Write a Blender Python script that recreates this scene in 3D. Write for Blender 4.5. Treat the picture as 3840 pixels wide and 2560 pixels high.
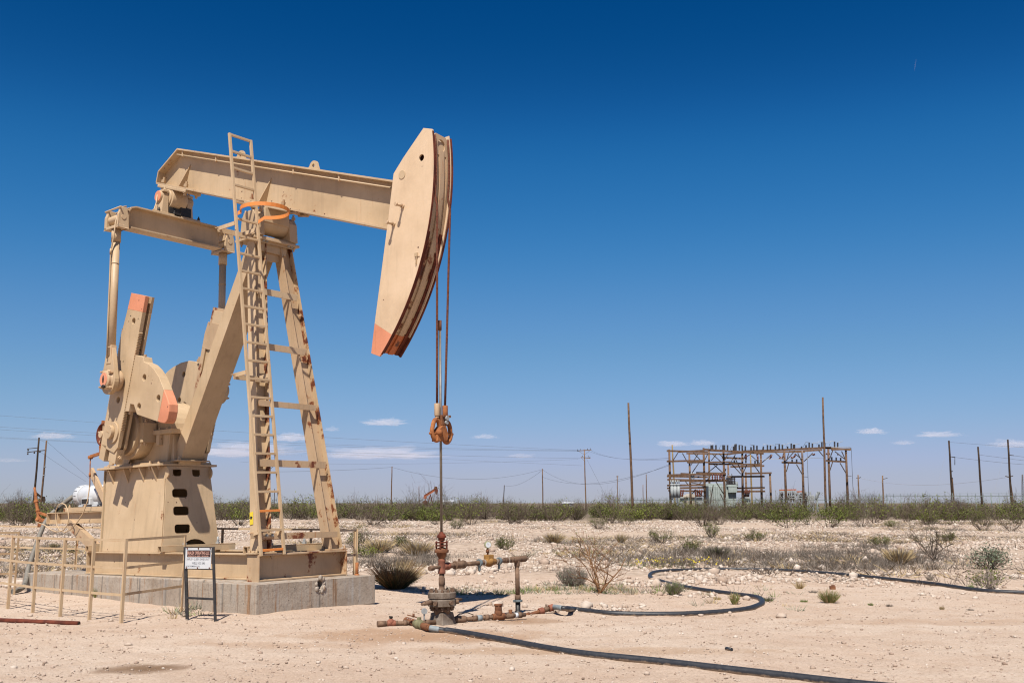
# Oil well pump jack on a dusty caliche lease, scrub thicket and a wood-pole substation behind.
import bpy, bmesh, math, random
import numpy as np
from math import sin, cos, tan, pi, radians, degrees, sqrt, atan2
from mathutils import Vector, Matrix, noise

for o in list(bpy.data.objects):
    bpy.data.objects.remove(o)
scn = bpy.context.scene
COL = scn.collection
rng = random.Random(7)
nrg = np.random.default_rng(11)

EXPO = 0.60
KA = 0.66                             # the photograph is exposed brightly: albedos stay natural
SKY_STR, SKY_SAT, SKY_GAM, SUN_E = 0.066, 1.25, 1.0, 5.0
SKY_R = [(0, 0), (.04, .001), (.067, .021), (.152, .119), (.349, .266), (.64, .418), (1, .50)]
SKY_G = [(0, 0), (.125, .062), (.189, .158), (.343, .305), (.582, .434), (.754, .470), (1, .52)]
SKY_B = [(0, 0), (.307, .230), (.421, .425), (.62, .590), (.657, .605), (.756, .675), (1, .72)]

# ---------------------------------------------------------------- camera
EYE = 1.74
FPX = 3733.0                       # focal length in pixels of the 3840 px wide photograph (35 mm lens)
PITCH = math.atan(605.0 / FPX)
cam_d = bpy.data.cameras.new("camera")
cam_d.sensor_width = 36.0
cam_d.lens = 35.0
cam_d.clip_start = 0.1
cam_d.clip_end = 40000.0
cam = bpy.data.objects.new("camera", cam_d)
COL.objects.link(cam)
cam.location = (0, 0, EYE)
cam.rotation_euler = (pi / 2 + PITCH, 0, 0)
scn.camera = cam

# ---------------------------------------------------------------- sky, sun, exposure
SUN_EL, SUN_AZ = radians(57.0), radians(191.0)      # azimuth clockwise from +Y: behind the camera, a little to the left
world = bpy.data.worlds.new("World")
scn.world = world
world.use_nodes = True
wt = world.node_tree
wt.nodes.clear()
wo = wt.nodes.new('ShaderNodeOutputWorld')
wb = wt.nodes.new('ShaderNodeBackground')
sky = wt.nodes.new('ShaderNodeTexSky')
sky.sky_type = 'NISHITA'
sky.sun_disc = False
sky.sun_elevation = SUN_EL
sky.sun_rotation = SUN_AZ
sky.altitude = 1100.0
sky.air_density = 1.0
sky.dust_density = 0.7
sky.ozone_density = 3.0
hs = wt.nodes.new('ShaderNodeHueSaturation')         # polarised, deep blue as the photograph shows it
hs.inputs['Saturation'].default_value = SKY_SAT
gm = wt.nodes.new('ShaderNodeGamma')
gm.inputs['Gamma'].default_value = SKY_GAM
wt.links.new(sky.outputs[0], gm.inputs[0])
wt.links.new(gm.outputs[0], hs.inputs['Color'])
def vmul(src, k):
    n = wt.nodes.new('ShaderNodeVectorMath'); n.operation = 'SCALE'; n.inputs['Scale'].default_value = k
    wt.links.new(src, n.inputs[0]); return n.outputs[0]
cv = wt.nodes.new('ShaderNodeRGBCurve')
for ch, pts in enumerate((SKY_R, SKY_G, SKY_B)):
    c = cv.mapping.curves[ch]
    while len(c.points) < len(pts): c.points.new(.5, .5)
    for p, (x, y) in zip(c.points, pts): p.location = (x, y)
cv.mapping.extend = 'HORIZONTAL'
cv.mapping.update()
wt.links.new(vmul(hs.outputs[0], .1), cv.inputs['Color'])
wt.links.new(vmul(cv.outputs[0], 10.0), wb.inputs['Color'])
wb.inputs['Strength'].default_value = SKY_STR
wt.links.new(wb.outputs[0], wo.inputs['Surface'])

sun_d = bpy.data.lights.new("sun", 'SUN')
sun_d.energy = SUN_E
sun_d.angle = radians(0.53)
sun_d.color = (1.0, 0.955, 0.88)
sun = bpy.data.objects.new("sun", sun_d)
COL.objects.link(sun)
SUN_DIR = Vector((sin(SUN_AZ) * cos(SUN_EL), cos(SUN_AZ) * cos(SUN_EL), sin(SUN_EL)))
sun.rotation_euler = (-SUN_DIR).to_track_quat('-Z', 'Y').to_euler()
sun.location = (-6, -12, 20)

scn.view_settings.view_transform = 'Standard'
scn.view_settings.look = 'None'
scn.view_settings.exposure = EXPO
scn.view_settings.gamma = 1.0
scn.view_settings.use_curve_mapping = False
scn.render.engine = 'CYCLES'
scn.cycles.max_bounces = 6
scn.cycles.diffuse_bounces = 3
scn.cycles.glossy_bounces = 2
scn.cycles.transparent_max_bounces = 6
scn.cycles.volume_bounces = 3
scn.cycles.use_denoising = True
scn.cycles.filter_width = 1.15
scn.cycles.sample_clamp_indirect = 4.0

# ---------------------------------------------------------------- frames of measure
CR = cam.rotation_euler.to_matrix()
# the pumping unit stands a degree out of level on its settled pad
MP = Matrix(((0.78094, 0.62428, -0.02003, -3.3783), (-0.62418, 0.78119, 0.01177, 16.6710),
             (0.02299, 0.00331, 0.99973, -0.0051), (0, 0, 0, 1)))
MPi = MP.inverted()
CP = MPi @ Vector((0, 0, EYE))
def wray(px, py):
    return CR @ Vector(((px - 1920) / FPX, -(py - 1280) / FPX, -1.0))
def G(px, py, z=0.0):
    """ground point (world) seen at a pixel of the photograph"""
    d = wray(px, py); t = (z - EYE) / d.z
    return Vector((t * d.x, t * d.y, z))
def W(px, py, D):
    """world point at distance D along +Y"""
    d = wray(px, py); t = D / d.y
    return Vector((t * d.x, D, EYE + t * d.z))
def _p(px, py, ax, val):
    d = MPi.to_3x3() @ wray(px, py); t = (val - CP[ax]) / d[ax]
    return CP + t * d
def PY(px, py, Y): p = _p(px, py, 1, Y); return (p.x, p.z)
def PX(px, py, X): p = _p(px, py, 0, X); return (p.y, p.z)

def ground_z(x, y):
    z = 0.10 * math.exp(-((x + 3.0) ** 2 + (y - 16.2) ** 2) / (2 * 1.5 ** 2))
    z += 0.035 * (noise.noise((x * .35, y * .35, 3.1)))
    if y > 24: z += min(1, (y - 24) / 20) * 0.16 * noise.noise((x * .12, y * .12, 7.7))
    return z

# ---------------------------------------------------------------- object helpers
def tag(o, label=None, cat=None, group=None, kind=None):
    if label: o['label'] = label
    if cat: o['category'] = cat
    if group: o['group'] = group
    if kind: o['kind'] = kind
    return o
def thing(name, label, cat, loc=(0, 0, 0), group=None, pump=False, rz=0.0):
    """an Empty at the thing's base; with pump=True loc is given in the pumping unit's frame"""
    o = bpy.data.objects.new(name, None)
    COL.objects.link(o)
    o.empty_display_size = 0.2
    if pump:
        o.matrix_world = MP @ Matrix.Translation(Vector(loc))
    else:
        o.location = loc; o.rotation_euler = (0, 0, rz)
    o['_off'] = list(loc)
    return tag(o, label, cat, group)
def off_of(p):
    while p.parent is not None: p = p.parent
    return Vector(p['_off']) if '_off' in p.keys() else Vector((0, 0, 0))

class MB:
    """collects shapes in one coordinate frame, then links them as ONE mesh object"""
    def __init__(s): s.v = []; s.f = []; s.m = []; s.mi = 0; s.sm = []
    def add(s, vs, fs, smooth=False):
        n = len(s.v); s.v += [tuple(v) for v in vs]
        for f in fs: s.f.append([i + n for i in f]); s.m.append(s.mi); s.sm.append(smooth)
        return s
    def box(s, x0, x1, y0, y1, z0, z1):
        vs = [(x, y, z) for z in (z0, z1) for y in (y0, y1) for x in (x0, x1)]
        return s.add(vs, [(0, 2, 3, 1), (4, 5, 7, 6), (0, 1, 5, 4), (2, 6, 7, 3), (0, 4, 6, 2), (1, 3, 7, 5)])
    def bar(s, p, q, w, h, up=(0, 0, 1)):
        """rectangular bar p->q, w across, h along up"""
        p = Vector(p); q = Vector(q); d = (q - p).normalized(); up = Vector(up)
        sd = d.cross(up)
        if sd.length < 1e-5: sd = d.cross(Vector((1, 0, 0)))
        sd.normalize(); u = sd.cross(d)
        vs = [c + sd * (a * w / 2) + u * (b * h / 2) for c in (p, q) for b in (-1, 1) for a in (-1, 1)]
        return s.add(vs, [(0, 1, 3, 2), (4, 6, 7, 5), (0, 4, 5, 1), (2, 3, 7, 6), (0, 2, 6, 4), (1, 5, 7, 3)])
    def hbeam(s, p, q, w, h, t, up):
        """I section: flanges w wide (across), h deep along up"""
        u = Vector(up); d = (Vector(q) - Vector(p)).normalized(); u = (u - d * u.dot(d)).normalized()
        for k in (-1, 1):
            o = u * (k * (h - t) / 2); s.bar(Vector(p) + o, Vector(q) + o, w, t, u)
        s.bar(p, q, t * .8, h - 2 * t, u); return s
    def tube(s, pts, r, n=10, cap=True, smooth=True):
        pts = [Vector(p) for p in pts]
        rs = r if isinstance(r, (list, tuple)) else [r] * len(pts)
        d0 = (pts[1] - pts[0]).normalized()
        a = d0.orthogonal().normalized(); vs = []; fs = []
        for i, p in enumerate(pts):
            if i == 0: d = d0
            elif i == len(pts) - 1: d = (pts[i] - pts[i - 1]).normalized()
            else: d = ((pts[i] - pts[i - 1]).normalized() + (pts[i + 1] - pts[i]).normalized()).normalized()
            a = (a - d * a.dot(d)).normalized(); b = d.cross(a)
            for k in range(n):
                t = 2 * pi * k / n; vs.append(p + (a * cos(t) + b * sin(t)) * rs[i])
        for i in range(len(pts) - 1):
            for k in range(n):
                fs.append((i * n + k, i * n + (k + 1) % n, (i + 1) * n + (k + 1) % n, (i + 1) * n + k))
        s.add(vs, fs, smooth)
        if cap:
            m = len(pts) - 1
            s.add(vs[:n], [list(range(n))[::-1]]); s.add(vs[m * n:], [list(range(n))])
        return s
    def cyl(s, p, q, r, r2=None, n=20, smooth=True):
        return s.tube([p, q], [r, r if r2 is None else r2], n, True, smooth)
    def lathe(s, o, d, prof, n=24, smooth=True):
        """profile [(radius, height)] about axis d through o"""
        o = Vector(o); d = Vector(d).normalized(); a = d.orthogonal().normalized(); b = d.cross(a); vs = []; fs = []
        for r, h in prof:
            for k in range(n):
                t = 2 * pi * k / n; vs.append(o + d * h + (a * cos(t) + b * sin(t)) * r)
        for i in range(len(prof) - 1):
            for k in range(n):
                fs.append((i * n + k, i * n + (k + 1) % n, (i + 1) * n + (k + 1) % n, (i + 1) * n + k))
        s.add(vs, fs, smooth)
        s.add(vs[:n], [list(range(n))[::-1]]); s.add(vs[-n:], [list(range(n))]); return s
    def prism(s, pts0, pts1):
        n = len(pts0)
        fs = [list(range(n))[::-1], list(range(n, 2 * n))]
        for k in range(n): fs.append((k, (k + 1) % n, n + (k + 1) % n, n + k))
        return s.add(list(pts0) + list(pts1), fs)
    def prismY(s, poly, y0, y1):      # poly in x,z
        return s.prism([(x, y0, z) for x, z in poly], [(x, y1, z) for x, z in poly])
    def prismX(s, poly, x0, x1):      # poly in y,z
        return s.prism([(x0, y, z) for y, z in poly], [(x1, y, z) for y, z in poly])
    def prismZ(s, poly, z0, z1):
        return s.prism([(x, y, z0) for x, y in poly], [(x, y, z1) for x, y in poly])
    def holed(s, outer, holes, fmap, d0, d1):
        """plate with real openings: outer and holes in 2D, fmap(a,b,d) -> 3D"""
        bm = bmesh.new()
        for loop in [outer] + holes:
            vs = [bm.verts.new((a, b, 0)) for a, b in loop]
            for i in range(len(vs)): bm.edges.new((vs[i], vs[(i + 1) % len(vs)]))
        bmesh.ops.triangle_fill(bm, use_beauty=True, use_dissolve=False, edges=bm.edges[:])
        bm.verts.index_update()
        v2 = [(v.co.x, v.co.y) for v in bm.verts]; fs = [[v.index for v in f.verts] for f in bm.faces]
        bm.free(); n = len(v2)
        vs = [fmap(a, b, d0) for a, b in v2] + [fmap(a, b, d1) for a, b in v2]
        ff = [f[::-1] for f in fs] + [[i + n for i in f] for f in fs]
        k = 0
        for loop in [outer] + holes:
            m = len(loop)
            for i in range(m): ff.append((k + i, k + (i + 1) % m, n + k + (i + 1) % m, n + k + i))
            k += m
        return s.add(vs, ff)
    def bolt(s, p, d, r=.02, h=.02):
        d = Vector(d).normalized(); p = Vector(p)
        s.tube([p, p + d * h], r, 6, True, False)
        return s.tube([p, p + d * h * 1.9], r * .55, 6, True, False)
    def ball(s, c, r, n=10, sq=(1, 1, 1)):
        vs = []; fs = []; c = Vector(c); m = n // 2
        for i in range(m + 1):
            th = pi * i / m
            for k in range(n):
                ph = 2 * pi * k / n
                vs.append(c + Vector((r * sin(th) * cos(ph) * sq[0], r * sin(th) * sin(ph) * sq[1], r * cos(th) * sq[2])))
        for i in range(m):
            for k in range(n): fs.append((i * n + k, (i + 1) * n + k, (i + 1) * n + (k + 1) % n, i * n + (k + 1) % n))
        return s.add(vs, fs, True)
    def parts(s, name, mat, parent=None, bevel=0.0, eps=.015):
        """as build, but every separate piece becomes an object of its own"""
        n = len(s.v); par = list(range(n))
        def fd(a):
            while par[a] != a: par[a] = par[par[a]]; a = par[a]
            return a
        for f in s.f:
            r = fd(f[0])
            for i in f[1:]: par[fd(i)] = r
        isl = {}
        for i in range(n): isl.setdefault(fd(i), []).append(i)
        keys = list(isl); bb = {}
        for k in keys:
            P_ = np.array([s.v[i] for i in isl[k]]); bb[k] = (P_.min(0) - eps / 2, P_.max(0) + eps / 2)
        up = {k: k for k in keys}
        def fu(a):
            while up[a] != a: a = up[a]
            return a
        for i, a in enumerate(keys):
            for c in keys[i + 1:]:
                if (bb[a][0] <= bb[c][1]).all() and (bb[c][0] <= bb[a][1]).all(): up[fu(a)] = fu(c)
        grp = {}
        for k in keys: grp.setdefault(fu(k), set()).update(isl[k])
        out = []
        for g in grp.values():
            idx = {}; sub = MB()
            for f, m_, sm_ in zip(s.f, s.m, s.sm):
                if f[0] in g:
                    for i in f:
                        if i not in idx: idx[i] = len(sub.v); sub.v.append(s.v[i])
                    sub.f.append([idx[i] for i in f]); sub.m.append(m_); sub.sm.append(sm_)
            out.append(sub.build(name, mat, parent, bevel))
        return out
    def build(s, name, mat, parent=None, bevel=0.0, jitter=0.0):
        off = off_of(parent) if parent is not None else Vector((0, 0, 0))
        me = bpy.data.meshes.new(name)
        me.from_pydata([tuple(Vector(v) - off) for v in s.v], [], s.f)
        for m in (mat if isinstance(mat, (list, tuple)) else [mat]): me.materials.append(m)
        me.polygons.foreach_set('material_index', s.m)
        me.polygons.foreach_set('use_smooth', s.sm)
        bm = bmesh.new(); bm.from_mesh(me)
        bmesh.ops.remove_doubles(bm, verts=bm.verts, dist=1e-6)
        bmesh.ops.recalc_face_normals(bm, faces=bm.faces)
        bm.to_mesh(me); bm.free(); me.update()
        o = bpy.data.objects.new(name, me); COL.objects.link(o)
        if parent is not None: o.parent = parent
        if bevel:
            b = o.modifiers.new("edge", 'BEVEL'); b.width = bevel; b.segments = 2; b.limit_method = 'ANGLE'; b.angle_limit = radians(40)
        return o
def disc(c, u, v, r, n=16, a0=0.0, a1=2 * pi):
    return [(c[0] + r * cos(a0 + (a1 - a0) * k / n) * u, c[1] + r * sin(a0 + (a1 - a0) * k / n) * v) for k in range(n)]
def rrect(x0, x1, y0, y1, r, n=4):
    out = []
    for cx, cy, a in ((x1 - r, y1 - r, 0), (x0 + r, y1 - r, pi / 2), (x0 + r, y0 + r, pi), (x1 - r, y0 + r, 1.5 * pi)):
        out += [(cx + r * cos(a + pi / 2 * k / n), cy + r * sin(a + pi / 2 * k / n)) for k in range(n + 1)]
    return out
def mesh_np(name, V, F, mats, mi=None, parent=None, smooth=False):
    """V (n,3), F (m,k) int with constant k"""
    V = np.asarray(V, np.float32); F = np.asarray(F, np.int32)
    me = bpy.data.meshes.new(name); k = F.shape[1]
    me.vertices.add(len(V)); me.vertices.foreach_set('co', V.ravel())
    me.loops.add(F.size); me.loops.foreach_set('vertex_index', F.ravel())
    me.polygons.add(len(F)); me.polygons.foreach_set('loop_start', np.arange(0, F.size, k, dtype=np.int32))
    me.polygons.foreach_set('loop_total', np.full(len(F), k, np.int32))
    for m in mats: me.materials.append(m)
    if mi is not None: me.polygons.foreach_set('material_index', np.asarray(mi, np.int32))
    if smooth: me.polygons.foreach_set('use_smooth', np.ones(len(F), bool))
    me.update(calc_edges=True); me.validate()
    o = bpy.data.objects.new(name, me); COL.objects.link(o)
    if parent is not None: o.parent = parent
    return o
def copy_tree(o, parent=None):
    c = o.copy(); COL.objects.link(c)
    if parent is not None: c.parent = parent
    for ch in o.children: copy_tree(ch, c)
    return c

# ---------------------------------------------------------------- materials
def new_mat(name):
    m = bpy.data.materials.new(name); m.use_nodes = True
    nt = m.node_tree; b = nt.nodes.get('Principled BSDF')
    return m, nt, b
def N(nt, t, **kw):
    n = nt.nodes.new(t)
    for k, v in kw.items():
        if k in n.inputs: n.inputs[k].default_value = v
        else: setattr(n, k, v)
    return n
def ramp(nt, src, stops):
    r = nt.nodes.new('ShaderNodeValToRGB')
    while len(r.color_ramp.elements) < len(stops): r.color_ramp.elements.new(0.5)
    for e, (p, c) in zip(r.color_ramp.elements, stops):
        e.position = p; e.color = (*c, 1) if len(c) == 3 else c
    nt.links.new(src, r.inputs[0]); return r
def mix(nt, fac, a, b):
    m = nt.nodes.new('ShaderNodeMix'); m.data_type = 'RGBA'
    for s, v in ((m.inputs[0], fac), (m.inputs[6], a), (m.inputs[7], b)):
        if hasattr(v, 'is_output'): nt.links.new(v, s)
        else: s.default_value = v if isinstance(v, (int, float)) else (*v, 1)
    return m.outputs[2]
def coords(nt, scale=(1, 1, 1), kind='Object'):
    tc = nt.nodes.new('ShaderNodeTexCoord'); mp = nt.nodes.new('ShaderNodeMapping')
    mp.inputs['Scale'].default_value = scale
    nt.links.new(tc.outputs[kind], mp.inputs[0]); return mp.outputs[0]
def noise_n(nt, co, scale, detail=4, rough=.55, dist=0.0):
    n = N(nt, 'ShaderNodeTexNoise', Scale=scale, Detail=detail, Roughness=rough, Distortion=dist)
    nt.links.new(co, n.inputs['Vector']); return n.outputs[0]
def bump(nt, b, h, strength, dist=0.01):
    bp = nt.nodes.new('ShaderNodeBump'); bp.inputs['Strength'].default_value = strength; bp.inputs['Distance'].default_value = dist
    nt.links.new(h, bp.inputs['Height']); nt.links.new(bp.outputs[0], b.inputs['Normal'])

def paint(name, col, rust=0.25, streak=.3, rough=.5, seed=0.0, spots=0.3, edge=.8, spotcol=(.09, .035, .018), gate_at=.55):
    """weathered gloss paint: slight chalking, rust blooms, vertical rust runs, chipped spots"""
    m, nt, b = new_mat(name)
    co = coords(nt); mp = nt.nodes.new('ShaderNodeMapping'); mp.inputs['Location'].default_value = (seed, seed * 1.7, seed * .3)
    nt.links.new(co, mp.inputs[0]); co = mp.outputs[0]
    big = noise_n(nt, co, 1.3, 4)
    v = ramp(nt, big, [(.3, tuple(c * k for c, k in zip(col, (.84, .82, .80)))), (.5, col), (.7, tuple(min(1, c * k) for c, k in zip(col, (1.09, 1.11, 1.16))))]).outputs[0]
    ds = noise_n(nt, coords(nt, (6, 6, .5)), 1.7, 5, .7)          # faint dirt runs
    v = mix(nt, ramp(nt, ds, [(.52, (0, 0, 0)), (.72, (.38,) * 3)]).outputs[0], v, tuple(c * .58 for c in col))
    fine = noise_n(nt, co, 30, 3)
    v = mix(nt, ramp(nt, fine, [(.35, (.12,) * 3), (.65, (0, 0, 0))]).outputs[0], v, tuple(c * .75 for c in col))
    # vertical runs
    st = coords(nt, (9, 9, .55)); s_ = noise_n(nt, st, 2.2, 5, .65)
    gate = noise_n(nt, co, .9, 2)
    g2 = ramp(nt, gate, [(.5, (0, 0, 0)), (.68, (1, 1, 1))]).outputs[0]
    sm = ramp(nt, s_, [(.62, (0, 0, 0)), (.74, (1, 1, 1))]).outputs[0]
    mm = N(nt, 'ShaderNodeMath', operation='MULTIPLY'); nt.links.new(g2, mm.inputs[0]); nt.links.new(sm, mm.inputs[1])
    m2 = N(nt, 'ShaderNodeMath', operation='MULTIPLY'); nt.links.new(mm.outputs[0], m2.inputs[0]); m2.inputs[1].default_value = streak
    v = mix(nt, m2.outputs[0], v, (.30, .115, .03))
    # blooms of rust, dark core
    bl = noise_n(nt, co, 2.7, 8, .68)
    th = .78 - .22 * rust
    fm = ramp(nt, bl, [(th, (0, 0, 0)), (th + .05, (1, 1, 1))]).outputs[0]
    core = ramp(nt, bl, [(th, (.32, .14, .04)), (th + .05, (.16, .045, .017)), (th + .12, (.07, .02, .013))]).outputs[0]
    v = mix(nt, fm, v, core)
    # chips
    vo = N(nt, 'ShaderNodeTexVoronoi', Scale=6.0); nt.links.new(co, vo.inputs['Vector'])
    sp = ramp(nt, vo.outputs['Distance'], [(.05 + .05 * spots, (1, 1, 1)), (.065 + .05 * spots, (0, 0, 0))]).outputs[0]
    pk = ramp(nt, noise_n(nt, co, 2.1, 2), [(gate_at, (0, 0, 0)), (gate_at + .05, (1, 1, 1))]).outputs[0]
    m3 = N(nt, 'ShaderNodeMath', operation='MULTIPLY'); nt.links.new(sp, m3.inputs[0]); nt.links.new(pk, m3.inputs[1])
    v = mix(nt, m3.outputs[0], v, spotcol)
    if edge:        # paint worn through to rust along the arrises
        bv = nt.nodes.new('ShaderNodeBevel'); bv.samples = 4; bv.inputs['Radius'].default_value = .016
        gn = nt.nodes.new('ShaderNodeNewGeometry'); dt = N(nt, 'ShaderNodeVectorMath', operation='DOT_PRODUCT')
        nt.links.new(bv.outputs[0], dt.inputs[0]); nt.links.new(gn.outputs['Normal'], dt.inputs[1])
        en = ramp(nt, noise_n(nt, co, 3.1, 5, .7), [(.44, (0, 0, 0)), (.60, (1, 1, 1))]).outputs[0]
        em = ramp(nt, dt.outputs['Value'], [(.80, (1, 1, 1)), (.97, (0, 0, 0))]).outputs[0]
        me_ = N(nt, 'ShaderNodeMath', operation='MULTIPLY'); nt.links.new(en, me_.inputs[0]); nt.links.new(em, me_.inputs[1])
        m5 = N(nt, 'ShaderNodeMath', operation='MULTIPLY'); nt.links.new(me_.outputs[0], m5.inputs[0]); m5.inputs[1].default_value = edge
        v = mix(nt, m5.outputs[0], v, (.33, .135, .045))
    nt.links.new(v, b.inputs['Base Color'])
    b.inputs['Roughness'].default_value = rough; b.inputs['Specular IOR Level'].default_value = .35
    bump(nt, b, noise_n(nt, co, 14, 4), .08, .01)
    return m
def metal(name, c0, c1, scale=8, rough=.75, bs=.35, spec=.25, c2=None):
    c0, c1, c2 = [tuple(KA * k for k in c) if c else None for c in (c0, c1, c2)]
    m, nt, b = new_mat(name); co = coords(nt)
    n_ = noise_n(nt, co, scale, 7, .65)
    st = [(.3, c0), (.62, c1)] + ([(.75, c2)] if c2 else [])
    nt.links.new(ramp(nt, n_, st).outputs[0], b.inputs['Base Color'])
    b.inputs['Roughness'].default_value = rough; b.inputs['Specular IOR Level'].default_value = spec
    bump(nt, b, noise_n(nt, co, scale * 4, 5), bs, .006)
    return m

BEIGE = (.450, .322, .194)
M = {}
M['beige'] = paint('beige_paint', BEIGE, rust=.22, streak=.4, spots=.45)
M['beige_worn'] = paint('beige_paint_rusting', BEIGE, rust=.62, streak=.95, seed=3.3, spots=.75)
M['beige_edge'] = paint('beige_paint_rust_edges', (.42, .29, .175), rust=.9, streak=1.0, seed=8.1, spots=.9)
M['rusty_flange'] = paint('rust_streaked_flange_paint', BEIGE, rust=1.25, streak=1.0, seed=2.2, spots=.9)
M['beige_head'] = paint('beige_paint_brightened', (.565, .408, .262), rust=.30, streak=.5, seed=1.1, spots=.6)  # same beige made lighter: the head's extra brightness is put into its colour
M['greasy'] = paint('beige_paint_grease_flecked', BEIGE, rust=.4, streak=.5, seed=4.4, spots=1.3, spotcol=(.02, .014, .011), gate_at=.50)
M['tip_red'] = paint('worn_red_orange_paint', (.40, .11, .035), rust=1.0, streak=.8, seed=7.0)
M['salmon'] = paint('salmon_paint', (.56, .22, .12), rust=.5, streak=.5, spots=.9, seed=5.0, rough=.55)
M['orange'] = paint('orange_paint', (.60, .20, .045), rust=.5, streak=.3, seed=6.0, rough=.5)
M['rust'] = metal('rusty_steel', (.10, .04, .025), (.30, .125, .055), 9, .85, c2=(.42, .20, .09))
M['rust_orange'] = metal('orange_rust', (.20, .06, .025), (.50, .19, .065), 7, .85, c2=(.62, .36, .17))
M['rust_dark'] = metal('dark_red_rust', (.07, .017, .010), (.21, .05, .024), 7, .8)
M['rust_pipe'] = metal('brown_scaly_pipe', (.11, .065, .042), (.27, .165, .105), 10, .85, c2=(.36, .25, .17))
M['redox'] = metal('red_oxide_casting', (.17, .062, .04), (.40, .15, .09), 9, .8)
M['yellow_cast'] = metal('ochre_casting', (.22, .10, .03), (.46, .24, .07), 9, .7)
M['green_cast'] = metal('faded_green_valve', (.13, .11, .06), (.30, .28, .15), 8, .7)
M['blue_cast'] = metal('blue_grey_clamp', (.10, .11, .11), (.20, .24, .25), 8, .6)
M['dark'] = metal('black_oily_steel', (.012, .010, .009), (.035, .028, .022), 10, .5, spec=.4)
M['cable'] = metal('rust_red_wire_rope', (.075, .022, .014), (.22, .07, .035), 30, .8)
M['rod'] = metal('dull_steel_rod', (.16, .13, .10), (.27, .22, .17), 6, .4, .1, spec=.5)
M['galv'] = metal('galvanised_steel', (.30, .30, .29), (.45, .45, .44), 12, .45, .15, spec=.5)
M['flange'] = metal('grey_brown_flange', (.13, .085, .055), (.30, .24, .19), 9, .75, c2=(.40, .36, .32))
M['blackhose'] = metal('dusty_black_poly_pipe', (.016, .018, .024), (.045, .045, .050), 20, .5, .2, spec=.45)
def dusty(m):
    nt = m.node_tree; b = nt.nodes.get('Principled BSDF'); src = b.inputs['Base Color'].links[0].from_socket
    co = coords(nt); g = nt.nodes.new('ShaderNodeNewGeometry'); sp = nt.nodes.new('ShaderNodeSeparateXYZ'); nt.links.new(g.outputs['Normal'], sp.inputs[0])
    ad = N(nt, 'ShaderNodeMath', operation='MULTIPLY_ADD'); nt.links.new(noise_n(nt, co, 9, 5, .7), ad.inputs[0]); ad.inputs[1].default_value = -1.6; nt.links.new(sp.outputs[2], ad.inputs[2])
    f = ramp(nt, ad.outputs[0], [(.0, (.8,) * 3), (.14, (0, 0, 0))]); ad2 = N(nt, 'ShaderNodeMath', operation='ADD'); nt.links.new(ad.outputs[0], ad2.inputs[0]); ad2.inputs[1].default_value = 1.25
    nt.links.new(ad2.outputs[0], f.inputs[0]); f.color_ramp.elements[0].position = .02; f.color_ramp.elements[1].position = .42
    nt.links.new(mix(nt, f.outputs[0], src, (.26, .18, .12)), b.inputs['Base Color'])
dusty(M['blackhose'])
M['greyhose'] = metal('grey_conduit', (.19, .17, .14), (.29, .26, .22), 14, .6, .1)
M['greysleeve'] = metal('pale_grey_sleeve', (.22, .25, .26), (.33, .36, .365), 14, .6, .1)
M['white'] = metal('white_enamel', (.62, .63, .65), (.78, .79, .80), 4, .4, .05, spec=.4)
M['signblack'] = metal('black_frame_paint', (.018, .017, .017), (.05, .045, .045), 10, .5, .1, spec=.4)
M['brass'] = metal('gauge_rim', (.30, .30, .16), (.50, .50, .28), 8, .5, .1)
M['yellow'] = metal('yellow_sticker', (.80, .58, .03), (.90, .68, .06), 3, .6, .05)
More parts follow.
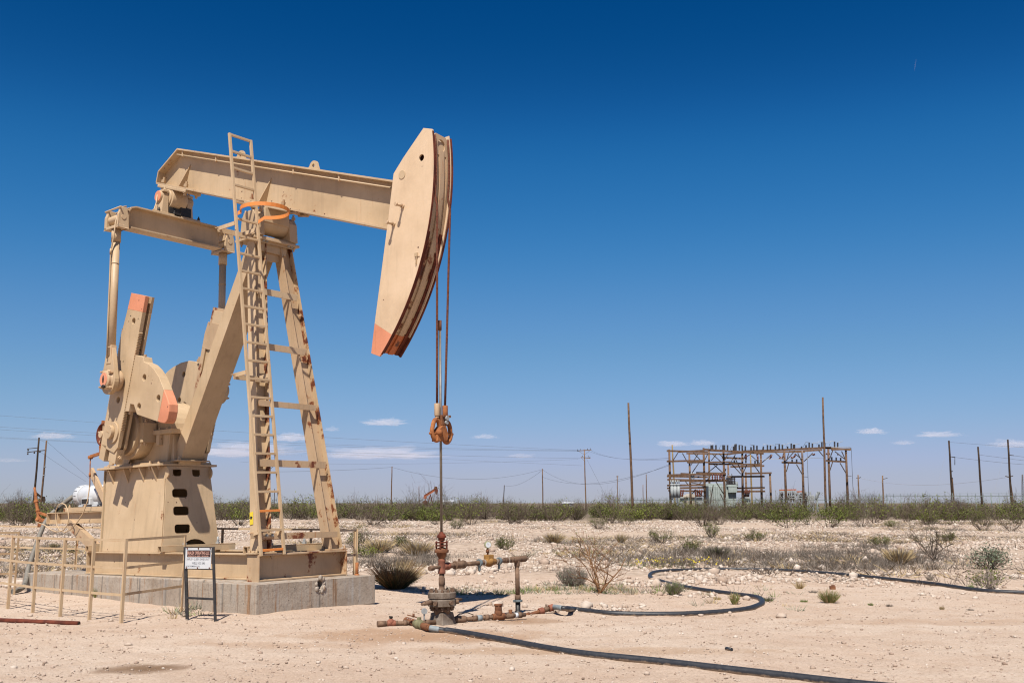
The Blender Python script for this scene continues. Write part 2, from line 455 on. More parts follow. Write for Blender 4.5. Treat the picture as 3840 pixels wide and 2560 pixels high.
# ---------------------------------------------------------------- the ground
def ground_material():
    m, nt, b = new_mat('caliche_dirt')
    co = coords(nt)
    sep = nt.nodes.new('ShaderNodeSeparateXYZ'); nt.links.new(co, sep.inputs[0])
    big = noise_n(nt, co, .22, 5, .6, .4)
    mid = noise_n(nt, co, 1.9, 6, .62)
    fine = noise_n(nt, co, 26, 5, .7)
    gr = noise_n(nt, co, 75, 3, .8)
    bands = noise_n(nt, coords(nt, (.22, 1, 1)), .55, 5, .6, .5)
    base = ramp(nt, big, [(.30, (.490, .360, .272)), (.5, (.52, .400, .308)), (.70, (.55, .440, .350))]).outputs[0]
    base = mix(nt, ramp(nt, bands, [(.36, (.55,) * 3), (.54, (0, 0, 0))]).outputs[0], base, (.455, .33, .245))
    base = mix(nt, ramp(nt, bands, [(.58, (0, 0, 0)), (.70, (.5,) * 3)]).outputs[0], base, (.58, .475, .385))
    base = mix(nt, ramp(nt, mid, [(.36, (.45,) * 3), (.55, (0, 0, 0))]).outputs[0], base, (.41, .28, .195))
    base = mix(nt, ramp(nt, fine, [(.34, (.6,) * 3), (.50, (0, 0, 0))]).outputs[0], base, (.32, .225, .16))
    base = mix(nt, ramp(nt, fine, [(.56, (0, 0, 0)), (.70, (.7,) * 3)]).outputs[0], base, (.575, .46, .355))
    g2_ = noise_n(nt, co, 48, 4, .75)
    base = mix(nt, ramp(nt, g2_, [(.32, (.8,) * 3), (.44, (0, 0, 0))]).outputs[0], base, (.23, .155, .11))
    base = mix(nt, ramp(nt, g2_, [(.60, (0, 0, 0)), (.70, (.7,) * 3)]).outputs[0], base, (.62, .52, .42))
    # rough rubble country beyond the graded pad: paler stone with grey weed cover in drifts
    far = N(nt, 'ShaderNodeMapRange'); far.inputs['From Min'].default_value = 22.5; far.inputs['From Max'].default_value = 28
    wob = N(nt, 'ShaderNodeMath', operation='MULTIPLY_ADD'); nt.links.new(noise_n(nt, co, .5, 4), wob.inputs[0])
    wob.inputs[1].default_value = 6; nt.links.new(sep.outputs[1], wob.inputs[2])
    sub = N(nt, 'ShaderNodeMath', operation='SUBTRACT'); nt.links.new(wob.outputs[0], sub.inputs[0]); sub.inputs[1].default_value = 3
    nt.links.new(sub.outputs[0], far.inputs['Value'])
    st = noise_n(nt, co, 3.8, 7, .75)
    rub = ramp(nt, st, [(.36, (.15, .105, .075)), (.45, (.36, .265, .195)), (.58, (.50, .39, .30)), (.72, (.62, .52, .425))]).outputs[0]
    wd = noise_n(nt, coords(nt, (.40, 1, 1)), .17, 7, .68, .7)
    weed = ramp(nt, wd, [(.54, (0, 0, 0)), (.64, (.7,) * 3)]).outputs[0]
    wcol = ramp(nt, noise_n(nt, co, 7, 6, .75), [(.36, (.085, .066, .05)), (.64, (.235, .19, .145))]).outputs[0]
    rub = mix(nt, weed, rub, wcol)
    base = mix(nt, far.outputs[0], base, rub)
    # thicket floor
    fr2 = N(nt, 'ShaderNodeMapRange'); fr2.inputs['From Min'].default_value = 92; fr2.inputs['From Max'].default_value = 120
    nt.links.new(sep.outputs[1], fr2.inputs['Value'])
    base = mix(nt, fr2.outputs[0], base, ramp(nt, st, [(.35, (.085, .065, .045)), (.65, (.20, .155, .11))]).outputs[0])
    # damp oily stains that lie on the dirt
    def spot(x, y, rx, ry, col, k):
        nonlocal base
        mp = nt.nodes.new('ShaderNodeMapping'); tc = nt.nodes.new('ShaderNodeTexCoord')
        mp.vector_type = 'POINT'; mp.inputs['Location'].default_value = (-x / rx, -y / ry, 0); mp.inputs['Scale'].default_value = (1 / rx, 1 / ry, 0)
        nt.links.new(tc.outputs['Object'], mp.inputs[0])
        ln = N(nt, 'ShaderNodeVectorMath', operation='LENGTH'); nt.links.new(mp.outputs[0], ln.inputs[0])
        ad = N(nt, 'ShaderNodeMath', operation='MULTIPLY_ADD'); nt.links.new(mid, ad.inputs[0]); ad.inputs[1].default_value = .8; nt.links.new(ln.outputs['Value'], ad.inputs[2])
        f = ramp(nt, ad.outputs[0], [(.55, (k,) * 3), (.98, (k * .72,) * 3), (1.0, (0, 0, 0))])
        hf = N(nt, 'ShaderNodeMath', operation='MULTIPLY'); nt.links.new(ad.outputs[0], hf.inputs[0]); hf.inputs[1].default_value = .72; nt.links.new(hf.outputs[0], f.inputs[0])
        f.color_ramp.elements[0].position = .40; f.color_ramp.elements[1].position = .72; f.color_ramp.elements[2].position = .92
        base = mix(nt, f.outputs[0], base, col)
    a = G(500, 2507); spot(a.x, a.y, .62, .42, (.19, .115, .066), .85); spot(a.x + .25, a.y + .1, .45, .26, (.17, .10, .058), .7)
    a = G(1600, 2385); spot(a.x, a.y, 2.2, .9, (.33, .19, .105), .75)
    a = G(1960, 2330); spot(a.x, a.y, .8, .6, (.30, .18, .105), .8)
    a = G(2200, 2440); spot(a.x, a.y, 3.0, .40, (.36, .23, .14), .6)
    a = G(3500, 2330); spot(a.x, a.y, 3.0, .6, (.37, .235, .15), .5)
    a = G(1100, 2420); spot(a.x, a.y, 1.6, .35, (.37, .235, .15), .5)
    nt.links.new(base, b.inputs['Base Color'])
    b.inputs['Roughness'].default_value = .95; b.inputs['Specular IOR Level'].default_value = .08
    hsum = N(nt, 'ShaderNodeMath', operation='MULTIPLY_ADD'); nt.links.new(fine, hsum.inputs[0]); hsum.inputs[1].default_value = .5; nt.links.new(mid, hsum.inputs[2])
    h2 = N(nt, 'ShaderNodeMath', operation='MULTIPLY_ADD'); nt.links.new(gr, h2.inputs[0]); h2.inputs[1].default_value = .3; nt.links.new(hsum.outputs[0], h2.inputs[2])
    bump(nt, b, h2.outputs[0], .8, .06)
    return m
def graded(lo, hi, fine, step, growth):
    out = [0.0]
    a = list(np.arange(lo, hi + 1e-6, step)); s = step; x = hi
    while x < fine: s *= growth; x += s; a.append(x)
    return a
xs_r = graded(0, 11, 9000, .09, 1.10); xs = [-x for x in xs_r[::-1]][:-1] + xs_r
ys_f = graded(5.5, 25, 12000, .08, 1.07); ysb = []
s_, y_ = .08, 5.5
while y_ > -300: s_ *= 1.3; y_ -= s_; ysb.append(y_)
ys = ysb[::-1] + ys_f
nx, ny = len(xs), len(ys)
def micro(x, y):
    z = ground_z(x, y)
    if -14 < x < 14 and 4 < y < 30:
        z += .012 * noise.fractal((x * 2.3, y * 2.3, 1.7), .9, 2.1, 4)
        z += .006 * noise.noise((x * 9, y * 9, 5.2))
    return z
V = np.array([(x, y, micro(x, y)) for y in ys for x in xs], np.float32)
ii = np.arange(nx * ny).reshape(ny, nx)
F = np.stack([ii[:-1, :-1], ii[:-1, 1:], ii[1:, 1:], ii[1:, :-1]], -1).reshape(-1, 4)
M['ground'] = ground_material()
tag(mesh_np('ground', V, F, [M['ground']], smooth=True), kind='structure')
# ---------------------------------------------------------------- concrete pad (pumping unit frame)
def concrete():
    m, nt, b = new_mat('weathered_concrete'); co = coords(nt)
    n1 = noise_n(nt, co, 1.6, 6, .65); n2 = noise_n(nt, co, 22, 5, .7)
    v = ramp(nt, n1, [(.3, (0.231, 0.178, 0.133)), (.5, (0.315, 0.259, 0.206)), (.7, (0.364, 0.308, 0.252))]).outputs[0]
    v = mix(nt, ramp(nt, n2, [(.33, (.5,) * 3), (.5, (0, 0, 0))]).outputs[0], v, (0.161, 0.126, 0.101))
    st = noise_n(nt, coords(nt, (5, 5, .25)), 1.6, 5, .7)
    v = mix(nt, ramp(nt, st, [(.545, (0, 0, 0)), (.64, (.8,) * 3)]).outputs[0], v, (0.235, 0.118, 0.05))
    st2 = noise_n(nt, coords(nt, (7, 7, .3)), 1.1, 5, .7)
    v = mix(nt, ramp(nt, st2, [(.57, (0, 0, 0)), (.66, (.75,) * 3)]).outputs[0], v, (0.091, 0.081, 0.070))
    st3 = noise_n(nt, coords(nt, (3.3, 3.3, .3)), 1.3, 4, .7)
    v = mix(nt, ramp(nt, st3, [(.55, (0, 0, 0)), (.68, (.5,) * 3)]).outputs[0], v, (0.350, 0.343, 0.329))
    vo = N(nt, 'ShaderNodeTexVoronoi', Scale=9.0); nt.links.new(co, vo.inputs['Vector'])
    v = mix(nt, ramp(nt, vo.outputs['Distance'], [(.07, (1, 1, 1)), (.10, (0, 0, 0))]).outputs[0], v, (0.112, 0.091, 0.077))
    nt.links.new(v, b.inputs['Base Color']); b.inputs['Roughness'].default_value = .9; b.inputs['Specular IOR Level'].default_value = .15
    bump(nt, b, noise_n(nt, co, 18, 6, .7), .5, .02)
    return m
M['concrete'] = concrete()
pad = thing('concrete_pad', 'grey T-shaped concrete pad under the beige pump jack, rust streaked and cracked', 'concrete pad', (-.87, 0, .0), pump=True)
mb = MB()
hy, hz = PX(1199.7, 2192, .51)
hole = [(hy + .055 * cos(a) * (1 + .2 * sin(3 * a)), hz + .075 * sin(a)) for a in [2 * pi * k / 12 for k in range(12)]]
mb.holed([(-1.34, .07), (1.09, .07), (1.09, .527), (-1.34, .527)], [hole], lambda a, b_, d: (d, a, b_), -.87, .51)
mb.build('front_block', M['concrete'], pad, .022)
MB().box(-7.75, -.872, -.885, .885, .02, .524).build('rear_block', M['concrete'], pad, .02)
mb = MB()
hz0 = hz
for k in range(9):
    a = 2 * pi * k / 9 + .2
    mb.ball((.512, hy + .085 * cos(a) + .012, hz + .11 * sin(a)), .022 + .012 * ((k * 7) % 3), 6, (.5, 1, 1.1))
mb.build('chipped_rim', M['concrete'], pad)
M['cream_tape'] = metal('dirty_thread_tape', (.30, .24, .18), (.50, .42, .34), 9, .8, .1)
for nm, x, y, z0, h, r in (('anchor_stub', .16, 1.0, .50, .24, .028), ('anchor_stub', -7.35, .55, .50, .10, .026)):
    mb = MB(); mb.cyl((x, y, z0), (x, y, z0 + h), r, n=12); mb.cyl((x, y, z0), (x, y, z0 + .05), r * 1.45, n=6); mb.build(nm, M['rust_orange'], pad)
mb = MB(); mb.box(-6.55, -6.15, .25, .40, .56, .585); mb.box(-6.5, -6.2, .28, .37, .525, .56); mb.box(-6.5, -6.2, .27, .38, .585, .61); mb.build('clamp_iron', M['rust_dark'], pad)

# ---------------------------------------------------------------- pump jack
PJ = thing('pump_jack', 'large beige oil well pump jack with tall ladder and salmon horsehead tip', 'pump jack', (-2.6, 0, .531), pump=True)
B, BW, BE = M['beige'], M['beige_worn'], M['beige_edge']
ZT, ZB = .951, .531
# base frame -------------------------------------------------
bf = MB()
for sy in (-1, 1):
    bf.hbeam((-5.685, sy * .575, (ZT + ZB) / 2), (-.30, sy * .575, (ZT + ZB) / 2), .205, ZT - ZB, .026, (0, 0, 1))
    bf.box(-5.66, -5.64, sy * .575 - .1, sy * .575 + .1, ZB + .02, ZT - .02)
bf.box(-5.68, -5.66, -.475, .475, ZB + .03, ZT - .03)
base = bf.build('base_frame', BW, PJ, .004)
cb = MB()
cb.hbeam((-.148, -.90, (ZT + ZB) / 2), (-.148, .90, (ZT + ZB) / 2), .295, ZT - ZB, .026, (0, 0, 1))
for sy in (-1, 1): cb.box(-.297, .003, sy * .911 - .012, sy * .911 + .012, ZB - .012, ZT - .008)
for y in (-.62, .68): cb.bolt((-.06, y, ZT - .03), (0, 0, -1), .028, .03)
cb.build('front_beam', BE, base, .004)
mb = MB()
for x in (-5.50, -3.035, -.565):
    mb_ = MB()
    y0, y1, z0, z1, t = -.76, .80, ZT + .002, ZT + .118, .012
    mb_.box(x - .058, x + .058, y0, y1, z1 - t, z1); mb_.box(x - .058, x + .058, y0, y1, z0, z0 + t)
    mb_.box(x - .058, x - .058 + t, y0, y1, z0 + t, z1 - t); mb_.box(x + .058 - t, x + .058, y0, y1, z0 + t, z1 - t)
    h_ = mb_.build('hold_down_tube', M['beige'] if x > -5 else BW, base, .003)
    bt = MB()
    for y in (-.25, .45):
        bt.cyl((x, y, z1), (x, y, z1 + .13), .018, n=8); bt.bolt((x, y, z1), (0, 0, 1), .04, .035)
    bt.parts('hold_down_bolt', M['galv'] if x > -4 else M['rust'], h_)
# pedestal ---------------------------------------------------
pb, pt = (-5.29, -3.20), (-5.53, -3.40)      # x range at the bottom and the top
yb, yt = .60, .455
ped = MB()
def pedpt(u, s, z):      # u 0 rear..1 front, s -1..1
    k = (z - ZT) / (2.50 - ZT)
    return (pb[0] + (pt[0] - pb[0]) * k + u * ((pb[1] - pb[0]) + ((pt[1] - pt[0]) - (pb[1] - pb[0])) * k), s * (yb + (yt - yb) * k), z)
for s in (-1, 1):
    a = [pedpt(.03, s, ZT + .002), pedpt(.985, s, ZT + .002), pedpt(.985, s, 2.50), pedpt(.03, s, 2.50)]
    ped.prism(a, [(x, y - s * .02, z) for x, y, z in a])
a = [pedpt(0, -1.04, ZT + .002), pedpt(0, 1.04, ZT + .002), pedpt(0, 1.04, 2.50), pedpt(0, -1.04, 2.50)]
ped.prism(a, [(x + .022, y, z) for x, y, z in a])
pedo = ped.build('pedestal', BW, PJ, .004)
hl = [rrect(-.335, -.155, 2.315, 2.60, .05), rrect(.075, .245, 2.315, 2.60, .05)]
hl = [[(max(-.9, y), min(z, 2.44)) for y, z in h_] for h_ in hl]
hl += [rrect(-.365, -.045, 1.925, 2.08, .05), rrect(-.355, -.03, 1.60, 1.76, .05), rrect(-.34, -.015, 1.275, 1.435, .05)]
hl.append([(.07 + .27 * cos(pi * k / 10), ZT + .015 + .20 * sin(pi * k / 10)) for k in range(11)])
def fr(a, b_, d):
    k = (b_ - ZT) / (2.50 - ZT); x = pb[1] + (pt[1] - pb[1]) * k
    return (x + d, a, b_)
outer = [(-yb * 1.0, ZT + .002), (yb * 1.0, ZT + .002), (yt * 1.0, 2.50), (-yt * 1.0, 2.50)]
fp = MB(); fp.holed(outer, hl, fr, 0, .02); fp.build('front_plate', B, pedo)
mb = MB()
for s in (-1, 1):      # lifting ears
    mb.prismY([(x, z) for x, z in disc((-3.40, 2.38), 1, 1, .115, 20)], s * .44 - (.03 if s < 0 else 0), s * .44 + (.03 if s > 0 else 0))
mb.parts('lifting_ear', B, pedo, .004)
mb = MB()
for x in (-5.15, -4.62, -4.08, -3.66):
    for s in (-1, 1):
        mb.prism([(x - .012, s * .455, 2.49), (x - .012, s * .60, 2.49), (x - .012, s * .475, 2.21)], [(x + .012, s * .455, 2.49), (x + .012, s * .60, 2.49), (x + .012, s * .475, 2.21)])
mb.parts('gusset', B, pedo)
tp = MB(); tp.box(-5.56, -3.36, -.61, .61, 2.505, 2.545); tp.box(-5.50, -3.42, -.50, .50, 2.547, 2.585)
for x in (-5.25, -4.45, -3.80, -3.50):
    for s in (-1, 1):
        tp.bolt((x, s * .545, 2.547), (0, 0, 1), .032, .03); tp.bolt((x, s * .545, 2.503), (0, 0, -1), .032, .035)
tp.build('top_plate', BW, pedo, .004)
# gearbox ----------------------------------------------------
gb = MB()
gb.prismY([(-5.30, 2.59), (-3.52, 2.59), (-3.46, 3.10), (-5.36, 3.10)], -.36, .36)
gb.box(-5.45, -3.30, -.44, .44, 3.10, 3.185)
gb.prismY([(-5.35, 3.187)] + [(-4.45 + .98 * cos(a) * (.92 if a > pi / 2 else 1), 3.20 + .62 * sin(a)) for a in [pi - pi * k / 18 for k in range(19)]] + [(-3.45, 3.187)], -.33, .33)
for x in (-5.2, -4.9, -4.0, -3.75, -3.5, -3.36):
    for s in (-1, 1): gb.bolt((x, s * .40, 3.187), (0, 0, 1), .026, .025)
gbo = gb.build('gearbox', B, PJ, .012)
mb = MB()
for s in (-1, 1):
    mb.cyl((-4.45, s * .33, 3.165), (-4.45, s * .70, 3.165), .42, n=36)
    mb.cyl((-4.45, s * .36, 3.165), (-4.45, s * .62, 3.165), .50, n=36)
    mb.box(-4.06, -3.92, s * .36, s * .64, 2.96, 3.33) if s > 0 else mb.box(-4.06, -3.92, -.64, -.36, 2.96, 3.33)
mb.parts('bearing_housing', B, gbo, .006)
mb = MB()
for s in (-1, 1):
    for k in range(3):
        mb.bolt((-4.02 + .05 * k - .03, s * (.42 + .08 * k), 3.332), (0, 0, 1), .028, .035); mb.bolt((-4.02 + .05 * k - .03, s * (.42 + .08 * k), 2.958), (0, 0, -1), .028, .03)
mb.parts('housing_bolt', B, gbo)
mb = MB()
mb.prism([(-5.42, -.44, 2.60), (-5.30, -.44, 2.60), (-5.05, -.44, 3.08), (-5.50, -.44, 3.08)], [(-5.42, -.40, 2.60), (-5.30, -.40, 2.60), (-5.05, -.40, 3.08), (-5.50, -.40, 3.08)])
mb.prism([(-4.75, -.44, 2.60), (-4.72, -.44, 2.60), (-4.30, -.44, 3.08), (-4.62, -.44, 3.08)], [(-4.75, -.36, 2.60), (-4.72, -.36, 2.60), (-4.30, -.36, 3.08), (-4.62, -.36, 3.08)])
mb.box(-3.80, -3.70, -.44, -.365, 2.90, 3.10); mb.prismY([(-3.5, 2.6), (-3.40, 2.6), (-3.44, 3.1), (-3.5, 3.1)], -.30, .30)
mb.parts('rib', B, gbo, .004)
# brake drum and sheave --------------------------------------
br = MB()
br.lathe((-5.63, -.40, 3.22), (0, -1, 0), [(.20, 0), (.225, .005), (.225, .10), (.195, .10), (.19, .03), (.06, .03)], 32)
bro = br.build('brake_drum', M['rust_dark'], PJ)
mb = MB(); mb.cyl((-5.63, -.40, 3.22), (-5.63, -.54, 3.22), .07, n=20)
for k in range(5):
    a = 2 * pi * k / 5 + .3; mb.bar((-5.63, -.47, 3.22), (-5.63 + .2 * cos(a), -.47, 3.22 + .2 * sin(a)), .03, .035, (0, 1, 0))
mb.build('spoke_hub', B, bro, .004)
mb = MB(); mb.tube([(-5.60, -.46, 3.44), (-5.70, -.46, 3.452), (-5.82, -.46, 3.36), (-5.865, -.46, 3.22), (-5.83, -.46, 3.07), (-5.70, -.46, 2.985)], .018, 8)
mb.bar((-5.62, -.47, 3.47), (-5.40, -.47, 3.44), .05, .06); mb.cyl((-5.66, -.47, 3.50), (-5.66, -.47, 3.42), .035, n=10)
mb.bar((-5.66, -.5, 3.0), (-5.62, -.5, 2.84), .05, .05, (0, 1, 0)); mb.bar((-5.57, -.48, 3.02), (-5.55, -.48, 2.84), .04, .05, (0, 1, 0))
mb.bar((-5.98, -.52, 2.80), (-5.30, -.50, 2.89), .045, .06, (0, 0, 1)); mb.cyl((-5.99, -.56, 2.785), (-5.99, -.48, 2.785), .035, n=10)
mb.build('brake_band', M['rust_orange'], bro, .003)
mb = MB(); mb.tube([(-5.99, -.52, 2.79), (-5.985, -.52, 2.62), (-5.97, -.52, 2.40), (-5.95, -.52, 2.2)], .011, 8); mb.cyl((-5.98, -.52, 2.47), (-5.975, -.52, 2.40), .022, n=8)
mb.build('brake_rod', M['rust_orange'], bro)
mb = MB()
p0 = [PY(x / 2.209, 1650 + y / 2.209, -.45) for x, y in ((748, 270), (745, 400), (735, 500), (705, 600), (672, 660), (645, 700), (610, 740), (570, 762), (535, 745), (512, 700), (508, 640), (515, 580), (540, 535), (575, 520), (610, 535), (635, 580), (645, 640), (640, 700), (610, 745), (560, 757), (520, 740), (470, 700), (400, 672))]
mb.tube([(x, -.45 - .012 * k, z) for k, (x, z) in enumerate(p0)], .011, 8)
mb.build('brake_cable', B, bro)
sh = MB(); sh.lathe((-5.80, .40, 2.90), (0, -1, 0), [(.40, -.10), (.60, -.10), (.60, -.07), (.56, -.05), (.60, -.03), (.56, 0), (.60, .02), (.60, .05), (.52, .05), (.50, .02), (.12, .03)], 40)
sh.build('gearbox_sheave', B, PJ)
# motor ------------------------------------------------------
mrail = MB()
for y in (-.32, .42): mrail.hbeam((-7.85, y, 1.605), (-5.42, y, 1.605), .16, .235, .018, (0, 0, 1))
mrail.box(-7.865, -7.85, -.40, .50, 1.49, 1.725); mrail.box(-7.44, -7.42, -.395, -.33, 1.51, 1.70)
mro = mrail.build('motor_rail', B, PJ, .003)
mb = MB(); mb.box(-7.25, -5.75, -.36, -.26, 1.73, 1.815); mb.box(-7.25, -5.75, .30, .40, 1.73, 1.815)
for x in (-7.1, -6.5): mb.bolt((x, -.31, 1.815), (0, 0, 1), .025, .03)
mb.parts('slide_base', BW, mro, .003)
mb = MB()
mb.bar((-7.0, -.32, 1.49), (-5.68, -.45, .99), .10, .20, (.5, 0, 1)); mb.bar((-7.0, .40, 1.49), (-5.68, .45, .99), .10, .20, (.5, 0, 1))
mb.bar((-6.30, -.32, 2.54), (-5.55, -.40, 1.90), .05, .15, (1, 0, 1))
mb.parts('diagonal_strut', BE, mro, .003)
mt = MB(); my, mz = 0.02, 2.055
mt.cyl((-7.04, my, mz), (-6.22, my, mz), .215, n=32)
mt.box(-7.0, -6.25, my - .20, my + .20, 1.82, 1.86); mt.box(-6.95, -6.3, my - .17, my + .17, 1.86, 1.95)
mt.box(-6.80, -6.45, my - .25, my - .16, 1.86, 2.0)
moto = mt.build('electric_motor', M['white'], PJ, .01)
mt = MB(); mt.lathe((-7.02, my, mz), (-1, 0, 0), [(.225, 0), (.232, .02), (.232, .17), (.205, .225), (.11, .24), (.06, .26), (.0, .262)], 32)
mt.build('fan_cover', M['white'], moto)
mt = MB()
for k in range(14):
    a = 2 * pi * k / 14
    for r in (.10, .16):
        x = -7.02 - (.245 if r < .12 else .236); mt.bar((x, my + r * cos(a), mz + r * sin(a)), (x + .006, my + (r + .045) * cos(a), mz + (r + .045) * sin(a)), .012, .016, (1, 0, 0))
    mt.bar((-7.07, my + .23 * cos(a), mz + .23 * sin(a)), (-7.19, my + .226 * cos(a), mz + .226 * sin(a)), .010, .010, (1, 0, 0))
mt.box(-6.78, -6.50, my - .252, my - .249, 1.88, 1.98)
for r in (.065, .115, .165, .20):
    hx = -7.272 + (r / .20) ** 2 * .03
    mt.tube([(hx, my + r * cos(a), mz + r * sin(a)) for a in [2 * pi * k / 24 for k in range(25)]], .009, 4, False)
vs_ = mt.build('vent_slots', M['dark'], moto); vs_['kind'] = 'stuff'
mb = MB(); mb.lathe((-6.16, my, mz), (1, 0, 0), [(.05, 0), (.14, 0), (.14, .12), (.05, .12)], 24); mb.cyl((-6.25, my, mz), (-6.0, my, mz), .03)
mb.build('motor_pulley', M['dark'], moto)
# tail brake lever
tl = MB(); q = [PY(x / 3.136, 1600 + y / 3.136, -.42) for x, y in ((405, 712), (420, 790), (425, 880), (445, 985), (455, 1090), (468, 1165))]
tl.tube([(x, -.42, z) for x, z in q], [.026, .03, .034, .034, .04, .034], 8)
for k, r in ((2, .055), (3, .05), (4, .075)): tl.ball((q[k][0], -.42, q[k][1]), r, 8)
tl.bar((q[4][0], -.42, q[4][1]), (-7.87, -.36, 1.55), .07, .07); tl.bar((q[3][0], -.42, q[3][1] - .03), (-7.87, -.36, 1.66), .05, .05)
tl.bar((q[5][0] - .06, -.42, q[5][1]), (q[5][0] + .10, -.42, q[5][1] + .02), .05, .05)
tl.build('brake_lever', M['rust_orange'], PJ, .004)
# samson post ------------------------------------------------
sp = MB(); sp.box(-1.44, -.88, -.50, .50, 6.36, 6.40); sp.box(-1.40, -.92, -.40, .40, 6.403, 6.435)
sp.prismX([(-.36, 6.35), (.36, 6.35), (.30, 6.06), (-.24, 6.02)], -1.08, -1.05)
sp.box(-1.35, -1.0, -.30, .30, 6.18, 6.36)
for y in (-.42, .42):
    for x in (-1.36, -.95): sp.bolt((x, y, 6.403), (0, 0, 1), .035, .05); sp.bolt((x, y, 6.357), (0, 0, -1), .03, .04)
spo = sp.build('samson_post', B, PJ, .004)
def legpt(s, z):
    k = (z - ZT) / (6.36 - ZT)
    return Vector((-.165 + (-1.10 + .165) * k, s * (.755 + (.285 - .755) * k), z))
for s in (-1, 1):
    lg = MB(); c = legpt(s, ZT); p_, q_ = legpt(s, ZT + .02), legpt(s, 6.36); u_ = Vector((0, s, 0)); d_ = (q_ - p_).normalized(); u_ = (u_ - d_ * u_.dot(d_)).normalized()
    fo = u_ * .1215
    k_ = 1 if s > 0 else -1
    lg.bar(p_ - fo * k_, q_ - fo * k_, .205, .022, u_); lg.bar(p_, q_, .018, .221, u_)
    rf = MB(); rf.bar(p_ + fo * k_, q_ + fo * k_, .205, .022, u_); lg.box(c.x - .13, c.x + .14, c.y - .20, c.y + .20, ZT + .002, ZT + .026)
    for dy in (-.165, .165):
        for dx in (-.08, .10): lg.bolt((c.x + dx, c.y + dy, ZT + .027), (0, 0, 1), .024, .03)
    lo = lg.build('front_leg', BE if s > 0 else BW, spo, .003); rf.build('rusty_flange', M['rusty_flange'], lo, .003)
mb = MB(); pA, pB = (-1.32, 0, 6.35), (-3.46, 0, 2.60)
mb.bar(pA, pB, .46, .27, (1, 0, .6)); mb.box(-3.75, -3.20, -.34, .34, 2.587, 2.61)
for y in (-.28, .28):
    for x in (-3.70, -3.27): mb.bolt((x, y, 2.612), (0, 0, 1), .03, .035)
mb.build('rear_leg', B, spo, .006)
for z, k in ((5.40, 0), (4.40, 0), (3.40, 1), (2.40, 0), (1.22, 1)):
    a = legpt(-1, z); c = legpt(1, z); mb = MB(); dx = .11 + .012
    hh = .115 if k == 0 else .10
    mb.bar((a.x + dx, a.y - .10, z), (c.x + dx, c.y + .04, z), .014, hh, (0, 0, 1))
    if k: mb.bar((a.x + dx - .055, a.y - .02, z + hh / 2 - .007), (c.x + dx - .055, c.y - .05, z + hh / 2 - .007), .10, .012, (0, 0, 1))
    mb.build('cross_brace', BW if z > 4.4 else BE, spo, .002)
mb = MB(); a = legpt(-1, 1.55)
mb.bar((a.x - .10, a.y - .136, 1.33), (a.x - .08, a.y - .136, 1.56), .09, .006, (0, 1, 0))
st_ = legpt(-1, 1.50)
mb = MB(); w_ = Vector((0, -1, .0869)).normalized(); 
p1 = legpt(-1, 1.40) + Vector((-.055, -.1385, .012)); p2 = legpt(-1, 1.60) + Vector((-.055, -.1385, .012))
mb.bar(p1, p2, .085, .004, (0, 1, 0)); so = mb.build('warning_sticker', M['yellow'], spo)
mb = MB(); mb.bar(p1 + Vector((-.02, -.003, .10)), p2 + Vector((.02, -.003, -.06)), .05, .003, (0, 1, 0)); mb.build('hazard_mark', M['dark'], so)
# ladder -----------------------------------------------------
lad = MB()
L0, L1 = Vector((.035, -.905, .925)), Vector((-.80, -1.135, 8.06))
R0, R1 = Vector((.035, -.455, .935)), Vector((-.80, -.695, 8.06))
lad.bar(L0, L1, .042, .045, (0, 1, 0)); lad.bar(R0, R1, .042, .045, (0, 1, 0))
lado = lad.build('ladder', M['beige'], PJ, .003)
nr = 24; ld = (L1 - L0)
for k in range(nr):
    t = .012 + .985 * k / (nr - 1)
    a = L0 + (L1 - L0) * t; c = R0 + (R1 - R0) * t
    mb = MB(); mb.bar(a + Vector((0, .02, 0)), c - Vector((0, .02, 0)), .040, .038, (0, 0, 1))
    r_ = mb.build('rung', M['orange'] if k in (0, 2) else (BW if k in (15, 4) else B), lado, .003)
    if k in (0, 2): r_['label'] = 'orange painted bottom rung'
mb = MB()
def on(a, b_, z): return a + (b_ - a) * ((z - a.z) / (b_.z - a.z))
for z, ex in ((6.42, 1), (3.86, 0), (1.30, 0)):
    l = on(L0, L1, z); r = on(R0, R1, z); g = legpt(-1, z)
    xf = g.x + .12
    y0 = l.y - .12
    mb.bar((xf, y0, z - .02), (xf, (.42 if ex else g.y + .12), z - .02), .09, .012, (0, 0, 1)); mb.bar((xf + .04, y0, z - .06), (xf + .04, (.42 if ex else g.y + .12), z - .06), .012, .09, (0, 0, 1))
    mb.bar((l.x, l.y - .03, z), (xf, y0 + .02, z - .04), .014, .07, (0, 0, 1)); mb.bar((r.x, r.y, z), (xf, r.y - .05, z - .04), .014, .07, (0, 0, 1))
mb.parts('ladder_bracket', BW, lado, .002)
mb = MB()
for z in (6.36,):
    for y in (-.27, -.20, .28, .36): mb.bolt((legpt(-1, z).x + .168, y, z), (1, 0, 0), .028, .02)
for z in (3.80, 1.24):
    for y in (-.55, -.44): mb.bolt((legpt(-1, z).x + .168, y - (z < 2) * .2, z), (1, 0, 0), .026, .02)
mb.parts('bracket_bolt', M['galv'], lado)
hoop = MB(); hz_ = 6.56; lh = on(L0, L1, hz_); rh = on(R0, R1, hz_)
pts = [Vector((lh.x + .03, lh.y + .02, hz_ + .03))]
cx, cy, rr = lh.x + .42, (lh.y + rh.y) / 2 + .06, .40
for k in range(21):
    a = radians(215 - 250 * k / 20); pts.append(Vector((cx + rr * 1.02 * sin(a + pi / 2) * 1, cy - rr * cos(a + pi / 2) * -1 if False else cy + rr * cos(a + pi / 2), hz_ + .05)))
pts = [Vector((lh.x + .03, lh.y + .02, hz_ + .04))]
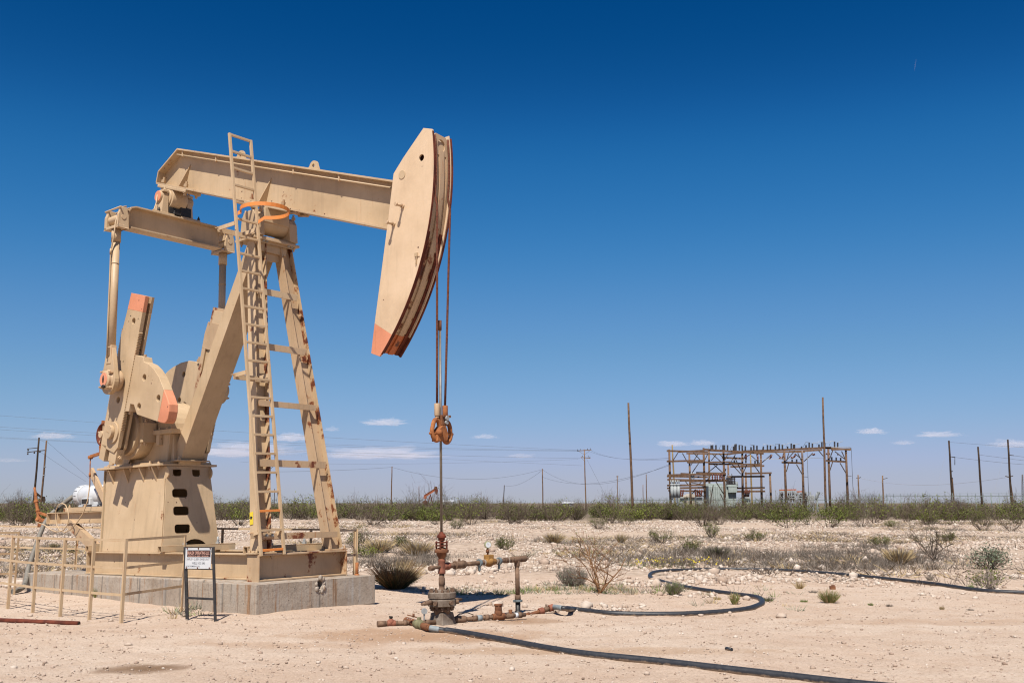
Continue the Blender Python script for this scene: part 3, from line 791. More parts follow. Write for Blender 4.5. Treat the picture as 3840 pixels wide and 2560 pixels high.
for k in range(25):
    a = -pi * .80 + 2 * pi * .80 * k / 24
    pts.append(Vector((cx + rr * cos(a), cy + rr * 1.02 * sin(a), hz_ + .06)))
pts.append(Vector((rh.x + .03, rh.y - .0, hz_ - .02)))
vs = []; fs = []
for i, p in enumerate(pts):
    d = (pts[min(i + 1, len(pts) - 1)] - pts[max(i - 1, 0)]).normalized(); nrm = Vector((0, 0, 1)).cross(d).normalized()
    for u in (-1, 1):
        for w in (-1, 1): vs.append(p + Vector((0, 0, .032 * u)) + nrm * (.006 * w))
for i in range(len(pts) - 1):
    a, c = i * 4, (i + 1) * 4
    for k1, k2 in ((0, 1), (1, 3), (3, 2), (2, 0)): fs.append((a + k1, a + k2, c + k2, c + k1))
hoop.add(vs, fs); hoop.build('safety_hoop', M['orange'], lado)
# saddle bearing ---------------------------------------------
BX = lambda x: 8.834 - .341 * (x + 3.907)        # beam top line
BL = lambda x: 8.302 - .341 * (x + 4.614)        # beam bottom line
AX = Vector((.9465, 0, -.3228)); UP = Vector((.3228, 0, .9465))
sb = MB()
sb.bar(Vector((-1.60, 0, BL(-1.60) - .045)), Vector((-.35, 0, BL(-.35) - .045)), .44, .06, UP)
sb.cyl((-1.12, -.36, 6.73), (-1.12, .36, 6.73), .20, n=28); sb.box(-1.34, -.90, -.27, .27, 6.70, 6.97)
for s in (-1, 1):
    sb.prismY([(-1.36, 6.437), (-.88, 6.437), (-.92, 6.78), (-1.0, 6.90), (-1.24, 6.90), (-1.32, 6.78)], s * .37 - .09, s * .37 + .09)
sbo = sb.build('saddle_bearing', B, PJ, .01)
mb = MB()
for x, sg in ((-1.62, -1), (-.33, 1)):
    for y in (-.12, .10): mb.cyl((x - sg * .10, y, BL(x) - .05), (x + sg * .16, y, BL(x) - .05 - .0545 * sg), .028, n=8); mb.bolt(Vector((x + sg * .10, y, BL(x) - .08)), (sg, 0, -.34 * sg), .04, .04)
for x in (-1.45, -.55):
    for y in (-.16, .16): mb.bolt(Vector((x, y, BL(x) + .035)), UP, .04, .05)
for s in (-1, 1):
    for x in (-1.33, -.91): mb.bolt((x, s * .37, 6.86), (0, 0, 1), .035, .05)
mb.parts('adjusting_bolt', BE, sbo)
# walking beam -----------------------------------------------
wbm = MB(); fw = .345
top = [(-4.614, 8.302), (-4.555, 8.517), (-3.907, 8.834), (2.42, BX(2.42))]
web = [(-4.60, BL(-4.60)), (2.42, BL(2.42)), (2.42, BX(2.42)), (-3.907, 8.834), (-4.545, 8.517)]
wbm.prismY(web, -.011, .011)
for a, c in zip(top[:-1], top[1:]):
    d = Vector((c[0] - a[0], 0, c[1] - a[1])).normalized(); u = Vector((-d.z, 0, d.x))
    if u.z < 0 and abs(u.x) < .9: u = -u
    wbm.bar(Vector((a[0], 0, a[1])) - d * .006, Vector((c[0], 0, c[1])) + d * .006, fw, .032, (0, 0, 1) if abs(d.z) < .6 else (1, 0, 0))
wbm.bar(Vector((-4.614, 0, 8.285)), Vector((2.42, 0, BL(2.42) - .017)), fw, .036, UP)
wbo = wbm.build('walking_beam', BW, PJ, .003)
mb = MB()
for x in (-3.80, -1.22):
    for s in (-1, 1):
        mb.prism([Vector((x - .02, s * .012, BL(x) + .02)), Vector((x - .02, s * .165, BL(x) + .02)), Vector((x + .13, s * .012, BL(x) + .47))],
                 [Vector((x + .0, s * .012, BL(x) + .02)), Vector((x + .0, s * .165, BL(x) + .02)), Vector((x + .15, s * .012, BL(x) + .47))])
mb.parts('stiffener', B, wbo)
mb = MB()
for s in (-1,):
    mb.tube([(-3.97, s * .13, BX(-3.97) - .11), (2.12, s * .13, BX(2.12) - .11)], .016, 8)
    for x in (-3.75, -2.62, -1.45, -.3, .9):
        mb.bar((x, s * .145, BX(x) - .02), (x, s * .145, BX(x) - .13), .012, .035, (1, 0, 0)); mb.bar((x, s * .145, BX(x) - .132), (x, s * .11, BX(x) - .132), .03, .008)
mb.build('grease_line', B, wbo)
for x in (-2.02, .085):
    zc = BX(x) + .055; mb = MB()
    out = [(x - .16, BX(x - .16) + .014)] + [(x + .105 * cos(a), zc + .02 + .105 * sin(a)) for a in [radians(165 - 160 * k / 10) for k in range(11)]] + [(x + .15, BX(x + .15) + .014)]
    mb.holed(out, [disc((x, zc + .035), 1, 1, .035, 10)], lambda a, b_, d: (a, d, b_), -.02, .02)
    mb.build('lifting_eye', B, wbo)
mb = MB()
for x in (-4.42, -3.62):
    for y in (-.13, .13): mb.bolt(Vector((x, y, BL(x) + .02)), UP, .045, .06); mb.bolt(Vector((x, y, BL(x) - .06)), -UP, .045, .05)
mb.parts('tail_bolt', BW, wbo)
# equalizer --------------------------------------------------
eb = MB()
EX, EZ = -4.14, 7.50
# housing hung under the beam tail
eb.bar(Vector((-4.55, 0, BL(-4.55) - .065)), Vector((-3.55, 0, BL(-3.55) - .065)), .36, .06, UP)
eb.cyl((-4.20, -.17, 7.87), (-4.20, .17, 7.87), .225, n=32); eb.box(-4.36, -4.04, -.13, .13, 7.9, 8.08)
eb.cyl((-4.20, -.20, 7.87), (-4.20, .20, 7.87), .18, n=28)
ebo = eb.build('equalizer_bearing', B, PJ, .012)
mb = MB()
for s in (-1, 1):
    mb.cyl((-4.20, s * .19, 7.87), (-4.20, s * .37, 7.87), .115, n=24)
    mb.prismX([(s * .36, 7.52), (s * .20, 7.52), (s * .22, 7.86), (s * .33, 7.86)] if s > 0 else [(s * .20, 7.52), (s * .36, 7.52), (s * .33, 7.86), (s * .22, 7.86)], -4.33, -4.07)
    mb.box(-4.36, -4.04, s * .30 - .22, s * .30 + .22, 7.487, 7.525); mb.bolt((-4.12, s * .27, 7.985), (0, 0, 1), .035, .045); mb.box(-4.26, -4.06, s * .28 - .06, s * .28 + .06, 7.95, 8.0)
mb.parts('pin_bracket', B, ebo, .008)
mb = MB(); mb.cyl((-4.20, -.37, 7.87), (-4.20, -.377, 7.87), .108, n=24); mb.build('pin_cap', M['salmon'], ebo)
mb = MB(); mb.box(-4.28, -4.06, -.19, .16, 7.53, 7.66); mb.box(-4.30, -4.05, .05, .30, 7.528, 7.72)
for y in (-.42, -.08, .12, .48): mb.bolt((-4.06, y, 7.526), (0, 0, 1), .03, .04)
mb.parts('grease_smear', M['dark'], ebo, .01)
mb = MB(); mb.tube([(-4.20, -.385, 7.89), (-4.20, -.40, 7.72), (-4.2, -.44, 7.58), (-4.15, -.50, 7.535), (-4.05, -.52, 7.53)], .012, 8); mb.build('grease_tube', B, ebo)
eq = MB(); ew = .27
eq.box(EX - ew / 2, EX + ew / 2, -.93, .93, 7.455, 7.485); eq.box(EX - .014, EX + .014, -1.02, 1.02, 7.06, 7.46); eq.box(EX - ew / 2, EX + ew / 2, -1.02, 1.02, 7.03, 7.06)
for s in (-1, 1):
    pr_ = [Vector((0, s * .93, 7.47)), Vector((0, s * 1.03, 7.435)), Vector((0, s * 1.085, 7.34)), Vector((0, s * 1.09, 7.22))]
    for a, c in zip(pr_[:-1], pr_[1:]): eq.bar(a + Vector((EX, 0, 0)), c + Vector((EX, 0, 0)), ew, .03, (0, 0, 1) if abs(c.y - a.y) > abs(c.z - a.z) else (0, 1, 0))
eqo = eq.build('equalizer', BW, PJ, .004)
# pitmans ----------------------------------------------------
WP = Vector((-4.18, 1.16, 4.10))
for s in (-1, 1):
    pm = MB(); yc = s * 1.20
    top_ = Vector((-4.22, s * 1.20, 7.0)); bot = Vector((WP.x + .0, s * 1.20, 4.55))
    pm.tube([top_, top_ + (bot - top_) * .10], .088, 20); pm.tube([top_ + (bot - top_) * .09, bot], .072, 20)
    for t in (.27, .93): 
        c = top_ + (bot - top_) * t; pm.cyl(c, c + (bot - top_) * .006, .078, n=20)
    po = pm.build('pitman', BW, PJ)
    cl = MB()
    for x0, x1 in ((-4.46, -4.40), (-4.04, -3.98)):
        cl.prismX([(yc - .11, 7.0), (yc + .11, 7.0), (yc + .11, 7.25), (yc + .08, 7.33), (yc + .09, 7.40), (yc - .09, 7.40), (yc - .08, 7.33), (yc - .11, 7.25)], x0 - (.02 if x0 < -4.2 else 0), x1)
    cl.box(-4.48, -3.98, yc - .11, yc + .11, 7.0, 7.055)
    cl.parts('clevis', B, po, .01)
    mb = MB(); mb.cyl((-4.45, yc, 7.20), (-4.0, yc, 7.20), .085, n=24); mb.cyl((-3.985, yc, 7.205), (-3.972, yc, 7.205), .048, n=20)
    for y in (-.085, .085): mb.cyl((-4.50, yc + y, 7.385), (-3.94, yc + y, 7.385), .018, n=8)
    mb.bar((-4.0, yc - .09, 7.37), (-4.0, yc + .09, 7.37), .03, .03); mb.build('clevis_pin', B, po, .003)
    w = MB()
    w.prismY([(WP.x - .085, 4.70), (WP.x + .085, 4.70)] + [(WP.x + .235 * cos(a), WP.z - .02 + .25 * sin(a)) for a in [radians(20 - 220 * k / 16) for k in range(17)]], yc - .045, yc + .045)
    w.box(WP.x - .08, WP.x + .08, yc - .055, yc + .055, 4.40, 4.75)
    w.build('wrist_bracket', B, po, .006)
    w = MB(); w.lathe((WP.x, yc - s * .16, WP.z), (0, s, 0), [(.20, 0), (.21, .06), (.19, .10), (.19, .21), (.165, .23), (.165, .27), (.13, .29)], 28)
    for k in range(4):
        a = 2 * pi * k / 4 + .7; w.bolt((WP.x + .20 * cos(a), yc + s * .045, WP.z + .20 * sin(a)), (0, s, 0), .034, .045)
    w.build('wrist_bearing', BE, po, .003)
    w = MB(); w.cyl((WP.x, yc + s * .12, WP.z), (WP.x, yc + s * .137, WP.z), .125, n=28); wo_ = w.build('bearing_cap', M['salmon'], po)
    w = MB(); w.ball((WP.x, yc + s * .138, WP.z), .03, 8, (.9, .5, 2.6)); w.ball((WP.x + .01, yc + s * .13, WP.z - .13), .04, 8, (1.5, .8, 1)); w.build('oil_stain', M['dark'], wo_)
mb = MB(); mb.tube([(-4.2, -1.03, 7.50), (-4.18, -1.13, 7.46), (-4.10, -1.235, 7.34), (-4.06, -1.315, 7.10), (-4.10, -1.31, 6.85), (-4.20, -1.305, 6.55), (-4.215, -1.29, 6.2), (-4.21, -1.285, 5.2), (-4.19, -1.28, 4.5)], .014, 8)
mb.cyl((-4.19, -1.306, 6.60), (-4.20, -1.305, 6.5), .022, n=8); mb.build('lubricator_hose', B, eqo)
# cranks -----------------------------------------------------
CA = radians(14.6); cd = Vector((sin(CA), 0, cos(CA))); cn = Vector((cos(CA), 0, -sin(CA)))
C0 = Vector((-4.475, 0, 2.835)); CLEN = 2.95; CW = .595
def crk(u, v, y): return C0 + cn * u + cd * v + Vector((0, y, 0))
for s in (-1, 1):
    y0, y1 = s * .81, s * 1.0
    ck = MB(); ym = (y0 + y1) / 2
    def slab(poly, a, c, mb): mb.prism([crk(u, v, a) for u, v in poly], [crk(u, v, c) for u, v in poly])
    tip = CLEN - .30
    # two cheeks with a T slot running up the edges between them
    body = [(-CW / 2, .05), (-CW * .18, 0), (CW * .34, -.02), (CW / 2, .10), (CW / 2, tip), (-CW * .40, tip), (-CW / 2, tip - .5)]
    inner = [(-CW / 2 + .09, .02), (CW / 2 - .09, .02), (CW / 2 - .09, tip), (-CW / 2 + .09, tip)]
    pin = lambda u, v, r, n=12: disc((u, v), 1, 1, r, n)
    for a, c in ((y1, y1 - s * .075), (y0 + s * .05, y0)):
        if s < 0: holes = [pin(.02, .95, .062), pin(.05, 2.25 + .2, .062)] if a == y1 else []
        else: holes = [pin(.02, 2.47, .06), pin(-.03, .75, .06)]
        ck.holed(body, holes, lambda u, v, d: tuple(crk(u, v, d)), a, c)
    slab(inner, y1 - s * .07, y0 + s * .045, ck)
    cko = ck.build('crank', M['greasy'], PJ, .004)
    tm = MB(); tb = [(-CW * .40, tip), (CW / 2, tip), (CW / 2, CLEN - .05), (CW * .40, CLEN), (-CW * .36, CLEN + .01)]
    tb = [(-CW * .40, tip + .0005), (CW / 2, tip + .0005), (CW / 2, CLEN), (-CW * .36, CLEN + .01)]
    slab(tb, y1, y1 - s * .075, tm)
    to_ = tm.build('crank_tip', M['salmon'] if s < 0 else M['beige'], cko, .004)
    tm = MB(); slab(tb, y0 + s * .05, y0, tm); slab([(-CW / 2 + .09, tip), (CW / 2 - .09, tip), (CW / 2 - .09, CLEN - .02), (-CW / 2 + .09, CLEN - .02)], y1 - s * .0755, y0 + s * .0505, tm); tm.build('crank_end', BE, cko)
    if s > 0:       # raised border and pad on the inner cheek of the far crank
        rb = MB(); slab([(-CW / 2, .30), (-.175, .30), (-.175, 2.10), (-CW / 2, 2.10)], y0 - .0005, y0 - .034, rb); slab([(-CW / 2, 2.1005), (CW / 2, 2.1005), (CW / 2, tip - .002), (-CW * .42, tip - .002), (-CW / 2, 2.40)], y0 - .0005, y0 - .034, rb); rb.build('raised_border', BE, cko, .005)
        rb = MB(); slab([(-.12, 2.62), (.20, 2.62), (.20, 2.90), (-.12, 2.90)], y0 - .0005, y0 - .030, rb); rb.build('name_pad', B, cko, .004)
    tt = MB()
    for k in range(62):
        v = .42 + k * .030
        for sg in (-1, 1):
            tt.prism([crk(sg * CW / 2, v, y1 + s * .001), crk(sg * (CW / 2 + .022), v + .009, y1 + s * .001), crk(sg * CW / 2, v + .018, y1 + s * .001)],
                     [crk(sg * CW / 2, v, y1 - s * .078), crk(sg * (CW / 2 + .022), v + .009, y1 - s * .078), crk(sg * CW / 2, v + .018, y1 - s * .078)])
    tt.parts('rack_teeth', M['greasy'], cko)
    hb = MB(); hb.cyl(crk(.06, .34, y1), crk(.06, .34, y1 + s * .03), .20, n=32); hb.cyl(crk(.03, .34, y1 + s * .03), crk(.03, .34, y1 + s * .10), .13, n=28)
    for k in range(3): hb.cyl(crk(-.02 + .05 * k, .34, y1 + s * .10), crk(-.02 + .05 * k, .34, y1 + s * .106), .012, n=6)
    hb.build('shaft_hub', B, cko, .004)
    ft = MB(); slab([(-CW * .48, -.22), (-CW * .16, -.24), (-CW * .16, .06), (-CW * .48, .05)], y1, y1 - s * .16, ft); slab([(CW * .02, -.20), (CW * .46, -.22), (CW * .46, .06), (CW * .02, .04)], y1 - s * .02, y1 - s * .17, ft)
    ft.bolt(crk(CW * .46, -.1, ym), cn, .05, .03); ft.parts('crank_clamp', BW, cko, .004)
    # counterweights: on the forward edge of the near crank, on both edges of the far one
    for sg in ((1,) if s < 0 else (-1,)):
        cw = MB()
        raw = [(-3.683, 4.539), (-3.36, 4.455), (-3.33, 4.36), (-3.16, 4.30), (-2.995, 4.193), (-2.82, 4.03), (-2.666, 3.816), (-2.55, 3.65), (-2.465, 3.508), (-2.462, 3.38), (-2.50, 3.25), (-2.54, 3.20), (-2.60, 3.183), (-2.70, 3.20), (-3.489, 3.408), (-3.606, 3.598), (-3.733, 3.621), (-3.767, 3.486), (-3.93, 3.505), (-3.83, 3.99)]
        poly = []
        for x, z in raw:
            d = Vector((x - .067, 0, z + .016)) - C0
            poly.append((d.dot(cn), d.dot(cd)))
        du = CW / 2 + .004 - min(p[0] for p in poly)
        poly = [(u + du * 0, v) for u, v in poly]
        poly = [(max(u, CW / 2 + .026), v) for u, v in poly]
        if s > 0:
            poly = [(.302, 1.72), (.40, 1.78), (.50, 1.80), (.716, 1.785), (1.0, 1.70), (1.264, 1.565), (1.42, 1.46), (1.525, 1.36), (1.65, 1.20), (1.71, 1.02), (1.66, .86), (1.55, .76), (1.35, .71), (.76, .83), (.69, .90), (.61, .94), (.53, .92), (.46, .84), (.42, .79), (.302, .78)]
        poly = [(sg * u, v) for u, v in poly]
        def u_of(x, z): d = Vector((x - .067, 0, z + .016)) - C0; return (sg * d.dot(cn) * (.9 if s > 0 else 1), d.dot(cd) + (.28 if s > 0 else 0))
        if s < 0: holes = [disc(u_of(*p), 1, 1, .062, 12) for p in ((-3.299, 4.069), (-2.812, 3.647), (-3.433, 3.55))]
        else:
            holes = []
            for px_, py_ in ((689, 1403), (672, 1500)):
                x_, z_ = PY(px_, py_, .81); d_ = Vector((x_, 0, z_)) - C0; holes.append(disc((d_.dot(cn), d_.dot(cd)), 1, 1, .058, 12))
        a_, c_ = (y1, y1 - s * .185) if s < 0 else (y0, y0 + s * .185)
        cut = [u_of(*p) for p in ((-2.644, 3.802), (-2.806, 3.24))]
        if s < 0:
            # paint line splits the casting into a beige body and a salmon nose
            def side(p): (x1_, y1_), (x2_, y2_) = cut; return (x2_ - x1_) * (p[1] - y1_) - (y2_ - y1_) * (p[0] - x1_)
            def clip(poly, keep):
                out = []
                for i in range(len(poly)):
                    p, q_ = poly[i], poly[(i + 1) % len(poly)]; a1, a2 = side(p) * keep, side(q_) * keep
                    if a1 >= 0: out.append(p)
                    if a1 * a2 < 0: t = a1 / (a1 - a2); out.append((p[0] + (q_[0] - p[0]) * t, p[1] + (q_[1] - p[1]) * t))
                return out
            far_p = (2.0, 1.2); kp = 1 if side(far_p) > 0 else -1
            nose = clip(poly, kp); body_ = clip(poly, -kp)
            cw.holed(body_, holes, lambda u, v, d: tuple(crk(u, v, d)), a_, c_); cwo = cw.build('counterweight', B, cko, .008)
            nz = MB(); nz.prism([crk(u, v, a_) for u, v in nose], [crk(u, v, c_) for u, v in nose]); nz.build('counterweight_nose', M['salmon'], cwo, .012)
        else:
            cw.holed(poly, holes, lambda u, v, d: tuple(crk(u, v, d)), a_, c_); cwo = cw.build('counterweight', B, cko, .008)
        mb = MB()
        for p in ((-3.42, 4.40), (-3.80, 3.55)):
            u, v = u_of(*p) if s < 0 else ((-.36, 1.80) if p[1] > 4 else (-.36, .76)); c = crk(u, v, a_ - s * .06 if s < 0 else a_); mb.bolt(c, cd if p[1] > 4 else -cd, .05, .06)
        mb.parts('clamp_bolt', BE, cwo)
# horsehead --------------------------------------------------
HH = [(2.922, 7.437), (3.123, 7.367), (3.105, 7.05), (3.083, 6.775), (3.052, 6.312), (3.0, 5.95), (2.927, 5.562), (2.85, 5.28), (2.769, 5.026), (2.66, 4.82), (2.525, 4.604), (2.37, 4.41), (2.213, 4.263), (2.009, 3.967), (1.95, 3.955), (1.772, 4.021), (1.79, 4.14), (1.846, 4.488), (2.124, 6.001), (2.265, 6.85), (2.494, 7.073)]
# smooth front arc about the saddle pivot
PV, RA = Vector((-1.05, 6.86)), 4.19
arc = [(PV.x + RA * cos(a), PV.y + RA * sin(a)) for a in [radians(7.0 - 50.5 * k / 30) for k in range(31)]]
back = [(1.96, 3.95), (1.772, 4.021), (1.79, 4.14), (1.846, 4.488), (2.124, 6.001), (2.265, 6.85), (2.494, 7.073), (2.922, 7.437)]
side_poly = arc + back
hole = disc((2.877, 6.963), 1, 1, .055, 14)
def ysplit(poly, keep):
    a, c = (1.846, 4.488), (2.235, 4.255)
    sd = lambda p: ((c[0] - a[0]) * (p[1] - a[1]) - (c[1] - a[1]) * (p[0] - a[0])) * keep
    out = []
    for i in range(len(poly)):
        p, q_ = poly[i], poly[(i + 1) % len(poly)]; a1, a2 = sd(p), sd(q_)
        if a1 >= 0: out.append(p)
        if a1 * a2 < 0: t = a1 / (a1 - a2); out.append((p[0] + (q_[0] - p[0]) * t, p[1] + (q_[1] - p[1]) * t))
    return out
hd = MB(); up_ = ysplit(side_poly, 1); lo_ = ysplit(side_poly, -1)
hd.holed(up_, [hole], lambda a, b_, d: (a, d, b_), -.215, -.185)
bk = MB()
farp = [(x - (.0 if x < 2.4 else 0), min(z, 7.37)) for x, z in up_]
hd.prismY(farp, .165, .185)
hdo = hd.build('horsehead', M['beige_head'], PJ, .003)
mb = MB(); mb.prismY(lo_, -.215, -.185); mb.build('head_tip', M['salmon'], hdo, .004)
def arcstrip(y0, y1, r0, r1, a0, a1, n, mat, name, bev=0):
    mb = MB(); vs = []; fs = []
    for k in range(n + 1):
        a = radians(a0 + (a1 - a0) * k / n)
        for r in (r0, r1):
            for y in (y0, y1): vs.append((PV.x + r * cos(a), y, PV.y + r * sin(a)))
    for k in range(n):
        p, q_ = 4 * k, 4 * k + 4
        for i, j in ((0, 1), (1, 3), (3, 2), (2, 0)): fs.append((p + i, p + j, q_ + j, q_ + i))
    fs += [(0, 1, 3, 2), (4 * n, 4 * n + 2, 4 * n + 3, 4 * n + 1)]
    mb.add(vs, fs); return mb.build(name, mat, hdo, bev)
aT = -38.5
for a0, a1, m1, m2, m3, nm in ((5.2, -15, BE, BE, BE, ''), (-15, aT, M['rusty_flange'], M['rust_dark'], BE, ''), (aT, -43.4, M['tip_red'], M['rust_dark'], M['tip_red'], 'tip_')):
    n_ = 24 if a0 > aT else 6
    arcstrip(-.184, .184, RA - .16, RA - .05, a0, a1, n_, m1, nm + 'face_plate')
    arcstrip(-.045, .055, RA - .05, RA - .025, a0 - (2.2 if a0 > 0 else 0), a1, n_, m3, nm + 'centre_strip', .004)
    for y in (-.15, .145): arcstrip(y - .035, y + .035, RA - .05, RA - .035, a0, a1, n_, m2, nm + 'rope_track')
ip = [(2.20 + (x - 2.20) * .80, 5.9 + (z - 5.9) * .93) for x, z in up_]
mb = MB(); mb.prismY(ip, -.10, -.08); mb.build('dark_hole_backing', M['rust_dark'], hdo)  # dark panel added behind the plate so its hole looks shaded
arcstrip(-.2165, -.1835, RA - .004, RA + .006, 6.6, -43.4, 44, M['rust_dark'], 'edge_flange')
arcstrip(.186, .215, RA - .20, RA + .012, 6.4, -43.4, 44, M['rust_dark'], 'edge_flange')
mb = MB()
mb.holed([(-.16, 7.0), (.16, 7.0), (.16, 7.26), (.10, 7.32), (-.12, 7.34), (-.16, 7.30)], [[(.0 + .085 * cos(a), 7.16 + (.10 if sin(a) > 0 else .10) * sin(a)) for a in [2 * pi * k / 16 for k in range(16)]]], lambda a, b_, d: (d, a, b_), 3.06, 3.10)
mb.build('rope_hanger', BE, hdo, .003)
mb = MB(); mb.cyl((2.70, -.20, 7.11), (2.70, -.235, 7.11), .0, n=4) if False else None
for (x, z) in ((2.475, 6.266), (2.277, 6.015)): mb.tube([(x - .0, -.21, z), (x, -.245, z)], .035, 8); mb.tube([(x, -.245, z), (x, -.37, z)], .022, 8); mb.tube([(x, -.355, z), (x, -.385, z)], .032, 6)
mb.parts('head_stud', BE, hdo)
mb = MB(); mb.cyl((2.458, -.214, 6.786), (2.458, -.224, 6.786), .072, n=24); mb.box(2.74, 2.80, -.24, -.214, 5.40, 5.46); mb.bar((2.76, -.226, 5.28), (2.78, -.226, 5.42), .02, .02)
mb.parts('head_boss', B, hdo, .003)
# ---------------------------------------------------------------- bridle, rod, wellhead (rod axis x = 3.04)
XR = 3.04
bd = thing('bridle', 'pair of rust red wire ropes with a rusty carrier bar, hanging from the horsehead', 'bridle', (XR, 0, 2.55), pump=True)
for s, yb_, yt_, zs in ((-1, -.075, -.15, 3.12), (1, .10, .145, 3.10)):
    pts = [(XR + .0, yb_, zs)]
    zt0 = 6.15
    for z in (3.6, 4.2, 4.8, 5.4, zt0): pts.append((XR + (.10 * (z - zs) / (zt0 - zs)), yb_ + (yt_ - yb_) * (z - zs) / (zt0 - zs), z))
    for k in range(1, 9):
        a = radians(-9.0 + (6.0 + 9.0) * k / 8); pts.append((PV.x + (RA - .012) * cos(a), yt_, PV.y + (RA - .012) * sin(a)))
    mb = MB(); mb.tube(pts, .017, 8)
    mb.build('wire_rope', M['cable'], bd)
    mb = MB(); mb.tube([(XR, yb_, zs + .015), (XR, yb_, zs - .17)], .042, 12); mb.tube([(XR, yb_, zs - .17), (XR, yb_, zs - .20)], .032, 12)
    mb.build('rope_socket', M['rust_orange'] if s > 0 else BE, bd, .004)
    mb = MB(); c = (XR + .05 * s * 0, yb_ - (.02 if s < 0 else -.03), zs - .36)
    mb.tube([(XR + .0, c[1] + .095 * sin(a) * (1 if cos(a) < 0 else .85), c[2] - .02 + .155 * cos(a)) for a in [2 * pi * k / 20 for k in range(21)]], .034, 8, False)
    mb.build('link', M['rust_orange'], bd)
mb = MB(); mb.prismX([(-.135, 2.57), (.085, 2.585), (.11, 2.68), (.06, 2.80), (-.02, 2.81), (-.12, 2.72)], XR - .06, XR + .06); mb.cyl((XR, -.24, 2.685), (XR, .27, 2.695), .022, n=8)
mb.ball((XR + .05, -.085, 2.70), .055, 10)
mb.build('carrier_bar', M['rust_orange'], bd, .01)
mb = MB(); mb.box(XR - .055, XR + .055, -.03, .12, 2.81, 2.965); mb.box(XR + .055, XR + .085, -.02, .14, 2.93, 2.965); mb.build('rod_clamp', M['rust'], bd, .006)
mb = MB(); mb.cyl((XR + .055, .05, 2.92), (XR + .10, .05, 2.92), .035, n=12); mb.cyl((XR + .055, .05, 2.855), (XR + .09, .05, 2.855), .03, n=10); mb.parts('clamp_bolt', M['galv'], bd)
rd = thing('polished_rod', 'slim dull steel polished rod running down from the carrier bar into the wellhead', 'polished rod', (XR, 0, 1.24), pump=True)
mb = MB(); mb.cyl((XR, .0, 1.22), (XR, .0, 4.30), .019, n=14); mb.build('rod', M['rod'], rd)
mb = MB(); mb.cyl((XR, .0, 4.25), (XR, .0, 4.40), .027, n=12); mb.build('rod_coupling', M['rust'], rd)
wh = thing('wellhead', 'rusty wellhead with stacked flanges, side flowline, pressure gauge and ground manifold', 'wellhead', (XR, 0, -.06), pump=True)
RP, RU, RX = M['rust_pipe'], M['rust'], M['redox']
mb = MB(); mb.prism([(XR - .155, -.155, -.10), (XR + .155, -.155, -.10), (XR + .155, .155, -.10), (XR - .155, .155, -.10)], [(XR - .115, -.115, .125), (XR + .115, -.115, .125), (XR + .115, .115, .125), (XR - .115, .115, .125)])
mb.build('casing_base', M['flange'], wh, .01)
mb = MB(); mb.cyl((XR, 0, .10), (XR, 0, .22), .122, n=28); mb.build('casing_spool', RP, wh)
fl = MB(); fl.lathe((XR, 0, 0), (0, 0, 1), [(.17, .205), (.205, .215), (.208, .30), (.19, .312), (.18, .315), (.18, .322), (.203, .325), (.205, .40), (.19, .41), (.09, .415), (.085, .43), (.05, .445)], 12, False)
flo = fl.build('casing_flange', M['flange'], wh, .004)
mb = MB()
for k in range(12):
    a = 2 * pi * k / 12 + .26
    mb.bolt((XR + .165 * cos(a), .165 * sin(a), .41), (0, 0, 1), .024, .025); mb.bolt((XR + .155 * cos(a), .155 * sin(a), .206), (0, 0, -1), .026, .03)
for a in (-.2, -1.25, .75, -2.2): mb.cyl((XR + .20 * cos(a), .20 * sin(a), .265), (XR + .245 * cos(a), .245 * sin(a), .265), .03, n=8)
mb.parts('flange_bolt', RP, flo)
mb = MB(); mb.cyl((XR, .15, .275), (XR, .42, .275), .022, n=10); mb.cyl((XR, .24, .275), (XR, .34, .275), .03, n=10); mb.cyl((XR, -.15, .285), (XR, -.42, .27), .022, n=10); mb.cyl((XR, -.22, .28), (XR, -.36, .275), .032, n=10); mb.parts('side_nipple', RP, wh)
mb = MB(); mb.lathe((XR, 0, 0), (0, 0, 1), [(.075, .41), (.06, .44), (.04, .46), (.04, .50), (.046, .505), (.046, .605), (.038, .61), (.038, .69)], 20); mb.build('tubing_head', RP, wh)
mb = MB(); mb.lathe((XR, 0, 0), (0, 0, 1), [(.054, .665), (.055, .70), (.050, .71), (.050, .83), (.055, .84), (.055, .87)], 20)
mb.cyl((XR, .03, .765), (XR, .145, .768), .05, n=18); mb.cyl((XR, .11, .768), (XR, .15, .768), .056, n=18)
mb.build('pumping_tee', RX, wh, .003)
mb = MB(); mb.lathe((XR, 0, 0), (0, 0, 1), [(.05, .86), (.045, .88), (.072, .93), (.076, .96), (.104, .965), (.104, 1.005), (.075, 1.01), (.06, 1.03), (.03, 1.04), (.025, 1.20), (.03, 1.20)], 22)
mb.build('stuffing_box', M['rust'], wh, .003)
mb = MB()
for z in (1.055, 1.10): mb.lathe((XR, 0, 0), (0, 0, 1), [(.03, z), (.092, z), (.092, z + .018), (.03, z + .018)], 6, False)
for k in range(4):
    a = 2 * pi * k / 4 + .5; mb.cyl((XR + .078 * cos(a), .078 * sin(a), 1.0), (XR + .078 * cos(a), .078 * sin(a), 1.13), .013, n=8)
mb.lathe((XR, 0, 0), (0, 0, 1), [(.03, 1.13), (.05, 1.14), (.05, 1.17), (.066, 1.175), (.066, 1.205), (.045, 1.225), (.03, 1.25), (.024, 1.262)], 16)
for s in (-1, 1): mb.cyl((XR, s * .065, 1.18), (XR, s * .065, 1.23), .012, n=8)
mb.build('gland', M['rust_dark'], wh, .002)
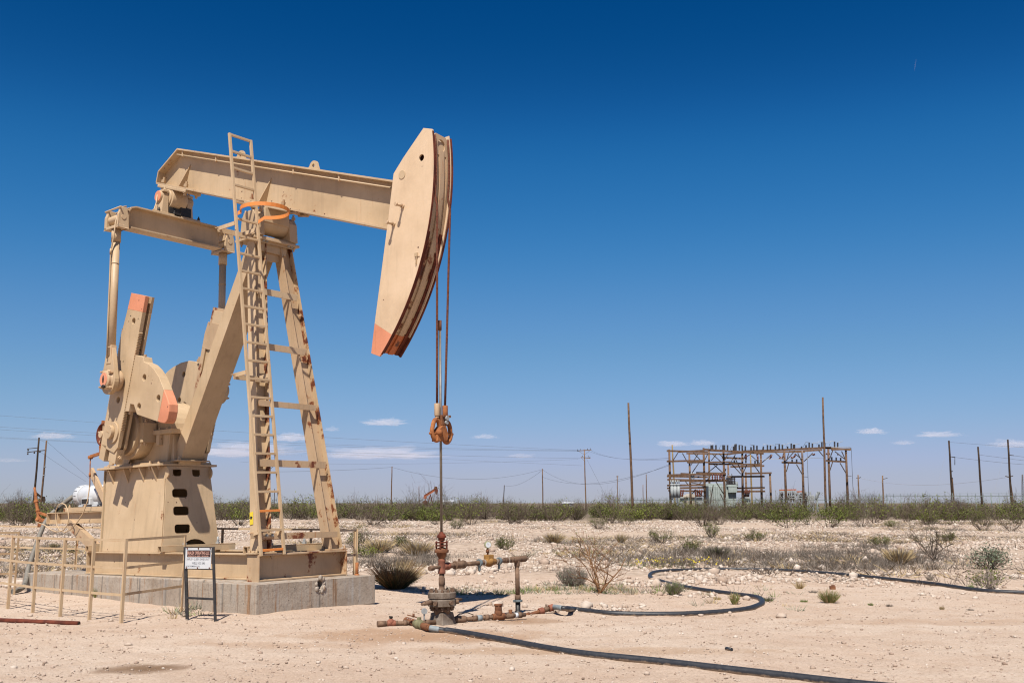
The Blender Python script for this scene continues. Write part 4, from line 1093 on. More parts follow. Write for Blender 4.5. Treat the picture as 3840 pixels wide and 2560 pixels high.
# flowline along +Y
fy = 1.76; fz = lambda y: .768 + .012 * y
mb = MB(); mb.cyl((XR, .14, fz(.14)), (XR, fy, fz(fy)), .033, n=16); mb.cyl((XR, .14, fz(.14)), (XR, .24, fz(.24)), .04, n=16)
for y, r, l in ((.30, .055, .17), (.28, .062, .03), (.46, .062, .03), (1.44, .042, .10), (1.60, .045, .05)): mb.cyl((XR, y, fz(y)), (XR, y + l, fz(y + l)), r, n=14)
mb.tube([(XR, .38, fz(.38) + .05), (XR, .38, fz(.38) + .09)], .02, 8)
mb.cyl((XR, -.04, .765), (XR, -.21, .755), .024, n=12); mb.cyl((XR, -.17, .757), (XR, -.26, .752), .036, n=12)
mb.build('flowline', RP, wh, .002)
mb = MB()
for y in (.84, 1.31):
    mb.cyl((XR, y - .02, fz(y)), (XR, y + .02, fz(y)), .058, n=12); mb.bar((XR, y, fz(y) + .05), (XR, y, fz(y) - .115), .03, .03); mb.ball((XR, y, fz(y) - .11), .02, 6)
mb.parts('hammer_clamp', M['blue_cast'], wh, .003)
mb = MB(); mb.ball((XR, 1.07, fz(1.07)), .085, 12, (.9, 1.15, .9)); mb.box(XR - .05, XR + .05, 1.0, 1.13, .78, .89); mb.cyl((XR, .96, fz(1)), (XR, 1.20, fz(1.2)), .05, n=14); mb.build('check_valve', M['yellow_cast'], wh, .008)
mb = MB(); mb.cyl((XR, 1.04, .88), (XR, 1.04, 1.0), .014, n=8); mb.cyl((XR, 1.04, .92), (XR, 1.04, .97), .028, n=8); go = mb.build('gauge_stem', RU, wh)
mb = MB(); mb.cyl((XR - .01, 1.046, 1.04), (XR + .032, 1.02, 1.04), .052, n=22); mb.build('gauge_case', M['brass'], go, .003)
mb = MB(); mb.cyl((XR + .033, 1.019, 1.04), (XR + .0345, 1.018, 1.04), .042, n=22); mb.build('gauge_face', M['white'], go)
mb = MB(); mb.bar((XR + .036, 1.017, 1.04), (XR + .036, 1.0, 1.062), .004, .002); mb.build('gauge_needle', M['dark'], go)
mb = MB()
for y in (.945, 1.235, 1.52): mb.cyl((XR, y, fz(y)), (XR, y + .014, fz(y)), .046, n=16)
mb.parts('thread_seal', M['cream_tape'], wh)
mb = MB(); mb.cyl((XR, fy - .10, fz(fy)), (XR, fy + .10, fz(fy)), .047, n=16); mb.cyl((XR, fy, fz(fy) + .02), (XR, fy, .68), .045, n=16); mb.cyl((XR, fy + .09, fz(fy)), (XR, fy + .21, fz(fy)), .05, n=14); mb.cyl((XR, fy + .2, fz(fy)), (XR, fy + .29, fz(fy)), .016, n=8)
mb.build('corner_tee', M['green_cast'] if False else RP, wh, .003)
mb = MB(); mb.cyl((XR, fy, .74), (XR, fy, .20), .036, n=16); mb.lathe((XR, fy, 0), (0, 0, 1), [(.038, .16), (.048, .17), (.048, .235), (.038, .24)], 16); mb.build('riser', RP, wh)
mb = MB(); mb.cyl((XR, fy, .135), (XR, fy, .165), .075, n=10); mb.bar((XR, fy - .10, .15), (XR, fy + .06, .15), .03, .035); mb.build('union_nut', M['blue_cast'], wh, .003)
mb = MB(); mb.cyl((XR, fy, .15), (XR, fy, -.30), .04, n=16); mb.cyl((XR, fy, .0), (XR, fy, -.10), .05, n=14); mb.cyl((XR, fy, -.22), (XR, fy, -.36), .05, n=14); mb.build('black_riser', M['dark'], wh)
# ---------------------------------------------------------------- railings
def railing(name, label, posts, zr=(1.18, .78, .40), leg=.036, mat=None, ext=None, offs=0.0):
    """posts: world (x, y) along the run; angle-iron posts with flat rails"""
    mat = mat or M['beige_worn']
    t = thing(name, label, 'railing', (posts[0][0], posts[0][1], 0), 'beige angle iron railings round the pump jack pad')
    pts = [Vector((x, y, ground_z(x, y))) for x, y in posts]
    for k, p in enumerate(pts):
        if ext and k in ext: continue
        d = (pts[min(k + 1, len(pts) - 1)] - pts[max(k - 1, 0)]); d.z = 0; d.normalize(); s_ = Vector((-d.y, d.x, 0))
        mb = MB(); h = Vector((0, 0, zr[0] + .02)); lo = Vector((0, 0, -.12))
        mb.bar(p + lo, p + h, leg, .007, s_); mb.bar(p + lo + d * (leg / 2 - .003) + s_ * (leg / 2 + .004), p + h + d * (leg / 2 - .003) + s_ * (leg / 2 + .004), .007, leg, s_)
        mb.build('post', mat, t)
    for z in zr:
        for a, b in zip(pts[:-1], pts[1:]):
            mb = MB(); d = (b - a).normalized(); s_ = Vector((-d.y, d.x, 0)) * (.009 + offs)
            mb.bar(a + Vector((0, 0, z)) + s_ - d * .02, b + Vector((0, 0, z)) + s_ + d * .0, .006, .038, (0, 0, 1)); mb.build('rail', mat, t)
    return t
g2 = lambda x, y: (G(x, y).x, G(x, y).y)
fp_ = [g2(-200, 2245), g2(25, 2281), g2(118, 2297), g2(221, 2312), g2(330, 2328), g2(450, 2342)]
railing('railing', 'front beige railing with six posts standing before the concrete pad', fp_, ext=(0,))
railing('railing', 'short beige railing from the rusty corner post back to the pad behind the sign', [g2(452, 2340), g2(681, 2304)], ext=(0,))
railing('railing', 'beige railing end with one post entering at the left edge behind the front railing', [g2(-260, 2248), g2(53, 2226)], ext=(0,))
bk_ = [(-3.12, 20.2), (-4.07, 20.58), (-6.1, 21.4), (-9.8, 22.9), (-12.3, 23.9)]
railing('railing', 'long beige railing running behind the pump jack and pad', bk_, zr=(1.20, .72))
railing('railing', 'short beige railing return at the far right corner behind the tall rear railing', [(-3.10, 20.2), (-3.35, 18.6)], zr=(1.20, .72), ext=(1,))

# ---------------------------------------------------------------- the well sign
sg = thing('well_sign', 'white and black well sign on two black posts standing before the concrete pad', 'sign', (-4.67, 14.95, ground_z(-4.67, 14.95)))
sgo = Vector(sg['_off'])
Dl, Dr = 15.05, 14.82
L_ = lambda y: W(691.8 + (699 - 691.8) * (y - 2049.6) / 261 + 3, y, Dl)
R_ = lambda y: W(802.6 + (810.6 - 802.6) * (y - 2049.6) / 279 - 3, y, Dr)
mb = MB(); mb.bar(L_(2049), L_(2320), .042, .042, (0, 1, 0)); mb.build('post', M['signblack'], sg, .003)
mb = MB(); mb.bar(R_(2049), R_(2337), .036, .036, (0, 1, 0)); mb.build('post', M['signblack'], sg, .003)
tl_, tr_, bl_, br_ = L_(2051), R_(2051), L_(2131), R_(2134)
mb = MB(); mb.bar(L_(2240) + Vector((.0, 0, 0)), R_(2245), .036, .03); mb.build('lower_rail', M['signblack'], sg, .003)
mb = MB(); mb.bar(tl_, tr_, .03, .012); mb.bar(bl_, br_, .03, .012); mb.build('top_rail', M['signblack'], sg) if False else mb.parts('frame_bar', M['signblack'], sg)
ux = (tr_ - tl_); wd_ = ux.length; ux = ux.normalized(); uz = Vector((0, 0, 1)); uy = ux.cross(uz) ; H_ = tl_.z - bl_.z
fr0 = bl_ + Vector((0, 0, 0)) - uy * 0
if uy.y > 0: uy = -uy
ctr = (tl_ + tr_ + bl_ + br_) / 4 + uy * .026
def sq(c, w, h, d): 
    c = Vector(c); return c, w, h, d
mb = MB(); mb.bar(ctr - ux * (wd_ / 2 - .022), ctr + ux * (wd_ / 2 - .022), .004, H_ - .012, (0, 0, 1)); bo = mb.build('sign_board', M['white'], sg)
brown, nt_, b_ = new_mat('dark_maroon_print'); b_.inputs['Base Color'].default_value = (.030, .010, .009, 1); b_.inputs['Roughness'].default_value = .6
M['maroon'] = brown
pink, nt_, b_ = new_mat('salmon_print'); b_.inputs['Base Color'].default_value = (.50, .28, .22, 1); b_.inputs['Roughness'].default_value = .6
ink, nt_, b_ = new_mat('black_print'); b_.inputs['Base Color'].default_value = (.035, .035, .05, 1); b_.inputs['Roughness'].default_value = .6
bw = wd_ - .05
c1 = ctr + uy * .004 + uz * (H_ * .22) + ux * .004
mb = MB(); mb.bar(c1 - ux * bw * .44, c1 + ux * bw * .47, .003, H_ * .31, (0, 0, 1)); mb.build('header_panel', brown, bo)
def text(body, at, width, height, mat, name, parent, ax=None, az=None, ay=None, depth=.0008, bold=0.0):
    """lettering as a thin mesh laid on its board; at = centre (world)"""
    ax = ax or ux; az = az or uz; ay = ay or uy
    cu = bpy.data.curves.new(name, 'FONT'); cu.body = body; cu.align_x = 'CENTER'; cu.align_y = 'CENTER'; cu.resolution_u = 2; cu.offset = bold
    to = bpy.data.objects.new(name, cu); COL.objects.link(to)
    bpy.context.view_layer.update()
    me = bpy.data.meshes.new_from_object(to.evaluated_get(bpy.context.evaluated_depsgraph_get()))
    bpy.data.objects.remove(to)
    P_ = np.array([v.co[:] for v in me.vertices]); lo, hi = P_.min(0), P_.max(0); cc = (lo + hi) / 2; sx = width / (hi[0] - lo[0]); sy = height / (hi[1] - lo[1])
    off = off_of(parent)
    for v in me.vertices:
        q = Vector(at) + ax * ((v.co.x - cc[0]) * sx) + az * ((v.co.y - cc[1]) * sy) - off
        v.co = q
    me.materials.clear(); me.materials.append(mat)
    o = bpy.data.objects.new(name, me); COL.objects.link(o); o.parent = parent; return o
T = lambda u, v, k=.0065: ctr + ux * u * wd_ + uz * v * H_ + uy * k
text('BRALEX OPERATING LLC', T(.008, .255), bw * .86, H_ * .15, pink, 'lettering', bo, bold=.015)
text('OPERATOR No. 088901   800-586-2381', T(.008, .105), bw * .80, H_ * .06, pink, 'lettering', bo, bold=.02)
text('SHIPLEY QUEEN SAND UNIT', T(.0, -.05, .0026), bw * .90, H_ * .115, ink, 'lettering', bo)
text('WELL NO. 646', T(.02, -.225, .0026), bw * .50, H_ * .115, ink, 'lettering', bo)
text('IN CASE OF EMERGENCY CALL', T(-.17, -.37, .0026), bw * .56, H_ * .07, ink, 'lettering', bo, bold=.012)
mb = MB()
for u in (-.40, .0, .42):
    for v in (-.44, .455): mb.cyl(T(u, v, .002), T(u, v, .010), .010, n=8)
mb.parts('sign_bolt', M['rust_dark'], bo, eps=.002)
# lettering cast into the near counterweight (pump jack part)
cwn = [o for o in bpy.data.objects if o.name.startswith('counterweight') and 'nose' not in o.name and o.parent and o.parent.name == 'crank'][0]
txa, tza = -cd, cn
text('No.6', crk(.98, 1.12, -1.0015), .24, .07, M['beige_edge'], 'cast_number', cwn, txa, tza, Vector((0, -1, 0)))
text('13', crk(.46, 1.30, -1.0015), .11, .06, M['beige_edge'], 'cast_number', cwn, txa, tza, Vector((0, -1, 0)))

# ---------------------------------------------------------------- lower manifold at the wellhead (parts of the wellhead), world measured
def wp(p): return MPi @ Vector(p)
def gz(px, py, z): return G(px, py, z)
a0, a1 = Vector((3.04, -.14, -.0)), wp(gz(1415, 2338, .075))
mb = MB(); d_ = (a1 - a0); nm = lambda t: a0 + d_ * t
mb.tube([nm(0), nm(.99)], .030, 14)
for t, r, l in ((.10, .04, .08), (.50, .042, .06), (.86, .042, .14), (.66, .038, .03)): mb.cyl(nm(t), nm(t + l), r, n=14)
mb.build('ground_line', RP, wh)
mb = MB(); mb.cyl(nm(.985), nm(.986 + .004), .033, n=14); mb.build('open_pipe_mouth', M['dark'], wh)
mb = MB(); mb.cyl(nm(.70), nm(.84), .046, n=12); mb.ball(nm(.77) + Vector((0, 0, .02)), .05, 10); mb.build('plug_valve', RX, wh, .003)
mb = MB(); mb.bar(nm(.77) + Vector((0, 0, .05)), nm(.77) + Vector((0, 0, .10)), .03, .03, (1, 0, 0)); mb.bar(nm(.74) + Vector((0, 0, .085)), nm(.80) + Vector((0, 0, .095)), .025, .02); mb.build('valve_stem', M['dark'], wh)
j0 = wp(gz(1528, 2326, .08)); j1 = wp(gz(1611, 2353, .07)); dj = j1 - j0; jm = lambda t: j0 + dj * t
mb = MB(); mb.tube([jm(-.1), jm(1)], .034, 14); mb.cyl(jm(-.05), jm(.30), .05, n=14); mb.cyl(jm(.72), jm(.96), .048, n=12); mb.build('hose_branch', M['rust'], wh, .002)
mb = MB(); mb.cyl(jm(.38), jm(.70), .055, n=14); mb.ball(jm(.54), .075, 12); mb.cyl(jm(.54), jm(.54) + Vector((0, 0, .10)), .03, n=10); mb.build('green_valve', M['green_cast'], wh, .006)
mb = MB()
for k in range(3): mb.bar(jm(.06 + .09 * k) + Vector((.0, -.03, .042)), jm(.10 + .09 * k) + Vector((0, .03, .044)), .018, .006)
mb.build('tape_wrap', M['white'], wh)
c = wp(gz(1583, 2292, .0)) ; c = jm(.5) + Vector((.02, .10, .17)); mb = MB(); mb.cyl(c + Vector((-.01, .01, 0)), c + Vector((.02, -.015, 0)), .042, n=18); mb.cyl(c, c - Vector((0, 0, .12)), .012, n=8); mb.build('ground_gauge', M['galv'], wh, .003)
mb = MB(); q0 = jm(.45) + Vector((-.05, -.02, .09)); mb.bar(q0 - Vector((.09, .03, -.03)), q0 + Vector((.04, .02, .0)), .02, .012); mb.cyl(q0, q0 + Vector((0, 0, .05)), .016, n=8); mb.build('valve_handle', M['rust'], wh)
b0, b1 = Vector((3.04, .14, .0)), wp(gz(1970, 2303, .08)); db = b1 - b0; bm_ = lambda t: b0 + db * t
mb = MB(); mb.tube([b0, b1], .030, 14)
for t, l, r in ((.30, .06, .04), (.46, .05, .045), (.74, .10, .042), (.90, .05, .042)): mb.cyl(bm_(t), bm_(t + l), r, n=14)
mb.build('cross_line', RP, wh)
mb = MB(); mb.tube([bm_(.05), bm_(.09), bm_(.20), bm_(.22)], [.035, .052, .052, .04], 14); mb.build('swage', RP, wh)
mb = MB(); mb.cyl(bm_(.56), bm_(.72), .05, n=12); mb.ball(bm_(.64) + Vector((0, 0, .05)), .075, 10, (.8, .9, 1.1)); mb.cyl(bm_(.64) + Vector((0, 0, .08)), bm_(.64) + Vector((0, 0, .16)), .055, n=8); mb.cyl(bm_(.64) + Vector((0, 0, .155)), bm_(.64) + Vector((0, 0, .185)), .065, n=6); mb.cyl(bm_(.80), bm_(.80) + Vector((0, 0, .09)), .03, n=8); mb.build('gate_valve', RU, wh, .006)
mb = MB(); mb.cyl(bm_(.86), bm_(.895), .04, n=14); mb.build('white_tag', M['white'], wh)
mb = MB(); mb.cyl(bm_(.36), bm_(.42), .043, n=14); mb.build('grey_coupling', M['greysleeve'], wh)
mb = MB(); mb.tube([bm_(.10) + Vector((0, 0, .05)), bm_(.13) + Vector((.02, 0, .09)), bm_(.22) + Vector((.03, 0, .09)), bm_(.30) + Vector((.02, 0, .055))], .006, 6); mb.build('loose_wire', M['dark'], wh)
e0 = Vector((XR, fy, -.12)); e1 = wp(gz(2077, 2274, .10)); de = e1 - e0; em = lambda t: e0 + de * t
mb = MB(); mb.tube([e0, e1], .030, 14); mb.cyl(em(.02), em(.32), .045, n=14); mb.build('outlet_nipple', M['rust'], wh)
mb = MB()
for t in (.58, .86): mb.cyl(em(t), em(t + .12), .054, n=12)
mb.parts('grooved_coupling', RX, wh, .003)
mb = MB(); mb.cyl(em(.72), em(.84), .042, n=12); mb.cyl(em(.78), em(.78) + Vector((0, 0, .08)), .012, n=6); mb.bar(em(.76) + Vector((0, 0, .075)), em(.83) + Vector((0, 0, .06)), .012, .01); mb.build('ball_valve', RP, wh)

# ---------------------------------------------------------------- poly pipes lying on the ground
def spline(pts, n=8):
    out = []; P_ = [pts[0]] + pts + [pts[-1]]
    for i in range(1, len(P_) - 2):
        p0, p1, p2, p3 = P_[i - 1:i + 3]
        for k in range(n):
            t = k / n
            out.append(p1 * 1.0 + (p2 - p0) * (.5 * t) + (p0 * 2 - p1 * 5 + p2 * 4 - p3) * (.5 * t * t) + (p1 * 3 - p0 - p2 * 3 + p3) * (.5 * t ** 3))
    out.append(pts[-1]); return out
def lay(pxs, r):
    out = []
    for x, y in pxs:
        p = G(x * 1.63265, y * 1.63265, 0)
        for _ in range(3): p = G(x * 1.63265, y * 1.63265, ground_z(p.x, p.y) + r * .6)
        out.append(p)
    return out
h1 = lay([(1050, 1450.5), (1100, 1459), (1150, 1468), (1250, 1487), (1350, 1502), (1500, 1517), (1650, 1534), (1800, 1551), (1920, 1565), (2040, 1577), (2300, 1596)], .045)
h1 = [MP @ j1, G(1640, 2358, .055), G(1672, 2362, .045)] + h1
p1_ = spline(h1)
ho = thing('poly_pipe', 'black poly pipe from the wellhead running off the bottom edge of the scene', 'hose', (h1[0].x, h1[0].y, 0), 'black poly pipes')
ho['label'] = 'black poly pipe running from the wellhead across the near dirt, grey sleeve at its end'
MB().tube(p1_[4:], [.036] * 12 + [.044] * (len(p1_) - 16), 12).build('pipe', M['blackhose'], ho)
MB().tube(p1_[:11], .040, 12).build('sleeve', M['greysleeve'], ho)
h2 = lay([(1322, 1399), (1400, 1407.5), (1500, 1410), (1600, 1408), (1700, 1400), (1738, 1391), (1751, 1381), (1738, 1371), (1680, 1363), (1600, 1352), (1540, 1340), (1503, 1329), (1492, 1321), (1505, 1313), (1550, 1309), (1650, 1306.5), (1750, 1307), (1850, 1312), (1950, 1320), (2050, 1330), (2150, 1341), (2250, 1355), (2352, 1360.5), (2520, 1366)], .045)
h2 = [MP @ e1, W(2106, 2278.5, 15.95), W(2132, 2281.5, 16.05)] + h2
p2_ = spline(h2)
ho = thing('poly_pipe', 'long black poly pipe snaking in an S across the dirt to the right', 'hose', (h2[0].x, h2[0].y, 0), 'black poly pipes')
MB().tube(p2_[6:], [.038] * 8 + [.045] * (len(p2_) - 14), 12).build('pipe', M['blackhose'], ho)
MB().tube(p2_[:10], .041, 12).build('sleeve', M['greysleeve'], ho)
# electric conduit to the motor
cpx = [(640, 455, 21.6), (600, 470, 21.6), (560, 498, 21.55), (480, 560, 21.5), (420, 620, 21.4), (370, 690, 21.3), (335, 770, 21.2), (303, 860, 21.1), (270, 955, 21.0), (240, 1040, 20.9), (228, 1090, 20.8), (218, 1150, 20.6), (200, 1202, 20.3), (175, 1228, 20.15), (140, 1243, 20.0), (100, 1251, 19.9)]
cp_ = [W(x / 2.209, 1650 + y / 2.209, D) for x, y, D in cpx]
for q in cp_[-3:]: q.z = max(q.z, ground_z(q.x, q.y) + .02)
cdn = thing('conduit', 'grey flexible electric conduit drooping from the white motor to the ground', 'conduit', tuple(cp_[-1]))
MB().tube(spline(cp_), .048, 12).build('hose', M['greyhose'], cdn)
MB().tube([cp_[3] + (cp_[4] - cp_[3]) * .0, cp_[3] + (cp_[4] - cp_[3]) * .35], .053, 12).build('tape_band', M['dark'], cdn)
# loose rusty pipe at the left
a, c = G(-90, 2321, .03), G(296, 2337, .03)
t = thing('loose_pipe', 'rusty brown steel pipe lying on the dirt before the front railing', 'pipe', tuple(a))
mb = MB(); mb.tube([a, c], .036, 12); mb.build('pipe', M['rust_dark'], t)
MB().tube([c, c + (c - a).normalized() * .002], .026, 12).build('pipe_mouth', M['dark'], t)
# ---------------------------------------------------------------- stones
def ico(sub):
    bm = bmesh.new(); bmesh.ops.create_icosphere(bm, subdivisions=sub, radius=1.0)
    V = np.array([v.co[:] for v in bm.verts], np.float32); F = np.array([[v.index for v in f.verts] for f in bm.faces], np.int32); bm.free(); return V, F
def stone_field(name, label, pos, size, sub, mats, flat=(.45, .8), seed=1):
    r = np.random.default_rng(seed); V0, F0 = ico(sub); n = len(pos); nv = len(V0)
    shapes = []
    for k in range(10):
        d = 1 + r.normal(0, .17, (nv, 1)); s_ = np.array([1, r.uniform(.6, 1), 1]); shapes.append(V0 * d * s_)
    shapes = np.array(shapes, np.float32)
    V = shapes[r.integers(0, 10, n)]
    a = r.uniform(0, 2 * pi, n); ca, sa = np.cos(a)[:, None], np.sin(a)[:, None]
    X = V[..., 0] * ca - V[..., 1] * sa; Y = V[..., 0] * sa + V[..., 1] * ca
    fz = r.uniform(*flat, n)[:, None]
    out = np.stack([X * size[:, None] + pos[:, 0:1], Y * size[:, None] + pos[:, 1:2], V[..., 2] * size[:, None] * fz + pos[:, 2:3] + size[:, None] * fz * .35], -1).reshape(-1, 3)
    F = (F0[None] + (np.arange(n) * nv)[:, None, None]).reshape(-1, 3)
    mi = np.repeat(r.integers(0, len(mats), n), len(F0))
    o = mesh_np(name, out, F, mats, mi)
    return tag(o, label, 'stones', kind='stuff')
M['stone_a'] = metal('pale_caliche_stone', (.46, .34, .26), (.66, .53, .425), 5, .95, .3, .05)
M['stone_b'] = metal('chalky_stone', (.54, .43, .345), (.76, .64, .535), 5, .95, .3, .05)
M['stone_c'] = metal('tan_stone', (.36, .26, .19), (.56, .42, .33), 6, .95, .3, .05)
M['stone_d'] = metal('brown_chip', (.28, .19, .14), (.46, .33, .25), 6, .95, .3, .05)
def scatter(n, y0, y1, seed, power=1.0, margin=1.12, clump=None):
    r = np.random.default_rng(seed); P_ = []
    while len(P_) < n:
        y = y0 + (y1 - y0) * r.random() ** power; x = r.uniform(-1, 1) * y * .52 * margin
        if clump is not None:
            v = noise.noise((x * clump[0], y * clump[0], clump[2])) + clump[1]
            if r.random() > v * 2.2: continue
        P_.append((x, y, ground_z(x, y)))
    return np.array(P_, np.float32)
def off_pad(P_, m=0.0):
    keep = []
    for x, y, z in P_:
        q = MPi @ Vector((x, y, z)); keep.append(not (-8.0 - m < q.x < .62 + m and abs(q.y) < 1.4 + m))
    return P_[np.array(keep)]
P_ = off_pad(scatter(22000, 7.2, 24, 21, 1.1)); r_ = np.random.default_rng(3)
stone_field('gravel', 'fine pale gravel strewn over the graded dirt', P_, (.005 + .016 * r_.random(len(P_)) ** 3 + .025 * (r_.random(len(P_)) > .99)).astype(np.float32), 1, [M['stone_a'], M['stone_c'], M['stone_c'], M['stone_a'], M['stone_d'], M['stone_b']], seed=5)
P_ = off_pad(np.concatenate([scatter(56000, 26, 99, 22, .9, clump=(.13, .26, 4.0)), scatter(2600, 21.5, 28, 23, 1.0, clump=(.35, -.02, 2.0)), scatter(1500, 16.5, 24, 24, 1.0, clump=(.5, -.10, 5.0))]), .4)
stone_field('rubble', 'pale broken caliche rubble covering the rough ground before the thicket', P_, ((.018 + .065 * r_.random(len(P_)) ** 2.4) * (.75 + .006 * P_[:, 1]) + .09 * (r_.random(len(P_)) > .988)).astype(np.float32), 1, [M['stone_a'], M['stone_b'], M['stone_c'], M['stone_b']], (.5, .95), seed=6)
# single rocks one can point to
def rock(px, py, w, label, mat='stone_a', h=.7):
    p = G(px, py); s_ = w / FPX * p.y / 2.3
    V0, F0 = ico(2); r = np.random.default_rng(int(px * 7 + py)); d = np.array([1 + .55 * noise.noise((v[0] * 1.3 + px, v[1] * 1.3, v[2] * 1.3)) + .28 * noise.noise((v[0] * 4 + px, v[1] * 4, v[2] * 4)) for v in V0])[:, None]
    V = V0 * d * np.array([s_, s_ * .8, s_ * h]); V[:, 2] += s_ * h * .45
    o = mesh_np('rock', V, F0, [M[mat]]); o.location = (p.x, p.y, ground_z(p.x, p.y))
    return tag(o, label, 'rock', 'loose pale rocks on the dirt')
rock(991, 2318, 26, 'pinkish rock at the near corner of the concrete pad', h=.8)
rock(480, 2420, 34, 'pale flat rock on the dirt between the railing corner post and the damp stain', h=.5)
rock(536, 2394, 24, 'small white rock just right of the pale flat rock before the railing')
rock(1278, 2500, 22, 'grey brown stone alone on the near dirt left of the black pipe', 'stone_c')
rock(114, 2310, 22, 'small white rock between the second and third posts of the front railing')
rock(40, 2330, 24, 'chalky rock leaning on the loose rusty pipe', h=.8)
rock(2930, 2312, 44, 'large pale flat rock in the dirt right of the tight bend of the S pipe', h=.6)
rock(2800, 2252, 34, 'pale rock inside the tight bend of the S shaped pipe')
rock(2628, 2305, 22, 'pale rock against the near run of the S shaped pipe')
rock(2737, 2298, 20, 'small rock close before the near run of the S pipe, next to its bend')
rock(2636, 2140, 22, 'white rock on the far run of the S shaped pipe')
rock(3340, 2150, 30, 'white round rock behind the far pipe, under the straw clump')
rock(3005, 2118, 34, 'tan round rock alone behind the far run of pipe', 'stone_a', .9)
rock(3275, 2080, 60, 'broad white boulder among the rubble before the thin olive mesquite', h=.55)
rock(2400, 2125, 26, 'pale rock at the end of the yellow flower patch', h=.8)
rock(2335, 2122, 50, 'tan slab of rock beside the bare sapling', 'stone_c', .35)
rock(880, 2330, 20, 'small stone below the sign posts', 'stone_a')
rock(1590, 2228, 18, 'small pale rock in the shadow behind the wellhead', h=.9)
# ---------------------------------------------------------------- plants
def leafmat(name, c0, c1, rough=.7, tr=.15):
    c0, c1 = [tuple(.74 * k for k in c) for c in (c0, c1)]
    m, nt, b = new_mat(name); co = coords(nt)
    nn = noise_n(nt, co, 3.0, 3, .6)
    oi = nt.nodes.new('ShaderNodeObjectInfo')
    v = ramp(nt, nn, [(.32, c0), (.68, c1)]).outputs[0]
    hsv = nt.nodes.new('ShaderNodeHueSaturation'); mr = N(nt, 'ShaderNodeMapRange'); mr.inputs['To Min'].default_value = .82; mr.inputs['To Max'].default_value = 1.18
    nt.links.new(oi.outputs['Random'], mr.inputs['Value']); nt.links.new(mr.outputs[0], hsv.inputs['Value']); nt.links.new(v, hsv.inputs['Color'])
    nt.links.new(hsv.outputs[0], b.inputs['Base Color'])
    b.inputs['Roughness'].default_value = rough; b.inputs['Specular IOR Level'].default_value = .2
    return m
M['leaf_green'] = leafmat('creosote_leaf', (.062, .078, .014), (.140, .155, .030))
M['leaf_olive'] = leafmat('olive_leaf', (.068, .078, .020), (.150, .152, .042))
M['leaf_sage'] = leafmat('sage_leaf', (.16, .19, .12), (.28, .31, .21))
M['leaf_bright'] = leafmat('spring_leaf', (.105, .125, .02), (.21, .225, .045))
M['twig'] = leafmat('grey_brown_twig', (.075, .053, .038), (.175, .13, .095))
M['twig_red'] = leafmat('red_brown_twig', (.19, .085, .035), (.34, .18, .08))
M['weed'] = leafmat('dead_grey_weed', (.16, .13, .105), (.30, .25, .20))
M['weed_dark'] = leafmat('dark_dead_weed', (.11, .09, .075), (.22, .185, .15))
M['straw'] = leafmat('straw', (.34, .24, .11), (.56, .42, .22))
M['tuft_dark'] = leafmat('dark_tuft_blade', (.045, .055, .018), (.13, .12, .05))
M['blade'] = leafmat('grass_blade', (.10, .15, .03), (.22, .27, .07))
M['flower'] = leafmat('yellow_flower', (.75, .55, .03), (.85, .68, .06))
def ribbons(A, Bp, w0, w1, r):
    """flat quads from points A to B, random facing"""
    d = Bp - A; L = np.linalg.norm(d, axis=1, keepdims=True) + 1e-9; d = d / L
    rv = r.normal(0, 1, A.shape); s_ = np.cross(d, rv); s_ /= np.linalg.norm(s_, axis=1, keepdims=True) + 1e-9
    w0 = np.broadcast_to(w0, (len(A),))[:, None]; w1 = np.broadcast_to(w1, (len(A),))[:, None]
    V = np.stack([A - s_ * w0, A + s_ * w0, Bp + s_ * w1, Bp - s_ * w1], 1).reshape(-1, 3)
    return V, np.arange(len(V)).reshape(-1, 4)
